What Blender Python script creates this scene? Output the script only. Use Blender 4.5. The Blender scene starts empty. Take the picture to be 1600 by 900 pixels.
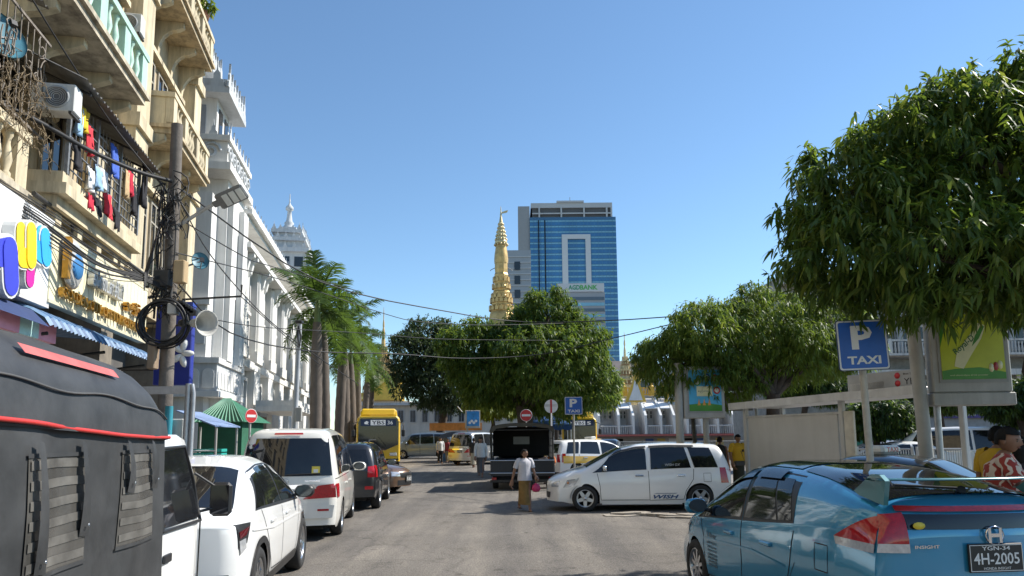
import bpy, bmesh, math, random
import numpy as np
from mathutils import Vector, Matrix, Quaternion
R = math.radians
random.seed(7)
scene = bpy.context.scene
COL = scene.collection
# ------------------------------------------------------------------ camera
EYE = 1.75; FPX = 1110.0; PITCH = R(7.1); ROLL = R(.5); CY = 547
cam_d = bpy.data.cameras.new('camera'); cam = bpy.data.objects.new('camera', cam_d); COL.objects.link(cam)
cam.location = (0, 0, EYE); cam.rotation_euler = (Matrix.Rotation(R(90) + PITCH, 3, 'X') @ Matrix.Rotation(-ROLL, 3, 'Z')).to_euler()
cam_d.sensor_width = 36; cam_d.lens = 36 * FPX / 1600; cam_d.shift_y = 97 / 1600
cam_d.clip_start = 0.05; cam_d.clip_end = 9000
scene.camera = cam
# ------------------------------------------------------------------ sky and sun
SUN_AZ, SUN_EL = R(20), R(43)          # azimuth from +X towards +Y
world = bpy.data.worlds.new('World'); scene.world = world; world.use_nodes = True
wn = world.node_tree; bg = wn.nodes['Background']
sky = wn.nodes.new('ShaderNodeTexSky'); sky.sky_type = 'NISHITA'; sky.sun_disc = False
sky.sun_elevation = SUN_EL; sky.sun_rotation = R(90) - SUN_AZ
sky.air_density = 1.0; sky.dust_density = 0.0; sky.ozone_density = 2.4; sky.altitude = 10
tint = wn.nodes.new('ShaderNodeMix'); tint.data_type = 'RGBA'; tint.blend_type = 'MULTIPLY'; tint.inputs['Factor'].default_value = 1; tint.inputs['B'].default_value = (.88, 1.0, 1.03, 1)
wn.links.new(sky.outputs[0], tint.inputs['A']); wn.links.new(tint.outputs['Result'], bg.inputs[0]); bg.inputs[1].default_value = 0.116
sun_v = Vector((math.cos(SUN_EL) * math.cos(SUN_AZ), math.cos(SUN_EL) * math.sin(SUN_AZ), math.sin(SUN_EL)))
sd = bpy.data.lights.new('sun', 'SUN'); sd.energy = 4.9; sd.angle = R(0.53); sd.color = (1, 0.945, 0.86)
sun = bpy.data.objects.new('sun', sd); COL.objects.link(sun); sun.location = (30, 10, 60)
sun.rotation_mode = 'QUATERNION'; sun.rotation_quaternion = sun_v.to_track_quat('Z', 'Y')
vs = scene.view_settings
vs.view_transform = 'Standard'; vs.look = 'None'; vs.gamma = 1; vs.exposure = 0.62; vs.use_curve_mapping = False
scene.cycles.max_bounces = 6; scene.cycles.diffuse_bounces = 3; scene.cycles.glossy_bounces = 3
scene.cycles.transmission_bounces = 4; scene.cycles.transparent_max_bounces = 6
scene.cycles.caustics_reflective = False; scene.cycles.caustics_refractive = False

# ------------------------------------------------------------------ measuring helpers
_s, _c = math.sin(PITCH), math.cos(PITCH)
def ray(px, py):
    a1, b1 = (px - 800) / FPX, (CY - py) / FPX; cr_, sr_ = math.cos(ROLL), math.sin(ROLL); a, b = a1 * cr_ + b1 * sr_, -a1 * sr_ + b1 * cr_
    return Vector((a, _c - b * _s, _s + b * _c))
def at(px, py, Y):
    d = ray(px, py); return Vector((0, 0, EYE)) + d * (Y / d.y)
def ax(px, Y, py=685): return at(px, py, Y).x
def az(py, Y): return at(800, py, Y).z
def gz(y): return min(max((y - 20) * 0.008, 0.0), 0.32)
def fac(px, py, X0, s):                       # point of a vertical plane X = X0 - s*Y under a photograph pixel
    d = ray(px, py); k = X0 / (d.x + s * d.y); p = Vector((0, 0, EYE)) + d * k
    return p

# ------------------------------------------------------------------ materials
MATS = {}
def M(name, col=(.5, .5, .5), rough=.6, metal=0.0, var=.12, scale=3.0, bump=0.0, bscale=40.0, coat=0.0, spec=.5, emit=0.0, grime=0.0, coords='Object', trans=0.0):
    if name in MATS: return MATS[name]
    m = bpy.data.materials.new(name); m.use_nodes = True; MATS[name] = m
    nt = m.node_tree; b = nt.nodes['Principled BSDF']; L = nt.links.new
    b.inputs['Roughness'].default_value = rough; b.inputs['Metallic'].default_value = metal
    b.inputs['Specular IOR Level'].default_value = spec
    b.inputs['Coat Weight'].default_value = coat; b.inputs['Coat Roughness'].default_value = .04
    tc = nt.nodes.new('ShaderNodeTexCoord')
    no = nt.nodes.new('ShaderNodeTexNoise'); no.inputs['Scale'].default_value = scale; no.inputs['Detail'].default_value = 5
    no.inputs['Roughness'].default_value = .62
    L(tc.outputs[coords], no.inputs['Vector'])
    ra = nt.nodes.new('ShaderNodeValToRGB')
    c = Vector(col)
    ra.color_ramp.elements[0].position = .3; ra.color_ramp.elements[1].position = .72
    ra.color_ramp.elements[0].color = (*[max(0, x * (1 - var)) for x in c], 1)
    ra.color_ramp.elements[1].color = (*[min(1, x * (1 + var)) for x in c], 1)
    L(no.outputs['Fac'], ra.inputs['Fac'])
    out = ra.outputs['Color']
    if grime > 0:                                # streaky dirt: stretched noise
        mp = nt.nodes.new('ShaderNodeMapping'); mp.inputs['Scale'].default_value = (2.2, 2.2, .25)
        L(tc.outputs[coords], mp.inputs['Vector'])
        n2 = nt.nodes.new('ShaderNodeTexNoise'); n2.inputs['Scale'].default_value = 1.6; n2.inputs['Detail'].default_value = 8; n2.inputs['Roughness'].default_value = .7
        L(mp.outputs[0], n2.inputs['Vector'])
        r2 = nt.nodes.new('ShaderNodeValToRGB'); r2.color_ramp.elements[0].position = .44; r2.color_ramp.elements[1].position = .7
        L(n2.outputs['Fac'], r2.inputs['Fac'])
        mx = nt.nodes.new('ShaderNodeMix'); mx.data_type = 'RGBA'
        mu = nt.nodes.new('ShaderNodeMath'); mu.operation = 'MULTIPLY'; mu.inputs[1].default_value = grime
        L(r2.outputs['Color'], mu.inputs[0]); L(mu.outputs[0], mx.inputs['Factor'])
        L(out, mx.inputs['A']); mx.inputs['B'].default_value = (.09, .075, .06, 1)
        out = mx.outputs['Result']
    L(out, b.inputs['Base Color'])
    if bump > 0:
        n3 = nt.nodes.new('ShaderNodeTexNoise'); n3.inputs['Scale'].default_value = bscale; n3.inputs['Detail'].default_value = 4
        L(tc.outputs[coords], n3.inputs['Vector'])
        bp = nt.nodes.new('ShaderNodeBump'); bp.inputs['Strength'].default_value = bump; bp.inputs['Distance'].default_value = .02
        L(n3.outputs['Fac'], bp.inputs['Height']); L(bp.outputs[0], b.inputs['Normal'])
    if emit > 0:
        b.inputs['Emission Color'].default_value = (*col, 1); b.inputs['Emission Strength'].default_value = emit
    if trans > 0: b.inputs['Transmission Weight'].default_value = trans
    return m
def leaf_mat(name, col, tcol, var=.35):
    if name in MATS: return MATS[name]
    m = bpy.data.materials.new(name); m.use_nodes = True; MATS[name] = m
    nt = m.node_tree; b = nt.nodes['Principled BSDF']; L = nt.links.new; o = nt.nodes['Material Output']
    tc = nt.nodes.new('ShaderNodeTexCoord'); no = nt.nodes.new('ShaderNodeTexNoise'); no.inputs['Scale'].default_value = 1.7; no.inputs['Detail'].default_value = 8
    no.inputs['Roughness'].default_value = .8
    L(tc.outputs['Object'], no.inputs['Vector'])
    ra = nt.nodes.new('ShaderNodeValToRGB'); ra.color_ramp.elements[0].position = .35; ra.color_ramp.elements[1].position = .68
    ra.color_ramp.elements[0].color = (*[x * (1 - var) for x in col], 1); ra.color_ramp.elements[1].color = (*[x * (1 + var) for x in col], 1)
    L(no.outputs['Fac'], ra.inputs['Fac']); L(ra.outputs[0], b.inputs['Base Color'])
    b.inputs['Roughness'].default_value = .5; b.inputs['Specular IOR Level'].default_value = .25
    tr = nt.nodes.new('ShaderNodeBsdfTranslucent'); tr.inputs['Color'].default_value = (*tcol, 1)
    mx = nt.nodes.new('ShaderNodeMixShader'); mx.inputs[0].default_value = .3
    L(b.outputs[0], mx.inputs[1]); L(tr.outputs[0], mx.inputs[2]); L(mx.outputs[0], o.inputs['Surface'])
    return m

# ------------------------------------------------------------------ mesh helpers
class MB:
    def __init__(s): s.v = []; s.f = []; s.m = []; s.s = []
    def add(s, vs_, fs, mat=0, sm=False):
        n = len(s.v); s.v += [tuple(p) for p in vs_]
        for f in fs: s.f.append([i + n for i in f]); s.m.append(mat); s.s.append(sm)
        return s
    def box(s, x0, x1, y0, y1, z0, z1, mat=0, X=None):
        p = [(x, y, z) for z in (z0, z1) for y in (y0, y1) for x in (x0, x1)]
        if X is not None: p = [X @ Vector(q) for q in p]
        return s.add(p, [(0, 2, 3, 1), (4, 5, 7, 6), (0, 1, 5, 4), (2, 6, 7, 3), (0, 4, 6, 2), (1, 3, 7, 5)], mat)
    def bbox(s, x0, x1, y0, y1, z0, z1, b=.02, mat=0, X=None):   # box with chamfered upright and top edges
        P = [(x0 + b, y0), (x1 - b, y0), (x1, y0 + b), (x1, y1 - b), (x1 - b, y1), (x0 + b, y1), (x0, y1 - b), (x0, y0 + b)]
        cx, cy = (x0 + x1) / 2, (y0 + y1) / 2
        def ring(k, z): return [(cx + (x - cx) * (1 - k / max(1e-6, (x1 - x0) / 2)), cy + (y - cy) * (1 - k / max(1e-6, (y1 - y0) / 2)), z) for x, y in P]
        vs_ = ring(b, z0) + ring(0, z0 + b) + ring(0, z1 - b) + ring(b, z1)
        if X is not None: vs_ = [X @ Vector(q) for q in vs_]
        fs = [tuple(range(7, -1, -1)), tuple(range(24, 32))]
        for r in range(3):
            for i in range(8): j = (i + 1) % 8; fs.append((r * 8 + i, r * 8 + j, r * 8 + 8 + j, r * 8 + 8 + i))
        return s.add(vs_, fs, mat)
    def tube(s, pts, r, n=6, mat=0, cap=True, sm=True):
        pts = [Vector(p) for p in pts]; rr = r if isinstance(r, (list, tuple)) else [r] * len(pts)
        vs_ = []; fs = []; up = None
        for i, p in enumerate(pts):
            t = (pts[min(i + 1, len(pts) - 1)] - pts[max(i - 1, 0)])
            if t.length < 1e-9: t = Vector((0, 0, 1))
            t.normalize()
            if up is None: up = Vector((0, 0, 1)) if abs(t.z) < .9 else Vector((1, 0, 0))
            a = t.cross(up).normalized(); b_ = a.cross(t).normalized(); up = b_
            for k in range(n):
                an = 2 * math.pi * k / n; vs_.append(p + (a * math.cos(an) + b_ * math.sin(an)) * rr[i])
        for i in range(len(pts) - 1):
            for k in range(n): k2 = (k + 1) % n; fs.append((i * n + k, i * n + k2, (i + 1) * n + k2, (i + 1) * n + k))
        s.add(vs_, fs, mat, sm)
        if cap: s.add(vs_[:n], [tuple(range(n))], mat); s.add(vs_[-n:], [tuple(range(n - 1, -1, -1))], mat)
        return s
    def lathe(s, prof, n=16, X=None, mat=0, sm=True, a0=0.0, a1=2 * math.pi):
        full = abs(a1 - a0 - 2 * math.pi) < 1e-6; k = n if full else n + 1; vs_ = []
        for r, z in prof:
            for i in range(k):
                an = a0 + (a1 - a0) * i / n; vs_.append(Vector((r * math.cos(an), r * math.sin(an), z)))
        if X is not None: vs_ = [X @ q for q in vs_]
        fs = []
        for j in range(len(prof) - 1):
            for i in range(n):
                i2 = (i + 1) % k; fs.append((j * k + i, j * k + i2, (j + 1) * k + i2, (j + 1) * k + i))
        return s.add(vs_, fs, mat, sm)
    def prism(s, poly, d0, d1, X=None, mat=0):     # polygon in local (x, y), extruded along z
        n = len(poly); vs_ = [Vector((x, y, d0)) for x, y in poly] + [Vector((x, y, d1)) for x, y in poly]
        if X is not None: vs_ = [X @ q for q in vs_]
        fs = [tuple(range(n - 1, -1, -1)), tuple(range(n, 2 * n))] + [(i, (i + 1) % n, n + (i + 1) % n, n + i) for i in range(n)]
        return s.add(vs_, fs, mat)
    def grid(s, P, mat=0, sm=True, flip=False):    # P: rows of points
        nr, nc = len(P), len(P[0]); vs_ = [p for row in P for p in row]; fs = []
        for i in range(nr - 1):
            for j in range(nc - 1):
                q = (i * nc + j, i * nc + j + 1, (i + 1) * nc + j + 1, (i + 1) * nc + j); fs.append(q[::-1] if flip else q)
        return s.add(vs_, fs, mat, sm)
    def mesh(s, name, mats):
        me = bpy.data.meshes.new(name); me.from_pydata(s.v, [], s.f)
        for m in (mats if isinstance(mats, (list, tuple)) else [mats]): me.materials.append(m)
        me.polygons.foreach_set('material_index', s.m); me.polygons.foreach_set('use_smooth', s.s); me.update(); return me
    def build(s, name, mats, parent=None, loc=None, rz=None): return put(name, s.mesh(name, mats), parent, loc, rz)
def put(name, me, parent=None, loc=None, rz=None, X=None):
    o = bpy.data.objects.new(name, me); COL.objects.link(o)
    if parent: o.parent = parent
    if X is not None: o.matrix_local = X
    else:
        if loc is not None: o.location = loc
        if rz is not None: o.rotation_euler.z = rz
    return o
def tag(o, label=None, cat=None, group=None, kind=None):
    if label: o['label'] = label
    if cat: o['category'] = cat
    if group: o['group'] = group
    if kind: o['kind'] = kind
    return o
def thing(name, label, cat, loc=(0, 0, 0), rz=0.0, group=None):
    o = bpy.data.objects.new(name, None); COL.objects.link(o); o.location = loc; o.rotation_euler.z = rz
    o.empty_display_size = .2
    return tag(o, label, cat, group)
def dup(o, parent=None):
    c = o.copy(); COL.objects.link(c); c.parent = parent
    for ch in o.children: dup(ch, c)
    return c
def T(x=0, y=0, z=0): return Matrix.Translation((x, y, z))
def RX(a): return Matrix.Rotation(a, 4, 'X')
def RY(a): return Matrix.Rotation(a, 4, 'Y')
def RZ(a): return Matrix.Rotation(a, 4, 'Z')
def SC(x, y, z): return Matrix.Diagonal((x, y, z, 1))
FONT = None
def text_mesh(txt, size=1.0, depth=.004, width=None, height=None, bold=0.0, align='CENTER', res=2, shear=0.0):
    cu = bpy.data.curves.new('lettering', 'FONT'); cu.body = txt; cu.size = size; cu.extrude = depth; cu.offset = bold
    cu.align_x = align; cu.align_y = 'CENTER'; cu.resolution_u = res; cu.shear = shear
    o = bpy.data.objects.new('lettering', cu); me = bpy.data.meshes.new_from_object(o)
    bpy.data.objects.remove(o); bpy.data.curves.remove(cu)
    n = len(me.vertices)
    if n:
        co = np.empty(n * 3); me.vertices.foreach_get('co', co); co = co.reshape(-1, 3)
        lo, hi = co.min(0), co.max(0); c = (lo + hi) / 2
        if align == 'CENTER': co[:, :2] -= c[:2]
        if width: co[:, 0] *= width / max(1e-6, hi[0] - lo[0])
        if height: co[:, 1] *= height / max(1e-6, hi[1] - lo[1])
        me.vertices.foreach_set('co', co.ravel()); me.update()
    return me
def lettering(txt, mat, parent, X, name='lettering', **k):
    me = text_mesh(txt, **k); me.materials.clear(); me.materials.append(mat); me.name = name
    return put(name, me, parent, X=X)
# frame whose local x runs right, y up, z towards the viewer, for a sign facing direction `ang` (angle of its normal in plan)
def face(ang, loc=(0, 0, 0)):
    n = Vector((math.cos(ang), math.sin(ang), 0)); u = Vector((0, 0, 1)); r = u.cross(n)
    m = Matrix(((r.x, u.x, n.x, loc[0]), (r.y, u.y, n.y, loc[1]), (r.z, u.z, n.z, loc[2]), (0, 0, 0, 1))); return m

# common materials
ASPH = M('asphalt', (.135, .128, .122), .86, var=.2, scale=.6, bump=.55, bscale=55)
CONC = M('concrete', (.33, .32, .30), .85, var=.16, scale=2.5, bump=.25, bscale=30, grime=.4)
DARKGL = M('dark_glass', (.012, .013, .015), .03, var=.3, spec=.7)
BLACKP = M('black_plastic', (.018, .018, .019), .45, var=.2)
RUBBER = M('rubber', (.02, .02, .02), .8, var=.25, scale=8)
CHROME = M('chrome', (.75, .76, .78), .12, 1.0, var=.04)
ALLOY = M('alloy', (.55, .56, .58), .28, 1.0, var=.08)
STEEL = M('galvanised_steel', (.45, .46, .47), .45, .75, var=.18, scale=6, grime=.25)
GREYPOST = M('grey_painted_post', (.42, .41, .38), .55, var=.1, grime=.3)
WHITE = M('white_paint', (.78, .78, .76), .5, var=.05, grime=.15)
RED = M('red_paint', (.55, .03, .03), .4, var=.08)
BLUEP = M('sign_blue', (.015, .09, .42), .4, var=.06)
DKINT = M('dark_interior', (.012, .012, .012), .9, var=.2)
REDLAMP = M('red_lamp', (.42, .012, .018), .1, var=.25, scale=30, coat=.6)
CLEARLAMP = M('clear_lamp', (.62, .64, .66), .1, .45, var=.2, scale=30, coat=.8)
BLACKCABLE = M('black_cable', (.015, .015, .016), .6, var=.2)
# ================================================================== ground
def asphalt_detail():
    m = bpy.data.materials.new('worn_asphalt'); m.use_nodes = True
    nt = m.node_tree; b = nt.nodes['Principled BSDF']; L = nt.links.new
    tc = nt.nodes.new('ShaderNodeTexCoord')
    def noise(sc, det=4, ro=.6, stretch=None):
        n = nt.nodes.new('ShaderNodeTexNoise'); n.inputs['Scale'].default_value = sc; n.inputs['Detail'].default_value = det; n.inputs['Roughness'].default_value = ro
        if stretch:
            mp = nt.nodes.new('ShaderNodeMapping'); mp.inputs['Scale'].default_value = stretch; mp.inputs['Rotation'].default_value = (0, 0, R(8)); L(tc.outputs['Object'], mp.inputs[0]); L(mp.outputs[0], n.inputs['Vector'])
        else: L(tc.outputs['Object'], n.inputs['Vector'])
        return n.outputs['Fac']
    def ramp(x, p0, p1, c0, c1):
        r = nt.nodes.new('ShaderNodeValToRGB'); r.color_ramp.elements[0].position = p0; r.color_ramp.elements[1].position = p1
        r.color_ramp.elements[0].color = (*c0, 1); r.color_ramp.elements[1].color = (*c1, 1); L(x, r.inputs[0]); return r.outputs[0]
    def mix(t, f, a, bb):
        x = nt.nodes.new('ShaderNodeMix'); x.data_type = 'RGBA'; x.blend_type = t
        if isinstance(f, float): x.inputs['Factor'].default_value = f
        else: L(f, x.inputs['Factor'])
        L(a, x.inputs['A'])
        if isinstance(bb, tuple): x.inputs['B'].default_value = (*bb, 1)
        else: L(bb, x.inputs['B'])
        return x.outputs['Result']
    base = ramp(noise(.35, 6, .65), .32, .7, (.15, .139, .124), (.23, .213, .19))
    streak = ramp(noise(1.1, 5, .7, (1.6, .22, 1)), .35, .7, (.72, .72, .73), (1.12, 1.1, 1.06))
    c = mix('MULTIPLY', 1.0, base, streak)
    agg = ramp(noise(48, 4, .8), .36, .66, (.42, .42, .44), (1.62, 1.59, 1.54)); c = mix('MULTIPLY', 1.0, c, agg)
    chips = ramp(noise(27, 2, .6), .6, .72, (0, 0, 0), (1, 1, 1)); c = mix('MIX', chips, c, (.27, .255, .23))
    vo = nt.nodes.new('ShaderNodeTexVoronoi'); vo.feature = 'DISTANCE_TO_EDGE'; vo.inputs['Scale'].default_value = .55
    wn_ = nt.nodes.new('ShaderNodeTexNoise'); wn_.inputs['Scale'].default_value = 2.5; wn_.inputs['Detail'].default_value = 6
    L(tc.outputs['Object'], wn_.inputs['Vector'])
    va = nt.nodes.new('ShaderNodeMix'); va.data_type = 'RGBA'; va.inputs['Factor'].default_value = .22; L(tc.outputs['Object'], va.inputs['A']); L(wn_.outputs['Color'], va.inputs['B'])
    L(va.outputs['Result'], vo.inputs['Vector'])
    crack = ramp(vo.outputs['Distance'], .004, .014, (.42, .42, .42), (1, 1, 1)); c = mix('MULTIPLY', .3, c, crack)
    stain = ramp(noise(.8, 7, .75), .56, .7, (1, 1, 1), (.5, .49, .48)); c = mix('MULTIPLY', .8, c, stain)
    tyre = ramp(noise(.9, 3, .5, (1.2, .06, 1)), .42, .62, (.82, .82, .83), (1.1, 1.09, 1.07)); c = mix('MULTIPLY', 1.0, c, tyre)
    spots = ramp(noise(3.2, 2, .5), .68, .72, (1, 1, 1), (.62, .61, .6)); c = mix('MULTIPLY', .9, c, spots)
    L(c, b.inputs['Base Color']); b.inputs['Roughness'].default_value = .82; b.inputs['Specular IOR Level'].default_value = .35
    bp = nt.nodes.new('ShaderNodeBump'); bp.inputs['Strength'].default_value = .7; bp.inputs['Distance'].default_value = .02
    L(noise(60, 3, .8), bp.inputs['Height']); L(bp.outputs[0], b.inputs['Normal'])
    return m
WORN = asphalt_detail()
def sheet(name, x0, x1, ys, dz, mat):
    mb = MB()
    for a, b_ in zip(ys[:-1], ys[1:]):
        mb.add([(x0, a, gz(a) + dz), (x1, a, gz(a) + dz), (x1, b_, gz(b_) + dz), (x0, b_, gz(b_) + dz)], [(0, 1, 2, 3)])
    return tag(mb.build(name, mat), kind='structure')
sheet('ground', -4000, 4000, [-300, 20, 60, 5000], 0, M('far_ground', (.11, .105, .1), .9, var=.2, scale=.05))
sheet('road', -60, 90, [-25, 20, 60, 118], .004, WORN)
PAVE = M('pavement_concrete', (.27, .255, .235), .88, var=.22, scale=1.4, bump=.3, bscale=35, grime=.45)
def pavement(name, poly, h=.12):
    ys = sorted({p[1] for p in poly} | {20, 60}); mb = MB(); n = len(poly)
    top = [(x, y, gz(y) + h) for x, y in poly]; bot = [(x, y, gz(y) - .05) for x, y in poly]
    mb.add(top + bot, [tuple(range(n))] + [(i, n + i, n + (i + 1) % n, (i + 1) % n) for i in range(n)])
    return tag(mb.build(name, PAVE), kind='structure')
def kx(y): return -5.35 - .15 * (y - 12.6)
pavement('pavement', [(kx(-4), -4), (kx(20), 20), (-6.1 - .2 * 20, 20), (-6.1 + .8, -4)])
pavement('pavement', [(kx(20), 20.0), (kx(60), 60), (-19.6, 60), (-10.4, 20.0)])
pavement('pavement', [(4.42, 1.0), (10, 1.0), (10, 8.7), (4.36, 8.7), (4.3, 8.5), (4.3, 6.0)])
pavement('pavement', [(6.0, 19.6), (6.6, 12.9), (12.5, 12.9), (12.0, 30), (11, 44), (8.2, 44), (6.6, 27)])
pavement('pavement', [(.6 + 1.7 * math.cos(a), 33.4 + 1.9 * math.sin(a)) for a in [i * math.pi / 6 for i in range(12)]])
for i in range(26):
    y0 = -4 + i * 2.5; y1 = y0 + 2.46
    a = MB(); za, zb = gz(y0), gz(y1)
    a.add([(kx(y0) + .005, y0, za - .02), (kx(y0) + .16, y0, za - .02), (kx(y1) + .16, y1, zb - .02), (kx(y1) + .005, y1, zb - .02),
           (kx(y0) + .005, y0, za + .125), (kx(y0) + .14, y0, za + .125), (kx(y1) + .14, y1, zb + .125), (kx(y1) + .005, y1, zb + .125)],
          [(4, 5, 6, 7), (0, 1, 5, 4), (1, 2, 6, 5), (2, 3, 7, 6), (3, 0, 4, 7)])
    if i == 0: kroot = tag(a.build('kerb', CONC), kind='structure')
    else: a.build('kerb_stone', CONC, kroot)
# broken paving slabs lying beside the parked white wagon
rs = random.Random(3)
slab0 = None; STONE = M('broken_stone', (.3, .265, .22), .9, var=.3, scale=3, bump=.5, bscale=18)
for i in range(26):
    t = i / 25; x = 2.5 + 3.9 * t + rs.uniform(-.12, .12); y = 16.35 - .45 * t + rs.uniform(-.42, .3)
    n = rs.choice([5, 6, 6, 7]); r = rs.uniform(.16, .36); ph = rs.uniform(0, 6)
    poly = [(1.35 * r * math.cos(ph + k * 2 * math.pi / n) * rs.uniform(.75, 1.1), r * .8 * math.sin(ph + k * 2 * math.pi / n) * rs.uniform(.75, 1.1)) for k in range(n)]
    mb = MB().prism(poly, -.02, rs.uniform(.025, .07), X=RX(rs.uniform(-.06, .06)) @ RY(rs.uniform(-.05, .05)))
    if slab0 is None:
        slab0 = thing('paving_rubble', 'strip of broken paving slabs on the asphalt beside the white wagon', 'paving', (0, 0, 0))
    mb.build('slab', STONE, slab0, (x, y, .0))

# ================================================================== yellow apartment building (left)
AX0, AS = -6.4, .2
AU = Vector((-AS, 1, 0)).normalized(); ANG_A = math.atan2(AU.y, AU.x)
def AF(px, py, off=0.0):                # (u, z) on the facade plane pushed out by off
    p = fac(px, py, AX0 + off * math.hypot(1, AS), AS); return (p - Vector((AX0, 0, 0))).dot(AU), p.z
CREAM = M('cream_plaster', (.52, .42, .27), .85, var=.2, scale=1.1, bump=.2, bscale=14, grime=.75)
CREAM2 = M('pale_cream_plaster', (.62, .53, .36), .85, var=.16, scale=1.3, bump=.16, bscale=14, grime=.6)
STAINED = M('stained_plaster', (.5, .44, .33), .9, var=.3, scale=2.2, bump=.25, bscale=12, grime=.8)
SHUT = M('window_shutter', (.17, .16, .14), .7, var=.2)
PALEGRN = M('pale_green_paint', (.42, .62, .52), .6, var=.12, grime=.3)
DKIRON = M('dark_iron', (.05, .048, .045), .6, .3, var=.3, scale=10)
GRYIRON = M('grey_iron', (.23, .24, .25), .5, .4, var=.2, scale=10)
CORR = M('corrugated_sheet', (.16, .16, .155), .6, .35, var=.3, scale=3, grime=.4)
A = thing('apartment_building', 'cream yellow apartment building with balconies above the restaurant signs', 'building', (AX0, 0, 0), ANG_A)
ZT = 23
def ab(name, mat, *boxes, parent=A):
    mb = MB()
    for b_ in boxes: mb.box(*b_)
    return mb.build(name, mat, parent)
# body: shop level set back under the first floor, upper wall flush; y < 0 is towards the street
ab('wall', CREAM, (-9, 23.5, 0, 11, 5.3, ZT))
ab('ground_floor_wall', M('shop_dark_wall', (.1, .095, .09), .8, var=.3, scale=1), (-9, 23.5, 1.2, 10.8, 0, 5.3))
for u in (-8.8, -3, 3.2, 8.6, 12.6, 17.4, 22.9): ab('shop_pier', M('shade_toned_grimy_pier', (.2, .17, .13), .85, var=.3, grime=.5), (u - .3, u + .5, .05, 1.4, 0, 5.3))  # base colour darkened to stand in for shop-level shade; grime streaks on top
# shop fronts: dark glass panels and shutters
for i, u in enumerate((3.9, 6.4, 9.3, 10.9, 13.3, 15.2, 18.0, 19.6, 21.1)):
    ab('shop_front', [SHUT, DARKGL, M('shop_shutter_grey', (.3, .3, .31), .6, var=.15, scale=8)][i % 3], (u, u + 1.7, 1.08, 1.19, .12, 3.1 + .2 * (i % 2)))
# pilasters
for u0, u1, off in ((10.5, 10.85, .12), (15.1, 15.7, .28), (17.2, 18.2, .42), (22.7, 23.55, .42)):
    ab('pilaster', CREAM2, (u0, u1, -off, .01, 5.32, ZT - .2)); 
    for z in (5.6, 9.6, 13.5): ab('pilaster_band', CREAM2, (u0 - .08, u1 + .08, -off - .1, -.003, z, z + .35))
# windows and doors on the wall (frame + pane + shutters)
def a_window(u, z, w=1.1, h=2.2, door=False):
    f = ab('window', M('window_frame_wood', (.34, .31, .25), .7, var=.2), (u, u + w, -.06, -.004, z, z + .07), (u, u + w, -.06, -.004, z + h - .07, z + h), (u, u + .07, -.06, -.004, z + .07, z + h - .07), (u + w - .07, u + w, -.06, -.004, z + .07, z + h - .07), (u + w / 2 - .03, u + w / 2 + .03, -.055, -.004, z + .07, z + h - .07), (u + .07, u + w - .07, -.05, -.004, z + h * .72, z + h * .72 + .05))
    for k in (0, 1):
        ab('pane', DARKGL, (u + .075 + k * w / 2 - (.045 if k else 0), u + (k + 1) * w / 2 - (.04 if not k else .075), -.03, -.006, z + .075, z + h - .075), parent=f)
    ab('sill', CREAM2, (u - .1, u + w + .1, -.16, -.07, z - .1, z), parent=f)
    ab('hood', CREAM2, (u - .15, u + w + .15, -.2, -.005, z + h + .1, z + h + .25), parent=f)
for z in (6.4, 10.3, 14.3, 18.2):
    for u in (-6, -3.5, -.6, 2.2, 5.0, 7.6, 11.4, 13.2, 15.9, 18.7, 20.0, 21.3): a_window(u, z, .95, 2.2)
ab('cornice', CREAM2, (-9.2, 23.8, -.7, .3, ZT, ZT + .5))
# balusters share a lathe mesh
bal_me = MB().lathe([(.075, 0), (.075, .06), (.045, .1), (.085, .26), (.06, .42), (.04, .52), (.05, .6), (.075, .64), (.075, .7)], 8).mesh('baluster', CREAM2)
balg_me = MB().lathe([(.075, 0), (.075, .06), (.045, .1), (.085, .26), (.06, .42), (.04, .52), (.05, .6), (.075, .64), (.075, .7)], 8).mesh('baluster', PALEGRN)
def bracket(parent, u, z, dep=.8, mat=CREAM2):
    poly = [(0, 0), (-dep, 0), (-dep, -.14), (-dep * .82, -.22)] + [(-dep * (.74 - .62 * math.sin(k * math.pi / 12)), -.25 - .75 * (1 - math.cos(k * math.pi / 12))) for k in range(7)] + [(0, -1.1)]
    X = T(u, 0, z) @ Matrix(((0, 0, 1, 0), (1, 0, 0, 0), (0, 1, 0, 0), (0, 0, 0, 1)))
    return MB().prism(poly, -.09, .09, X=X).build('bracket', mat, parent)
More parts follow.
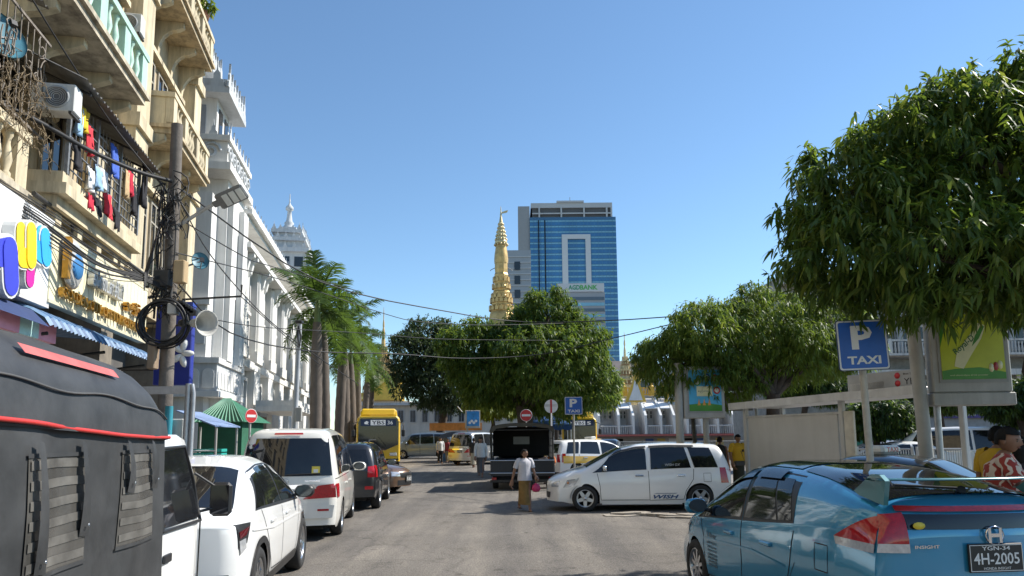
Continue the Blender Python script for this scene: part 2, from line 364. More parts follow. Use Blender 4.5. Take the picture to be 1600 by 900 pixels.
def balcony(u0, u1, z, dep, bal=bal_me, rail=CREAM2, n=None, piers=2, slabm=CREAM, ph=.95):
    b_ = ab('balcony', slabm, (u0, u1, -dep, -.004, z, z + .14), (u0 - .08, u1 + .08, -dep - .08, -.004, z + .14, z + .24))
    ab('lower_rail', rail, (u0, u1, -dep, -dep + .16, z + .24, z + .32), parent=b_)
    ab('top_rail', rail, (u0 - .04, u1 + .04, -dep - .04, -dep + .2, z + .32 + .7, z + .32 + .84), (u0 - .04, u0 + .2, -dep + .2, -.1, z + 1.02, z + 1.16), parent=b_)
    ps = [u0 + (u1 - u0) * i / piers for i in range(piers + 1)]
    for i, p in enumerate(ps): ab('pier', rail, (min(max(p - .17, u0), u1 - .34), min(max(p - .17, u0), u1 - .34) + .34, -dep - .015, -dep + .19, z + .24, z + 1.03), parent=b_)
    ab('end_panel', rail, (u0 + .01, u0 + .13, -dep + .2, -.004, z + .24, z + 1.02), parent=b_)
    for i in range(piers):
        a0, a1 = ps[i] + .28, ps[i + 1] - .28; k = max(2, int((a1 - a0) / .26))
        for j in range(k): put('baluster', bal, b_, (a0 + (a1 - a0) * (j + .5) / k, -dep + .08, z + .32))
    for i in range(piers + 1): bracket(b_, ps[i] + (.12 if i == 0 else -.12 if i == piers else 0), z - .005, dep * .8)
    return b_
for z in (9.95, 13.9, 17.8): balcony(18.35, 22.5, z, .95, piers=3)
balcony(11.0, 14.9, 9.1, 1.3, bal=balg_me, rail=PALEGRN, piers=3, slabm=STAINED)
balcony(11.0, 14.9, 13.3, 1.3, bal=balg_me, rail=PALEGRN, piers=3, slabm=STAINED)
balcony(3.2, 10.45, 5.3, 1.05, piers=4, slabm=STAINED)
balcony(3.2, 10.45, 9.4, 1.05, piers=4, slabm=STAINED)
# laundry balcony: moulded slab, grille, posts and a corrugated awning
lb_ = ab('laundry_balcony', CREAM2, (10.95, 14.6, -1.3, -.004, 5.5, 5.7), (10.85, 14.7, -1.46, -.004, 5.7, 5.88), (10.9, 14.65, -1.38, -.004, 5.88, 6.08))
for u in (11.2, 12.1, 13.0, 13.9, 14.3): ab('dentil', CREAM2, (u, u + .22, -1.2, -.1, 5.3, 5.5), parent=lb_)
for k in range(7): ab('grille_bar', GRYIRON, (11.0, 14.6, -1.38, -1.36, 6.2 + k * .18, 6.218 + k * .18), parent=lb_)
for k in range(22): ab('grille_bar', GRYIRON, (11.02 + k * .168, 11.036 + k * .168, -1.357, -1.341, 6.081, 7.5), parent=lb_)
for u in (11.0, 12.2, 13.4, 14.55): ab('post', GRYIRON, (u, u + .06, -1.4, -1.34, 6.081, 7.55), parent=lb_)
def corrugated(name, u0, u1, y0, z0, y1, z1, mat, parent, pitch=.16, amp=.025):
    n = int((u1 - u0) / pitch * 4); rows = [[], []]
    for i in range(n + 1):
        u = u0 + (u1 - u0) * i / n; d = amp * math.sin(i * math.pi / 2)
        rows[0].append((u, y0, z0 + d)); rows[1].append((u, y1, z1 + d))
    mb = MB().grid(rows, sm=False); k = len(mb.v)
    mb.grid([[(x, y, z + .012) for x, y, z in r] for r in rows], sm=False)
    return mb.build(name, mat, parent)
corrugated('awning', 10.6, 14.75, -.03, 8.3, -1.75, 7.5, CORR, lb_)
for u in (11.0, 12.2, 13.4, 14.5): MB().tube([(u, -.05, 8.18), (u, -1.68, 7.43)], .025).build('awning_strut', DKIRON, lb_)
corrugated('awning', 4.5, 10.2, -.03, 8.9, -1.3, 8.4, CORR, A)
# steel frame under the balcony, over the signs
for u in (10.9, 12.0, 13.1, 14.2, 15.3, 16.4, 17.5): MB().tube([(u, 1.1, 5.0), (u, -1.15, 5.35), (u, -1.15, 5.5)], .035, 5).build('steel_bracket', DKIRON, A)
for y in (-1.2, -.5): MB().tube([(10.4, y, 5.52), (17.7, y, 5.52)], .04, 5).build('steel_rail', DKIRON, A)
# rusty iron cage with scrollwork on the nearer balcony
cg = MB(); rc = random.Random(5)
RUST = M('rusty_iron', (.2, .17, .14), .75, .2, var=.4, scale=12)
cage = ab('iron_cage', RUST, (4.0, 10.8, -1.12, -1.09, 6.5, 6.54), (4.0, 10.8, -1.12, -1.09, 8.1, 8.14))
for i in range(34):
    u = 4.05 + i * .2; MB().tube([(u, -1.1, 6.47), (u, -1.1, 8.1)], .011, 4).build('cage_bar', RUST, cage)
for i in range(26):
    u = rc.uniform(7.5, 10.7); z = rc.uniform(6.6, 7.95); r = rc.uniform(.1, .22); a0 = rc.uniform(0, 6)
    MB().tube([(u + r * (1 - k / 16) * math.cos(a0 + k * .5), -1.13 + rc.uniform(-.02, .02), z + r * 1.5 * (1 - k / 16) * math.sin(a0 + k * .5)) for k in range(14)], .012, 4).build('scroll', RUST, cage)
# dried creeper on the cage
cr = MB()
for i in range(120):
    u = rc.uniform(9.2, 10.9); z = rc.uniform(6.2, 7.3); p = Vector((u, -1.2, z)); pts = [p]
    for k in range(5): p = p + Vector((rc.uniform(-.12, .12), rc.uniform(-.06, .06), rc.uniform(-.16, .08))); pts.append(p)
    cr.tube(pts, .006, 3, cap=False)
tag(cr.build('dried_creeper', M('dry_twigs', (.2, .15, .09), .9, var=.4, scale=9)), 'tangle of dry brown creeper hanging on the iron balcony cage', 'creeper', kind='stuff')
bpy.context.view_layer.update()
AMX = A.matrix_basis.copy() if False else Matrix.Translation((AX0, 0, 0)) @ RZ(ANG_A)
bpy.data.objects['dried_creeper'].matrix_local = AMX
def aw(u, y, z): return AMX @ Vector((u, y, z))
# small things fixed to the facade ------------------------------------------------
def ac_unit(u, y, z, label, face_end=True):
    t = thing('air_conditioner', label, 'air conditioner', aw(u, y, z), ANG_A, 'outdoor air conditioner units on the apartment building')
    ACW = M('ac_white', (.62, .62, .59), .5, var=.08, grime=.35)
    MB().bbox(-.2, .2, -.43, .43, 0, .62, .02).build('casing', ACW, t)
    X = T(-.203, -.08, .31) @ RY(-math.pi / 2)
    MB().lathe([(.25, 0), (.25, .02), (.22, .025)], 20, X=X).build('fan_ring', M('ac_grey', (.35, .36, .36), .5), t)
    MB().lathe([(.215, .004), (.03, .012), (0, .012)], 20, X=X).build('fan_guard', M('ac_dark', (.13, .13, .13), .6), t)
    g = MB()
    for r in (.06, .1, .14, .18, .215): g.lathe([(r, .02), (r + .008, .024)], 20, X=X)
    g.build('guard_ring', ACW, t)
    MB().box(-.25, .25, -.4, -.34, -.06, -.003).build('bracket', DKIRON, t); MB().box(-.25, .25, .34, .4, -.06, -.003).build('bracket', DKIRON, t)
    t.scale = (.74, .74, .74); return t
ac_unit(10.74, -1.28, 6.95, 'white air conditioner with round fan beside the iron balcony cage')
ac_unit(15.4, -.7, 11.0, 'grey air conditioner above the pale green balustrade')
def sat_dish(P, aim, r, col, label, stem_to=None):
    t = thing('satellite_dish', label, 'satellite dish', P); q = Vector(aim).to_track_quat('Z', 'Y').to_matrix().to_4x4()
    prof = [(r * k / 7, .28 * r * (k / 7) ** 2) for k in range(8)]
    MB().lathe(prof + [(r, .28 * r + .012)] + [(r * k / 7, .28 * r * (k / 7) ** 2 - .012) for k in range(7, -1, -1)], 24, X=q @ SC(1, 1.12, 1)).build('reflector', col, t)
    MB().tube([q @ Vector((0, -r * 1.1, .3 * r)), q @ Vector((0, -.2 * r, 1.1 * r))], .012, 5).build('arm', GRYIRON, t)
    MB().box(-.04, .04, -.06, .03, 1.02 * r, 1.2 * r, X=q @ T(0, -.2 * r, 0)).build('receiver', BLACKP, t)
    if stem_to is not None: MB().tube([Vector((0, 0, 0)), (Vector(stem_to) - Vector(P)) * .6, Vector(stem_to) - Vector(P)], .02, 6).build('mount', GRYIRON, t)
    return t
DISHB = M('dish_teal', (.06, .2, .27), .5, var=.15, grime=.2)
p0 = aw(8.6, -1.9, 8.35)
sat_dish(at(-8, 57, 9.6), (.75, -.35, .35), .38, DISHB, 'teal satellite dish on the iron cage balcony', aw(9.9, -1.1, 7.7))
sat_dish(at(312, 409, 13.6), (.55, -.75, .25), .16, DISHB, 'small dark blue satellite dish on the utility pole', at(280, 420, 13.4))
# laundry: each garment hangs on the grille
cloth_cols = [('yellow', (.75, .5, .03)), ('red', (.62, .04, .06)), ('light blue', (.3, .48, .68)), ('white', (.72, .72, .7)), ('royal blue', (.06, .13, .5)), ('black', (.02, .02, .025)), ('grey', (.28, .29, .3)), ('crimson', (.5, .02, .05)), ('tan', (.5, .36, .2)), ('pink', (.7, .25, .3))]
CL = {n: M('cloth_' + n.replace(' ', '_'), c, .9, var=.18, scale=14, bump=.2, bscale=60) for n, c in cloth_cols}
def garment(kind, u, z, w, h, colr, label, seed):
    r_ = random.Random(seed); rows = []
    u = 11.0 + (u - 11.7) * .62; z = z - .62; w *= .8; h *= .8
    nx, nz = 9, 9
    for j in range(nz + 1):
        row = []; t = j / nz
        ww = w * (1.0 if kind != 'shirt' else (1.35 if t < .3 else .95)) * (1 - .08 * math.sin(t * 3))
        for i in range(nx + 1):
            s_ = i / nx - .5
            row.append((u + s_ * ww + .03 * math.sin(t * 5 + seed), -1.43 - .035 * math.sin(s_ * 14 + seed + t * 2) * (.4 + t) - .02 * t, z - h * t * (1 - .06 * math.cos(s_ * 9 + seed))))
        rows.append(row)
    if kind == 'trousers':
        mb = MB()
        for lo, hi in ((0, 5), (5, 10)): mb.grid([[(x + (-.02 if lo == 0 else .02) * (j > 2), y, zz) for x, y, zz in rw[lo:hi]] for j, rw in enumerate(rows)])
        mb.grid([rw[4:6] for rw in rows[:3]])
    else: mb = MB().grid(rows)
    o = mb.build(kind, CL[colr]); o.matrix_local = AMX
    md = o.modifiers.new('t', 'SOLIDIFY'); md.thickness = .012
    return tag(o, label, 'laundry', 'washing hung on the balcony grille')
for i, g in enumerate([('shirt', 12.0, 7.95, .3, .62, 'light blue', 'light blue shirt hung at the end of the balcony grille by the air conditioner'), ('shirt', 12.35, 8.0, .34, .5, 'yellow', 'bright yellow shirt hung high on the balcony grille'),
                       ('cloth', 12.85, 7.8, .3, .62, 'red', 'red cloth hung beside the yellow shirt'), ('shirt', 12.1, 7.3, .3, .55, 'black', 'black shirt hung low under the light blue shirt'), ('towel', 13.0, 7.1, .36, .5, 'white', 'white towel hung low on the balcony grille under the red cloth'),
                       ('shirt', 13.6, 7.25, .38, .5, 'light blue', 'pale blue shirt hung in the middle of the balcony grille'), ('shirt', 14.1, 7.3, .36, .48, 'white', 'white shirt hung between two blue garments'), ('cloth', 14.75, 7.95, .42, .72, 'royal blue', 'royal blue cloth hung high on the balcony grille'),
                       ('shorts', 13.1, 6.65, .3, .34, 'crimson', 'small crimson garment hung at the foot of the grille'), ('shirt', 13.7, 6.7, .3, .4, 'black', 'black garment hung at the foot of the grille beside the crimson one'), ('shirt', 14.5, 6.95, .38, .55, 'red', 'red patterned shirt hung under the royal blue cloth'),
                       ('shirt', 15.2, 6.8, .32, .5, 'black', 'black shirt hung beside the red patterned shirt'), ('cloth', 15.9, 7.75, .3, .7, 'tan', 'tan cloth hung on the balcony grille'), ('shirt', 16.3, 7.8, .3, .6, 'crimson', 'dark crimson shirt hung beside the tan cloth'), ('shirt', 16.7, 7.6, .3, .75, 'black', 'long black shirt hung beside the dark crimson shirt'),
                       ('trousers', 17.6, 8.3, .36, 1.15, 'black', 'black trousers hung from the end of the corrugated awning')]): garment(*g, seed=i * 1.7)
# signboards --------------------------------------------------------------------------
def a_sign(name, label, px0, py0t, py0b, px1, py1t, py1b, off, mat, thick=.14):
    u0, za = AF(px0, py0t, off); _, zb = AF(px0, py0b, off); u1, zc = AF(px1, py1t, off); _, zd = AF(px1, py1b, off)
    z0, z1 = (zb + zd) / 2, (za + zc) / 2
    t = thing(name, label, 'sign', aw(u0, -off, z0), ANG_A)
    return t, u1 - u0, z1 - z0
SIGNCREAM = M('sign_cream', (.82, .76, .52), .5, var=.06, scale=2, grime=.12)
GOLD = M('brass_letters', (.52, .27, .04), .35, .5, var=.15, scale=8)
SILV = M('silver_letters', (.6, .6, .58), .4, .4, var=.1)
t, w, h = a_sign('restaurant_sign', 'cream signboard with raised gold letters above the blue awning', 80, 372, 477, 230, 445, 530, 1.3, SIGNCREAM)
n = 22
for i in range(n): MB().box(w * i / n + .004, w * (i + 1) / n - .004, -.02, .12, 0, h).build('panel_strip', SIGNCREAM, t)
MB().box(0, w, .0, .1, .0, h).build('backing', SHUT, t)
for a_ in ((0, w, -.03, .13, -.05, 0), (0, w, -.03, .13, h, h + .05)): MB().box(*a_).build('edge_trim', M('sign_edge', (.6, .55, .4), .5), t)
FX = T(0, -.09, 0) @ RX(math.pi / 2)
def sl(txt, mat, cx, cz, ww, hh, dep=.06, **k): return lettering(txt, mat, t, FX @ T(cx, cz, 0), width=ww, height=hh, depth=dep, **k)
sl('GOLDEN CITY CHETTY RESTAURANT', GOLD, w * .5, h * .16, w * .9, h * .15, dep=.04, bold=.01)
sl('கோல்டன் சிட்டி', SILV, w * .45, h * .62, w * .32, h * .3, dep=.05, bold=.015)
sl('ရွှေမြို့တော်', GOLD, w * .8, h * .48, w * .28, h * .22, dep=.04, bold=.012)
lg = MB().lathe([(0, .08), (.3, .08), (.36, .04), (.36, 0)], 20, X=FX @ T(w * .13, h * .62, -.02) @ SC(1, 1.15, 1)).build('logo_disc', SILV, t)
MB().lathe([(0, .1), (.2, .1), (.22, .075)], 16, X=FX @ T(w * .14, h * .6, -.02)).build('logo_centre', M('logo_blue', (.05, .2, .45), .4), lg)
MB().prism([(-.08, -.34), (.02, -.34), (.04, .3), (-.02, .36), (-.1, .3)], .0, .09, X=FX @ T(w * .075, h * .66, -.02)).build('logo_stroke', GOLD, lg)
# white sign with cut-out coloured letters
t2u1 = AF(76, 480, 1.3)[0]; zt_, zb_ = 5.25, 3.9
t = thing('shop_sign', 'white signboard with rounded blue yellow pink and sky blue letters', 'sign', aw(6.6, -1.3, zb_), ANG_A)
SW = t2u1 - 6.6; SH = zt_ - zb_
MB().box(0, SW, 0, .3, 0, SH).build('board', M('sign_white', (.8, .8, .79), .45, var=.04, grime=.1), t)
MB().box(0, SW, .0, 1.3, -.06, -.003).build('soffit', M('sign_soffit', (.55, .53, .52), .6), t)
FX2 = T(0, -.002, 0) @ RX(math.pi / 2)
def blob(pts, rad, col, cx, cz, label=None):                # rounded stroke letter: capsule outlines joined into one raised shape
    name, c = col; side = M('letter_side', (.6, .6, .58), .5); m = M('letter_' + name, c, .35, var=.05)
    mb = MB()
    for (x0, z0), (x1, z1) in zip(pts[:-1], pts[1:]):
        d = math.atan2(z1 - z0, x1 - x0); cap = []
        for k in range(9): a = d + math.pi / 2 + math.pi * k / 8; cap.append((x0 + rad * math.cos(a), z0 + rad * math.sin(a)))
        for k in range(9): a = d - math.pi / 2 + math.pi * k / 8; cap.append((x1 + rad * math.cos(a), z1 + rad * math.sin(a)))
        mb.prism(cap, .0, .16 + .0007 * len(mb.f), X=FX2 @ T(cx, cz, 0))
    o = mb.build('letter', side, t); f = MB()
    for (x0, z0), (x1, z1) in zip(pts[:-1], pts[1:]):
        d = math.atan2(z1 - z0, x1 - x0); cap = []; rr = rad * .82
        for k in range(9): a = d + math.pi / 2 + math.pi * k / 8; cap.append((x0 + rr * math.cos(a), z0 + rr * math.sin(a)))
        for k in range(9): a = d - math.pi / 2 + math.pi * k / 8; cap.append((x1 + rr * math.cos(a), z1 + rr * math.sin(a)))
        f.prism(cap, .17, .175 + .0007 * len(f.f), X=FX2 @ T(cx, cz, 0))
    f.build('letter_face', m, o)
def su(px, py): u, z = AF(px, py, 1.42); return u - 6.6, z - zb_
for col, pp, rad in ((('blue', (.05, .06, .5)), [(-4, 395), (8, 392), (10, 440)], .27), (('yellow', (.85, .6, .02)), [(27, 362), (27, 402), (40, 404), (40, 362)], .2),
                     (('sky_blue', (.05, .4, .8)), [(58, 368), (54, 392), (64, 400), (62, 372)], .22), (('pink', (.75, .03, .32)), [(42, 396), (41, 436)], .17), (('pink', (.75, .03, .32)), [(37, 392), (48, 392)], .17)):
    blob([su(*q) for q in pp], rad * .86, col, 0, 0)
tm = su(76, 369)
lettering('®', M('mark_blue', (.1, .12, .4), .5), t, FX2 @ T(tm[0] - .1, tm[1], 0), width=.18, height=.18, depth=.01)
# striped blue awning below, pink and mint fascia
AW = thing('striped_awning', 'blue and white striped corrugated awning under the restaurant sign', 'awning', aw(0, 0, 0), ANG_A)
ua, ub = 10.3, 15.6; k = 0; pitch = .15; u = ua
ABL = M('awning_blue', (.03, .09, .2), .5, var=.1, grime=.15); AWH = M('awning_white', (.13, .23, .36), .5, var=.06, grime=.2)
def arc_strip(u0, u1): 
    rows = []
    for j in range(8):
        a = R(88) * j / 7; y = 1.0 - 2.6 * math.sin(a) ; z = 3.45 + .6 * math.cos(a)
        rows.append([(u0, y, z), ((u0 + u1) / 2, y - .02, z + .03), (u1, y, z)])
    return MB().grid(rows, sm=False)
s0 = arc_strip(0, pitch); sa, sb = s0.mesh('awning_strip', ABL), s0.mesh('awning_strip', AWH)
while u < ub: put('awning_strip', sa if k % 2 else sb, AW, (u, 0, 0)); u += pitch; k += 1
for u in (ua + .3, 13.0, ub - .2): MB().tube([(u, 1.1, 3.0), (u, -1.45, 3.4)], .03, 5).build('awning_strut', DKIRON, AW)
NAVY = M('navy_canvas', (.02, .04, .12), .8, var=.15)
MB().grid([[(8.2, 1.1, 3.88), (10.28, 1.1, 3.88)], [(8.2, -.7, 3.85), (10.28, -.7, 3.85)], [(8.2, -1.35, 3.7), (10.28, -1.35, 3.7)], [(8.2, -1.6, 3.45), (10.28, -1.6, 3.45)]]).build('navy_end', NAVY, AW)
u1, z1 = AF(78, 526, 1.3)
t = thing('fascia_sign', 'pink and mint striped fascia sign above the canvas-covered truck', 'sign', aw(6.3, -1.32, 3.3), ANG_A)
cols = [M('mint', (.5, .75, .72), .5), M('candy_pink', (.8, .35, .45), .5)]
for i in range(8): MB().box(i * .6, i * .6 + .6, -.05, .05, 0, .28).build('panel', cols[i % 2], t)
# blue projecting sign beyond the pole
P = at(240, 560, 16.8); Q = at(298, 560, 16.8)
t = thing('projecting_sign', 'tall blue projecting shop sign with white letters behind the utility pole', 'sign', (P.x, 16.8, az(597, 16.8)), 0)
Wd = Q.x - P.x; Hh = az(475, 16.8) - az(597, 16.8)
MB().bbox(0, Wd, 0, .18, 0, Hh, .02).build('board', M('deep_blue_panel', (.03, .045, .28), .45, var=.06, grime=.1), t)
FXN = RX(math.pi / 2)
lettering('CO', WHITE, t, FXN @ T(Wd * .32, Hh * .42, .003), width=Wd * .36, height=Hh * .26, depth=.03, bold=.02)
for k in range(5): MB().lathe([(0, .06), (.1, .05), (.11, 0)], 10, X=FXN @ T(Wd * .76 + .14 * math.cos(k * 1.2566), Hh * .4 + .2 * math.sin(k * 1.2566), 0) @ RZ(k * 1.2566) @ SC(1.4, .7, 1)).build('flower_petal', WHITE, t)
MB().box(0, Wd, -.02, .2, Hh + .01, Hh + .12).build('top_lip', M('deep_blue_panel2', (.03, .06, .3), .45), t)
MB().tube([(-.8, .1, Hh * .8), (.0, .1, Hh * .8)], .03).tube([(-.8, .1, Hh * .2), (.0, .1, Hh * .2)], .03).build('support_arm', DKIRON, t)
# potted plant on the upper balcony
P = aw(21.4, -.9, 15.07)
t = thing('potted_plant', 'leafy green potted plant on the upper balcony rail', 'plant', P)
MB().lathe([(.0, 0), (.12, 0), (.17, .28), (.15, .28), (.0, .26)], 10).build('pot', M('terracotta', (.35, .16, .09), .8), t)
# ================================================================== white civic building (left, far)
HX0, HS = -7.0, .166
HU = Vector((-HS, 1, 0)).normalized(); ANG_H = math.atan2(HU.y, HU.x)
HMX = Matrix.Translation((HX0, 0, 0)) @ RZ(ANG_H)
def hu(px, off=0.0):
    p = fac(px, 685, HX0 + off * math.hypot(1, HS), HS); return (p - Vector((HX0, 0, 0))).dot(HU)
STW = M('white_stone', (.7, .69, .66), .8, var=.08, scale=.8, bump=.08, bscale=8, grime=.22)
STG = M('pale_grey_stone', (.5, .52, .53), .8, var=.1, scale=1.0, grime=.25)
H = thing('civic_building', 'white civic building with tiered roofs fluted pilasters and carved cornices', 'building', (HX0, 0, 0), ANG_H)
def hb(name, mat, *boxes, parent=H):
    mb = MB()
    for b_ in boxes: mb.box(*b_)
    return mb.build(name, mat, parent)
U0 = 26.2; U1 = 29.0; UE = hu(490)
HC = 11.0
# flame-shaped crest used along the eaves
crest_me = MB().prism([(-.45, 0), (.45, 0), (.38, .3), (.22, .42), (.2, .7), (.05, .85), (0, 1.35), (-.05, .85), (-.2, .7), (-.22, .42), (-.38, .3)], -.06, .06, X=RX(math.pi / 2)).mesh('crest', STG)
def crests(parent, p0, p1, n, k=1.0, rz=0.0):
    p0, p1 = Vector(p0), Vector(p1)
    for i in range(n):
        o = put('crest', crest_me, parent, p0.lerp(p1, (i + .5) / n), rz); kk = k * (1.25 if i in (0, n - 1) else 1); o.scale = (k, k, kk)
scroll_me = None
def scrolls(parent, p0, p1, n, r, y, vert=False):
    global scroll_me
    if scroll_me is None:
        mb = MB(); mb.tube([(.9 * (1 - k / 18) * math.cos(k * .62), 0, .9 * (1 - k / 18) * math.sin(k * .62)) for k in range(15)], .14, 5); scroll_me = mb.mesh('carved_scroll', STG)
    p0, p1 = Vector(p0), Vector(p1)
    for i in range(n):
        o = put('carved_scroll', scroll_me, parent, p0.lerp(p1, (i + .5) / n)); o.scale = (r if i % 2 else -r, r, r)
        if vert: o.rotation_euler.z = math.pi / 2
# main range
hb('wall', STW, (U1 - .5, UE, 0, 30, 0, HC))
hb('plinth', STW, (U1, UE, -.5, -.004, 0, 1.2))
hb('string_course', STW, (U1, UE, -.45, -.004, 5.0, 5.35))
cor = hb('cornice', STW, (U1, UE, -.75, .5, HC, HC + .18), (U1, UE, -.95, .5, HC + .182, HC + .36), (U1, UE, -.4, .4, HC + .362, HC + 1.0), (U1, UE, -.55, .5, HC + 1.002, HC + 1.15))
hb('lower_cornice', STW, (U1, UE, -.95, -.004, HC - 1.25, HC - 1.02), (U1, UE, -.75, -.004, HC - 1.02, HC - .85))
scrolls(cor, (U1, -.45, HC + .68), (UE, -.45, HC + .68), 46, .26, 0)
crests(cor, (U1, -.42, HC + 1.15), (UE, -.42, HC + 1.15), 46, .32)
nb = 8; bw = (UE - U1 - 4) / nb
flute_me = MB().lathe([(.13, 0), (.13, 7.2)], 8, a0=math.pi, a1=2 * math.pi).mesh('flute', STW)
brk_me = MB().prism([(0, 0), (-.8, 0), (-.8, -.2), (-.5, -.35), (-.35, -.9), (0, -1.2)], -.2, .2, X=Matrix(((0, 0, 1, 0), (1, 0, 0, 0), (0, 1, 0, 0), (0, 0, 0, 1)))).mesh('cornice_bracket', STW)
for i in range(nb + 1):
    u = U1 + 1.5 + i * bw
    pl = hb('pilaster', STW, (u - .75, u + .75, -.42, -.004, 1.2, HC - 1.25), (u - .9, u + .9, -.55, -.43, 5.36, 5.9))
    for k in range(4): put('flute', flute_me, pl, (u - .51 + k * .34, -.42, 5.92)).scale = (1, 1, (HC - 1.35 - 5.92) / 7.2)
    put('cornice_bracket', brk_me, pl, (u - .4, -.43, HC - 1.254)).scale = (.7, .6, .8); put('cornice_bracket', brk_me, pl, (u + .4, -.43, HC - 1.254)).scale = (.7, .6, .8)
    if i < nb:
        m_ = u + bw / 2
        for z0, z1 in ((1.8, 4.5), (5.7, 7.3), (7.7, HC - 1.6), (HC - .75, HC - .12)):
            f = hb('window', STW, (m_ - .95, m_ + .95, -.16, -.004, z1, z1 + .14), (m_ - .95, m_ + .95, -.22, -.004, z0 - .14, z0), (m_ - .95, m_ - .8, -.16, -.004, z0, z1), (m_ + .8, m_ + .95, -.16, -.004, z0, z1), (m_ - .04, m_ + .04, -.1, -.004, z0, z1))
            hb('pane', M('far_glass', (.05, .06, .07), .15, var=.2), (m_ - .8, m_ - .045, -.03, -.006, z0, z1), (m_ + .045, m_ + .8, -.03, -.006, z0, z1), parent=f)
# far pavilion closing the range and portico
hb('end_pavilion', STW, (UE - 4, UE, -1.1, -.005, 0, HC + .6), (UE - 4.3, UE + .3, -1.35, .4, HC + .602, HC + 1.0))
hb('portico', STW, (U1 + 4, U1 + 11, -2.6, -.6, 3.1, 3.35), (U1 + 4.1, U1 + 10.9, -2.5, -.6, 3.352, 3.6), (U1 + 4.2, U1 + 4.5, -2.5, -2.2, 0, 3.1), (U1 + 10.5, U1 + 10.8, -2.5, -2.2, 0, 3.1))
hb('portico_door', SHUT, (U1 + 5.4, U1 + 7.0, -.62, -.5, 0.2, 2.9))
# near pavilion: stepped corner block seen end on
PO = .6; ZP = 11.6
pv = hb('pavilion', STW, (U0, U1 + .3, -PO, 14, 0, ZP))
for bx in ((U0 - .8, U0 - .003, -PO + .35, 1.5, 0, ZP - .8), (U0 - .5, U0 - .003, 1.7, 2.2, 0, ZP - .8), (U0 - .7, U0 - .003, 4.6, 6.2, 0, ZP - .8), (U0 - .5, U0 - .003, 8.4, 9.8, 0, ZP - .8)): hb('corner_buttress', STW, bx, parent=pv)
MB().lathe([(.75, .0), (.75, ZP - 2.4)], 16, X=T(U0 + .05, 3.3, 0), a0=math.pi / 2, a1=math.pi * 1.5).build('round_column', STW, pv)
hb('base_step', STW, (U0 - 1.0, U0 - .003, -PO + .1, 12, 0, .9), parent=pv)
hb('ledge', STW, (U0 - 1.1, U1 + .5, -PO - .22, 12, 3.3, 3.5), parent=pv); hb('ledge', STW, (U0 - 1.0, U1 + .45, -PO - .16, 12, 4.5, 4.7), parent=pv)
hb('arcade_band', STG, (U0 - .9, U1 + .4, -PO - .08, 12, 3.5, 4.5), parent=pv)
arch_me = MB().prism([(-.2, 0), (.2, 0)] + [(.2 * math.cos(a), .5 + .2 * math.sin(a)) for a in [k * math.pi / 8 for k in range(9)]], -.03, .03).mesh('blind_arch', STW)
for k in range(18):
    put('blind_arch', arch_me, pv, X=T(U0 - .91, -PO + .2 + k * .5, 3.62) @ RZ(-math.pi / 2) @ RX(math.pi / 2))
for k in range(int((U1 + 1.1 - U0) / .5)): put('blind_arch', arch_me, pv, X=T(U0 - .6 + k * .5, -PO - .09, 3.62) @ RX(math.pi / 2))
# tall pier + niche canopy on the end face, bracket canopy at eave
hb('niche', STG, (U0 - .84, U0 - .803, -.2, .9, 5.2, 6.6), parent=pv); hb('niche_hood', STW, (U0 - 1.0, U0 - .803, -.35, 1.05, 6.6, 6.8), parent=pv)
hb('canopy', STW, (U0 - 1.5, U0 - .004, 1.8, 4.8, 9.35, 9.55), (U0 - 1.3, U0 - .004, 2.0, 4.6, 9.15, 9.35), parent=pv)
for y in (2.0, 4.3): hb('canopy_bracket', STG, (U0 - 1.1, U0 - .5, y, y + .22, 8.2, 9.15), parent=pv)
for z in (5.3, 7.9): hb('pavilion_window', DARKGL, (U0 + 1.25, U0 + 1.85, -PO - .04, -PO - .003, z, z + 2.0), parent=pv)
hb('side_pilaster', STW, (U0 + .1, U0 + .95, -PO - .2, -PO - .003, 4.7, ZP - .6), parent=pv); hb('side_pilaster', STW, (U1 - .75, U1 + .1, -PO - .2, -PO - .003, 4.7, ZP - .6), parent=pv)
pp = hb('carved_parapet', STW, (U0 - 1.1, U1 + .3, -PO - .3, 12, ZP, ZP + .28), (U0 - .85, U1 + .15, -PO - .12, 12, ZP + .28, ZP + 1.15), (U0 - 1.0, U1 + .25, -PO - .22, 12, ZP + 1.15, ZP + 1.35))
scrolls(pp, (U0 - .85, -PO - .15, ZP + .72), (U1 + .15, -PO - .15, ZP + .72), 6, .36, 0)
scrolls(pp, (U0 - .88, -PO, ZP + .76), (U0 - .88, 8, ZP + .76), 9, .4, 0, True)
crests(pp, (U0 - .9, -PO - .15, ZP + 1.35), (U1 + .2, -PO - .15, ZP + 1.35), 7, .36); crests(pp, (U0 - .9, -PO, ZP + 1.35), (U0 - .9, 8, ZP + 1.35), 11, .36, math.pi / 2)
z0 = ZP + 1.35
st = hb('upper_stage', STW, (U0 + .3, U1 - .5, .0, 5.5, z0, z0 + 2.0))
for k, y in enumerate((.4, 1.6, 2.8, 4.0)): hb('stage_window', M('shaded_glass', (.22, .24, .27), .3), (U0 + .26, U0 + .3 - .003, y, y + .75, z0 + .4, z0 + 1.7), parent=st)
for k in range(2): hb('stage_window', DARKGL, (U0 + .6 + k * .9, U0 + 1.1 + k * .9, -.04, -.003, z0 + .4, z0 + 1.7), parent=st)
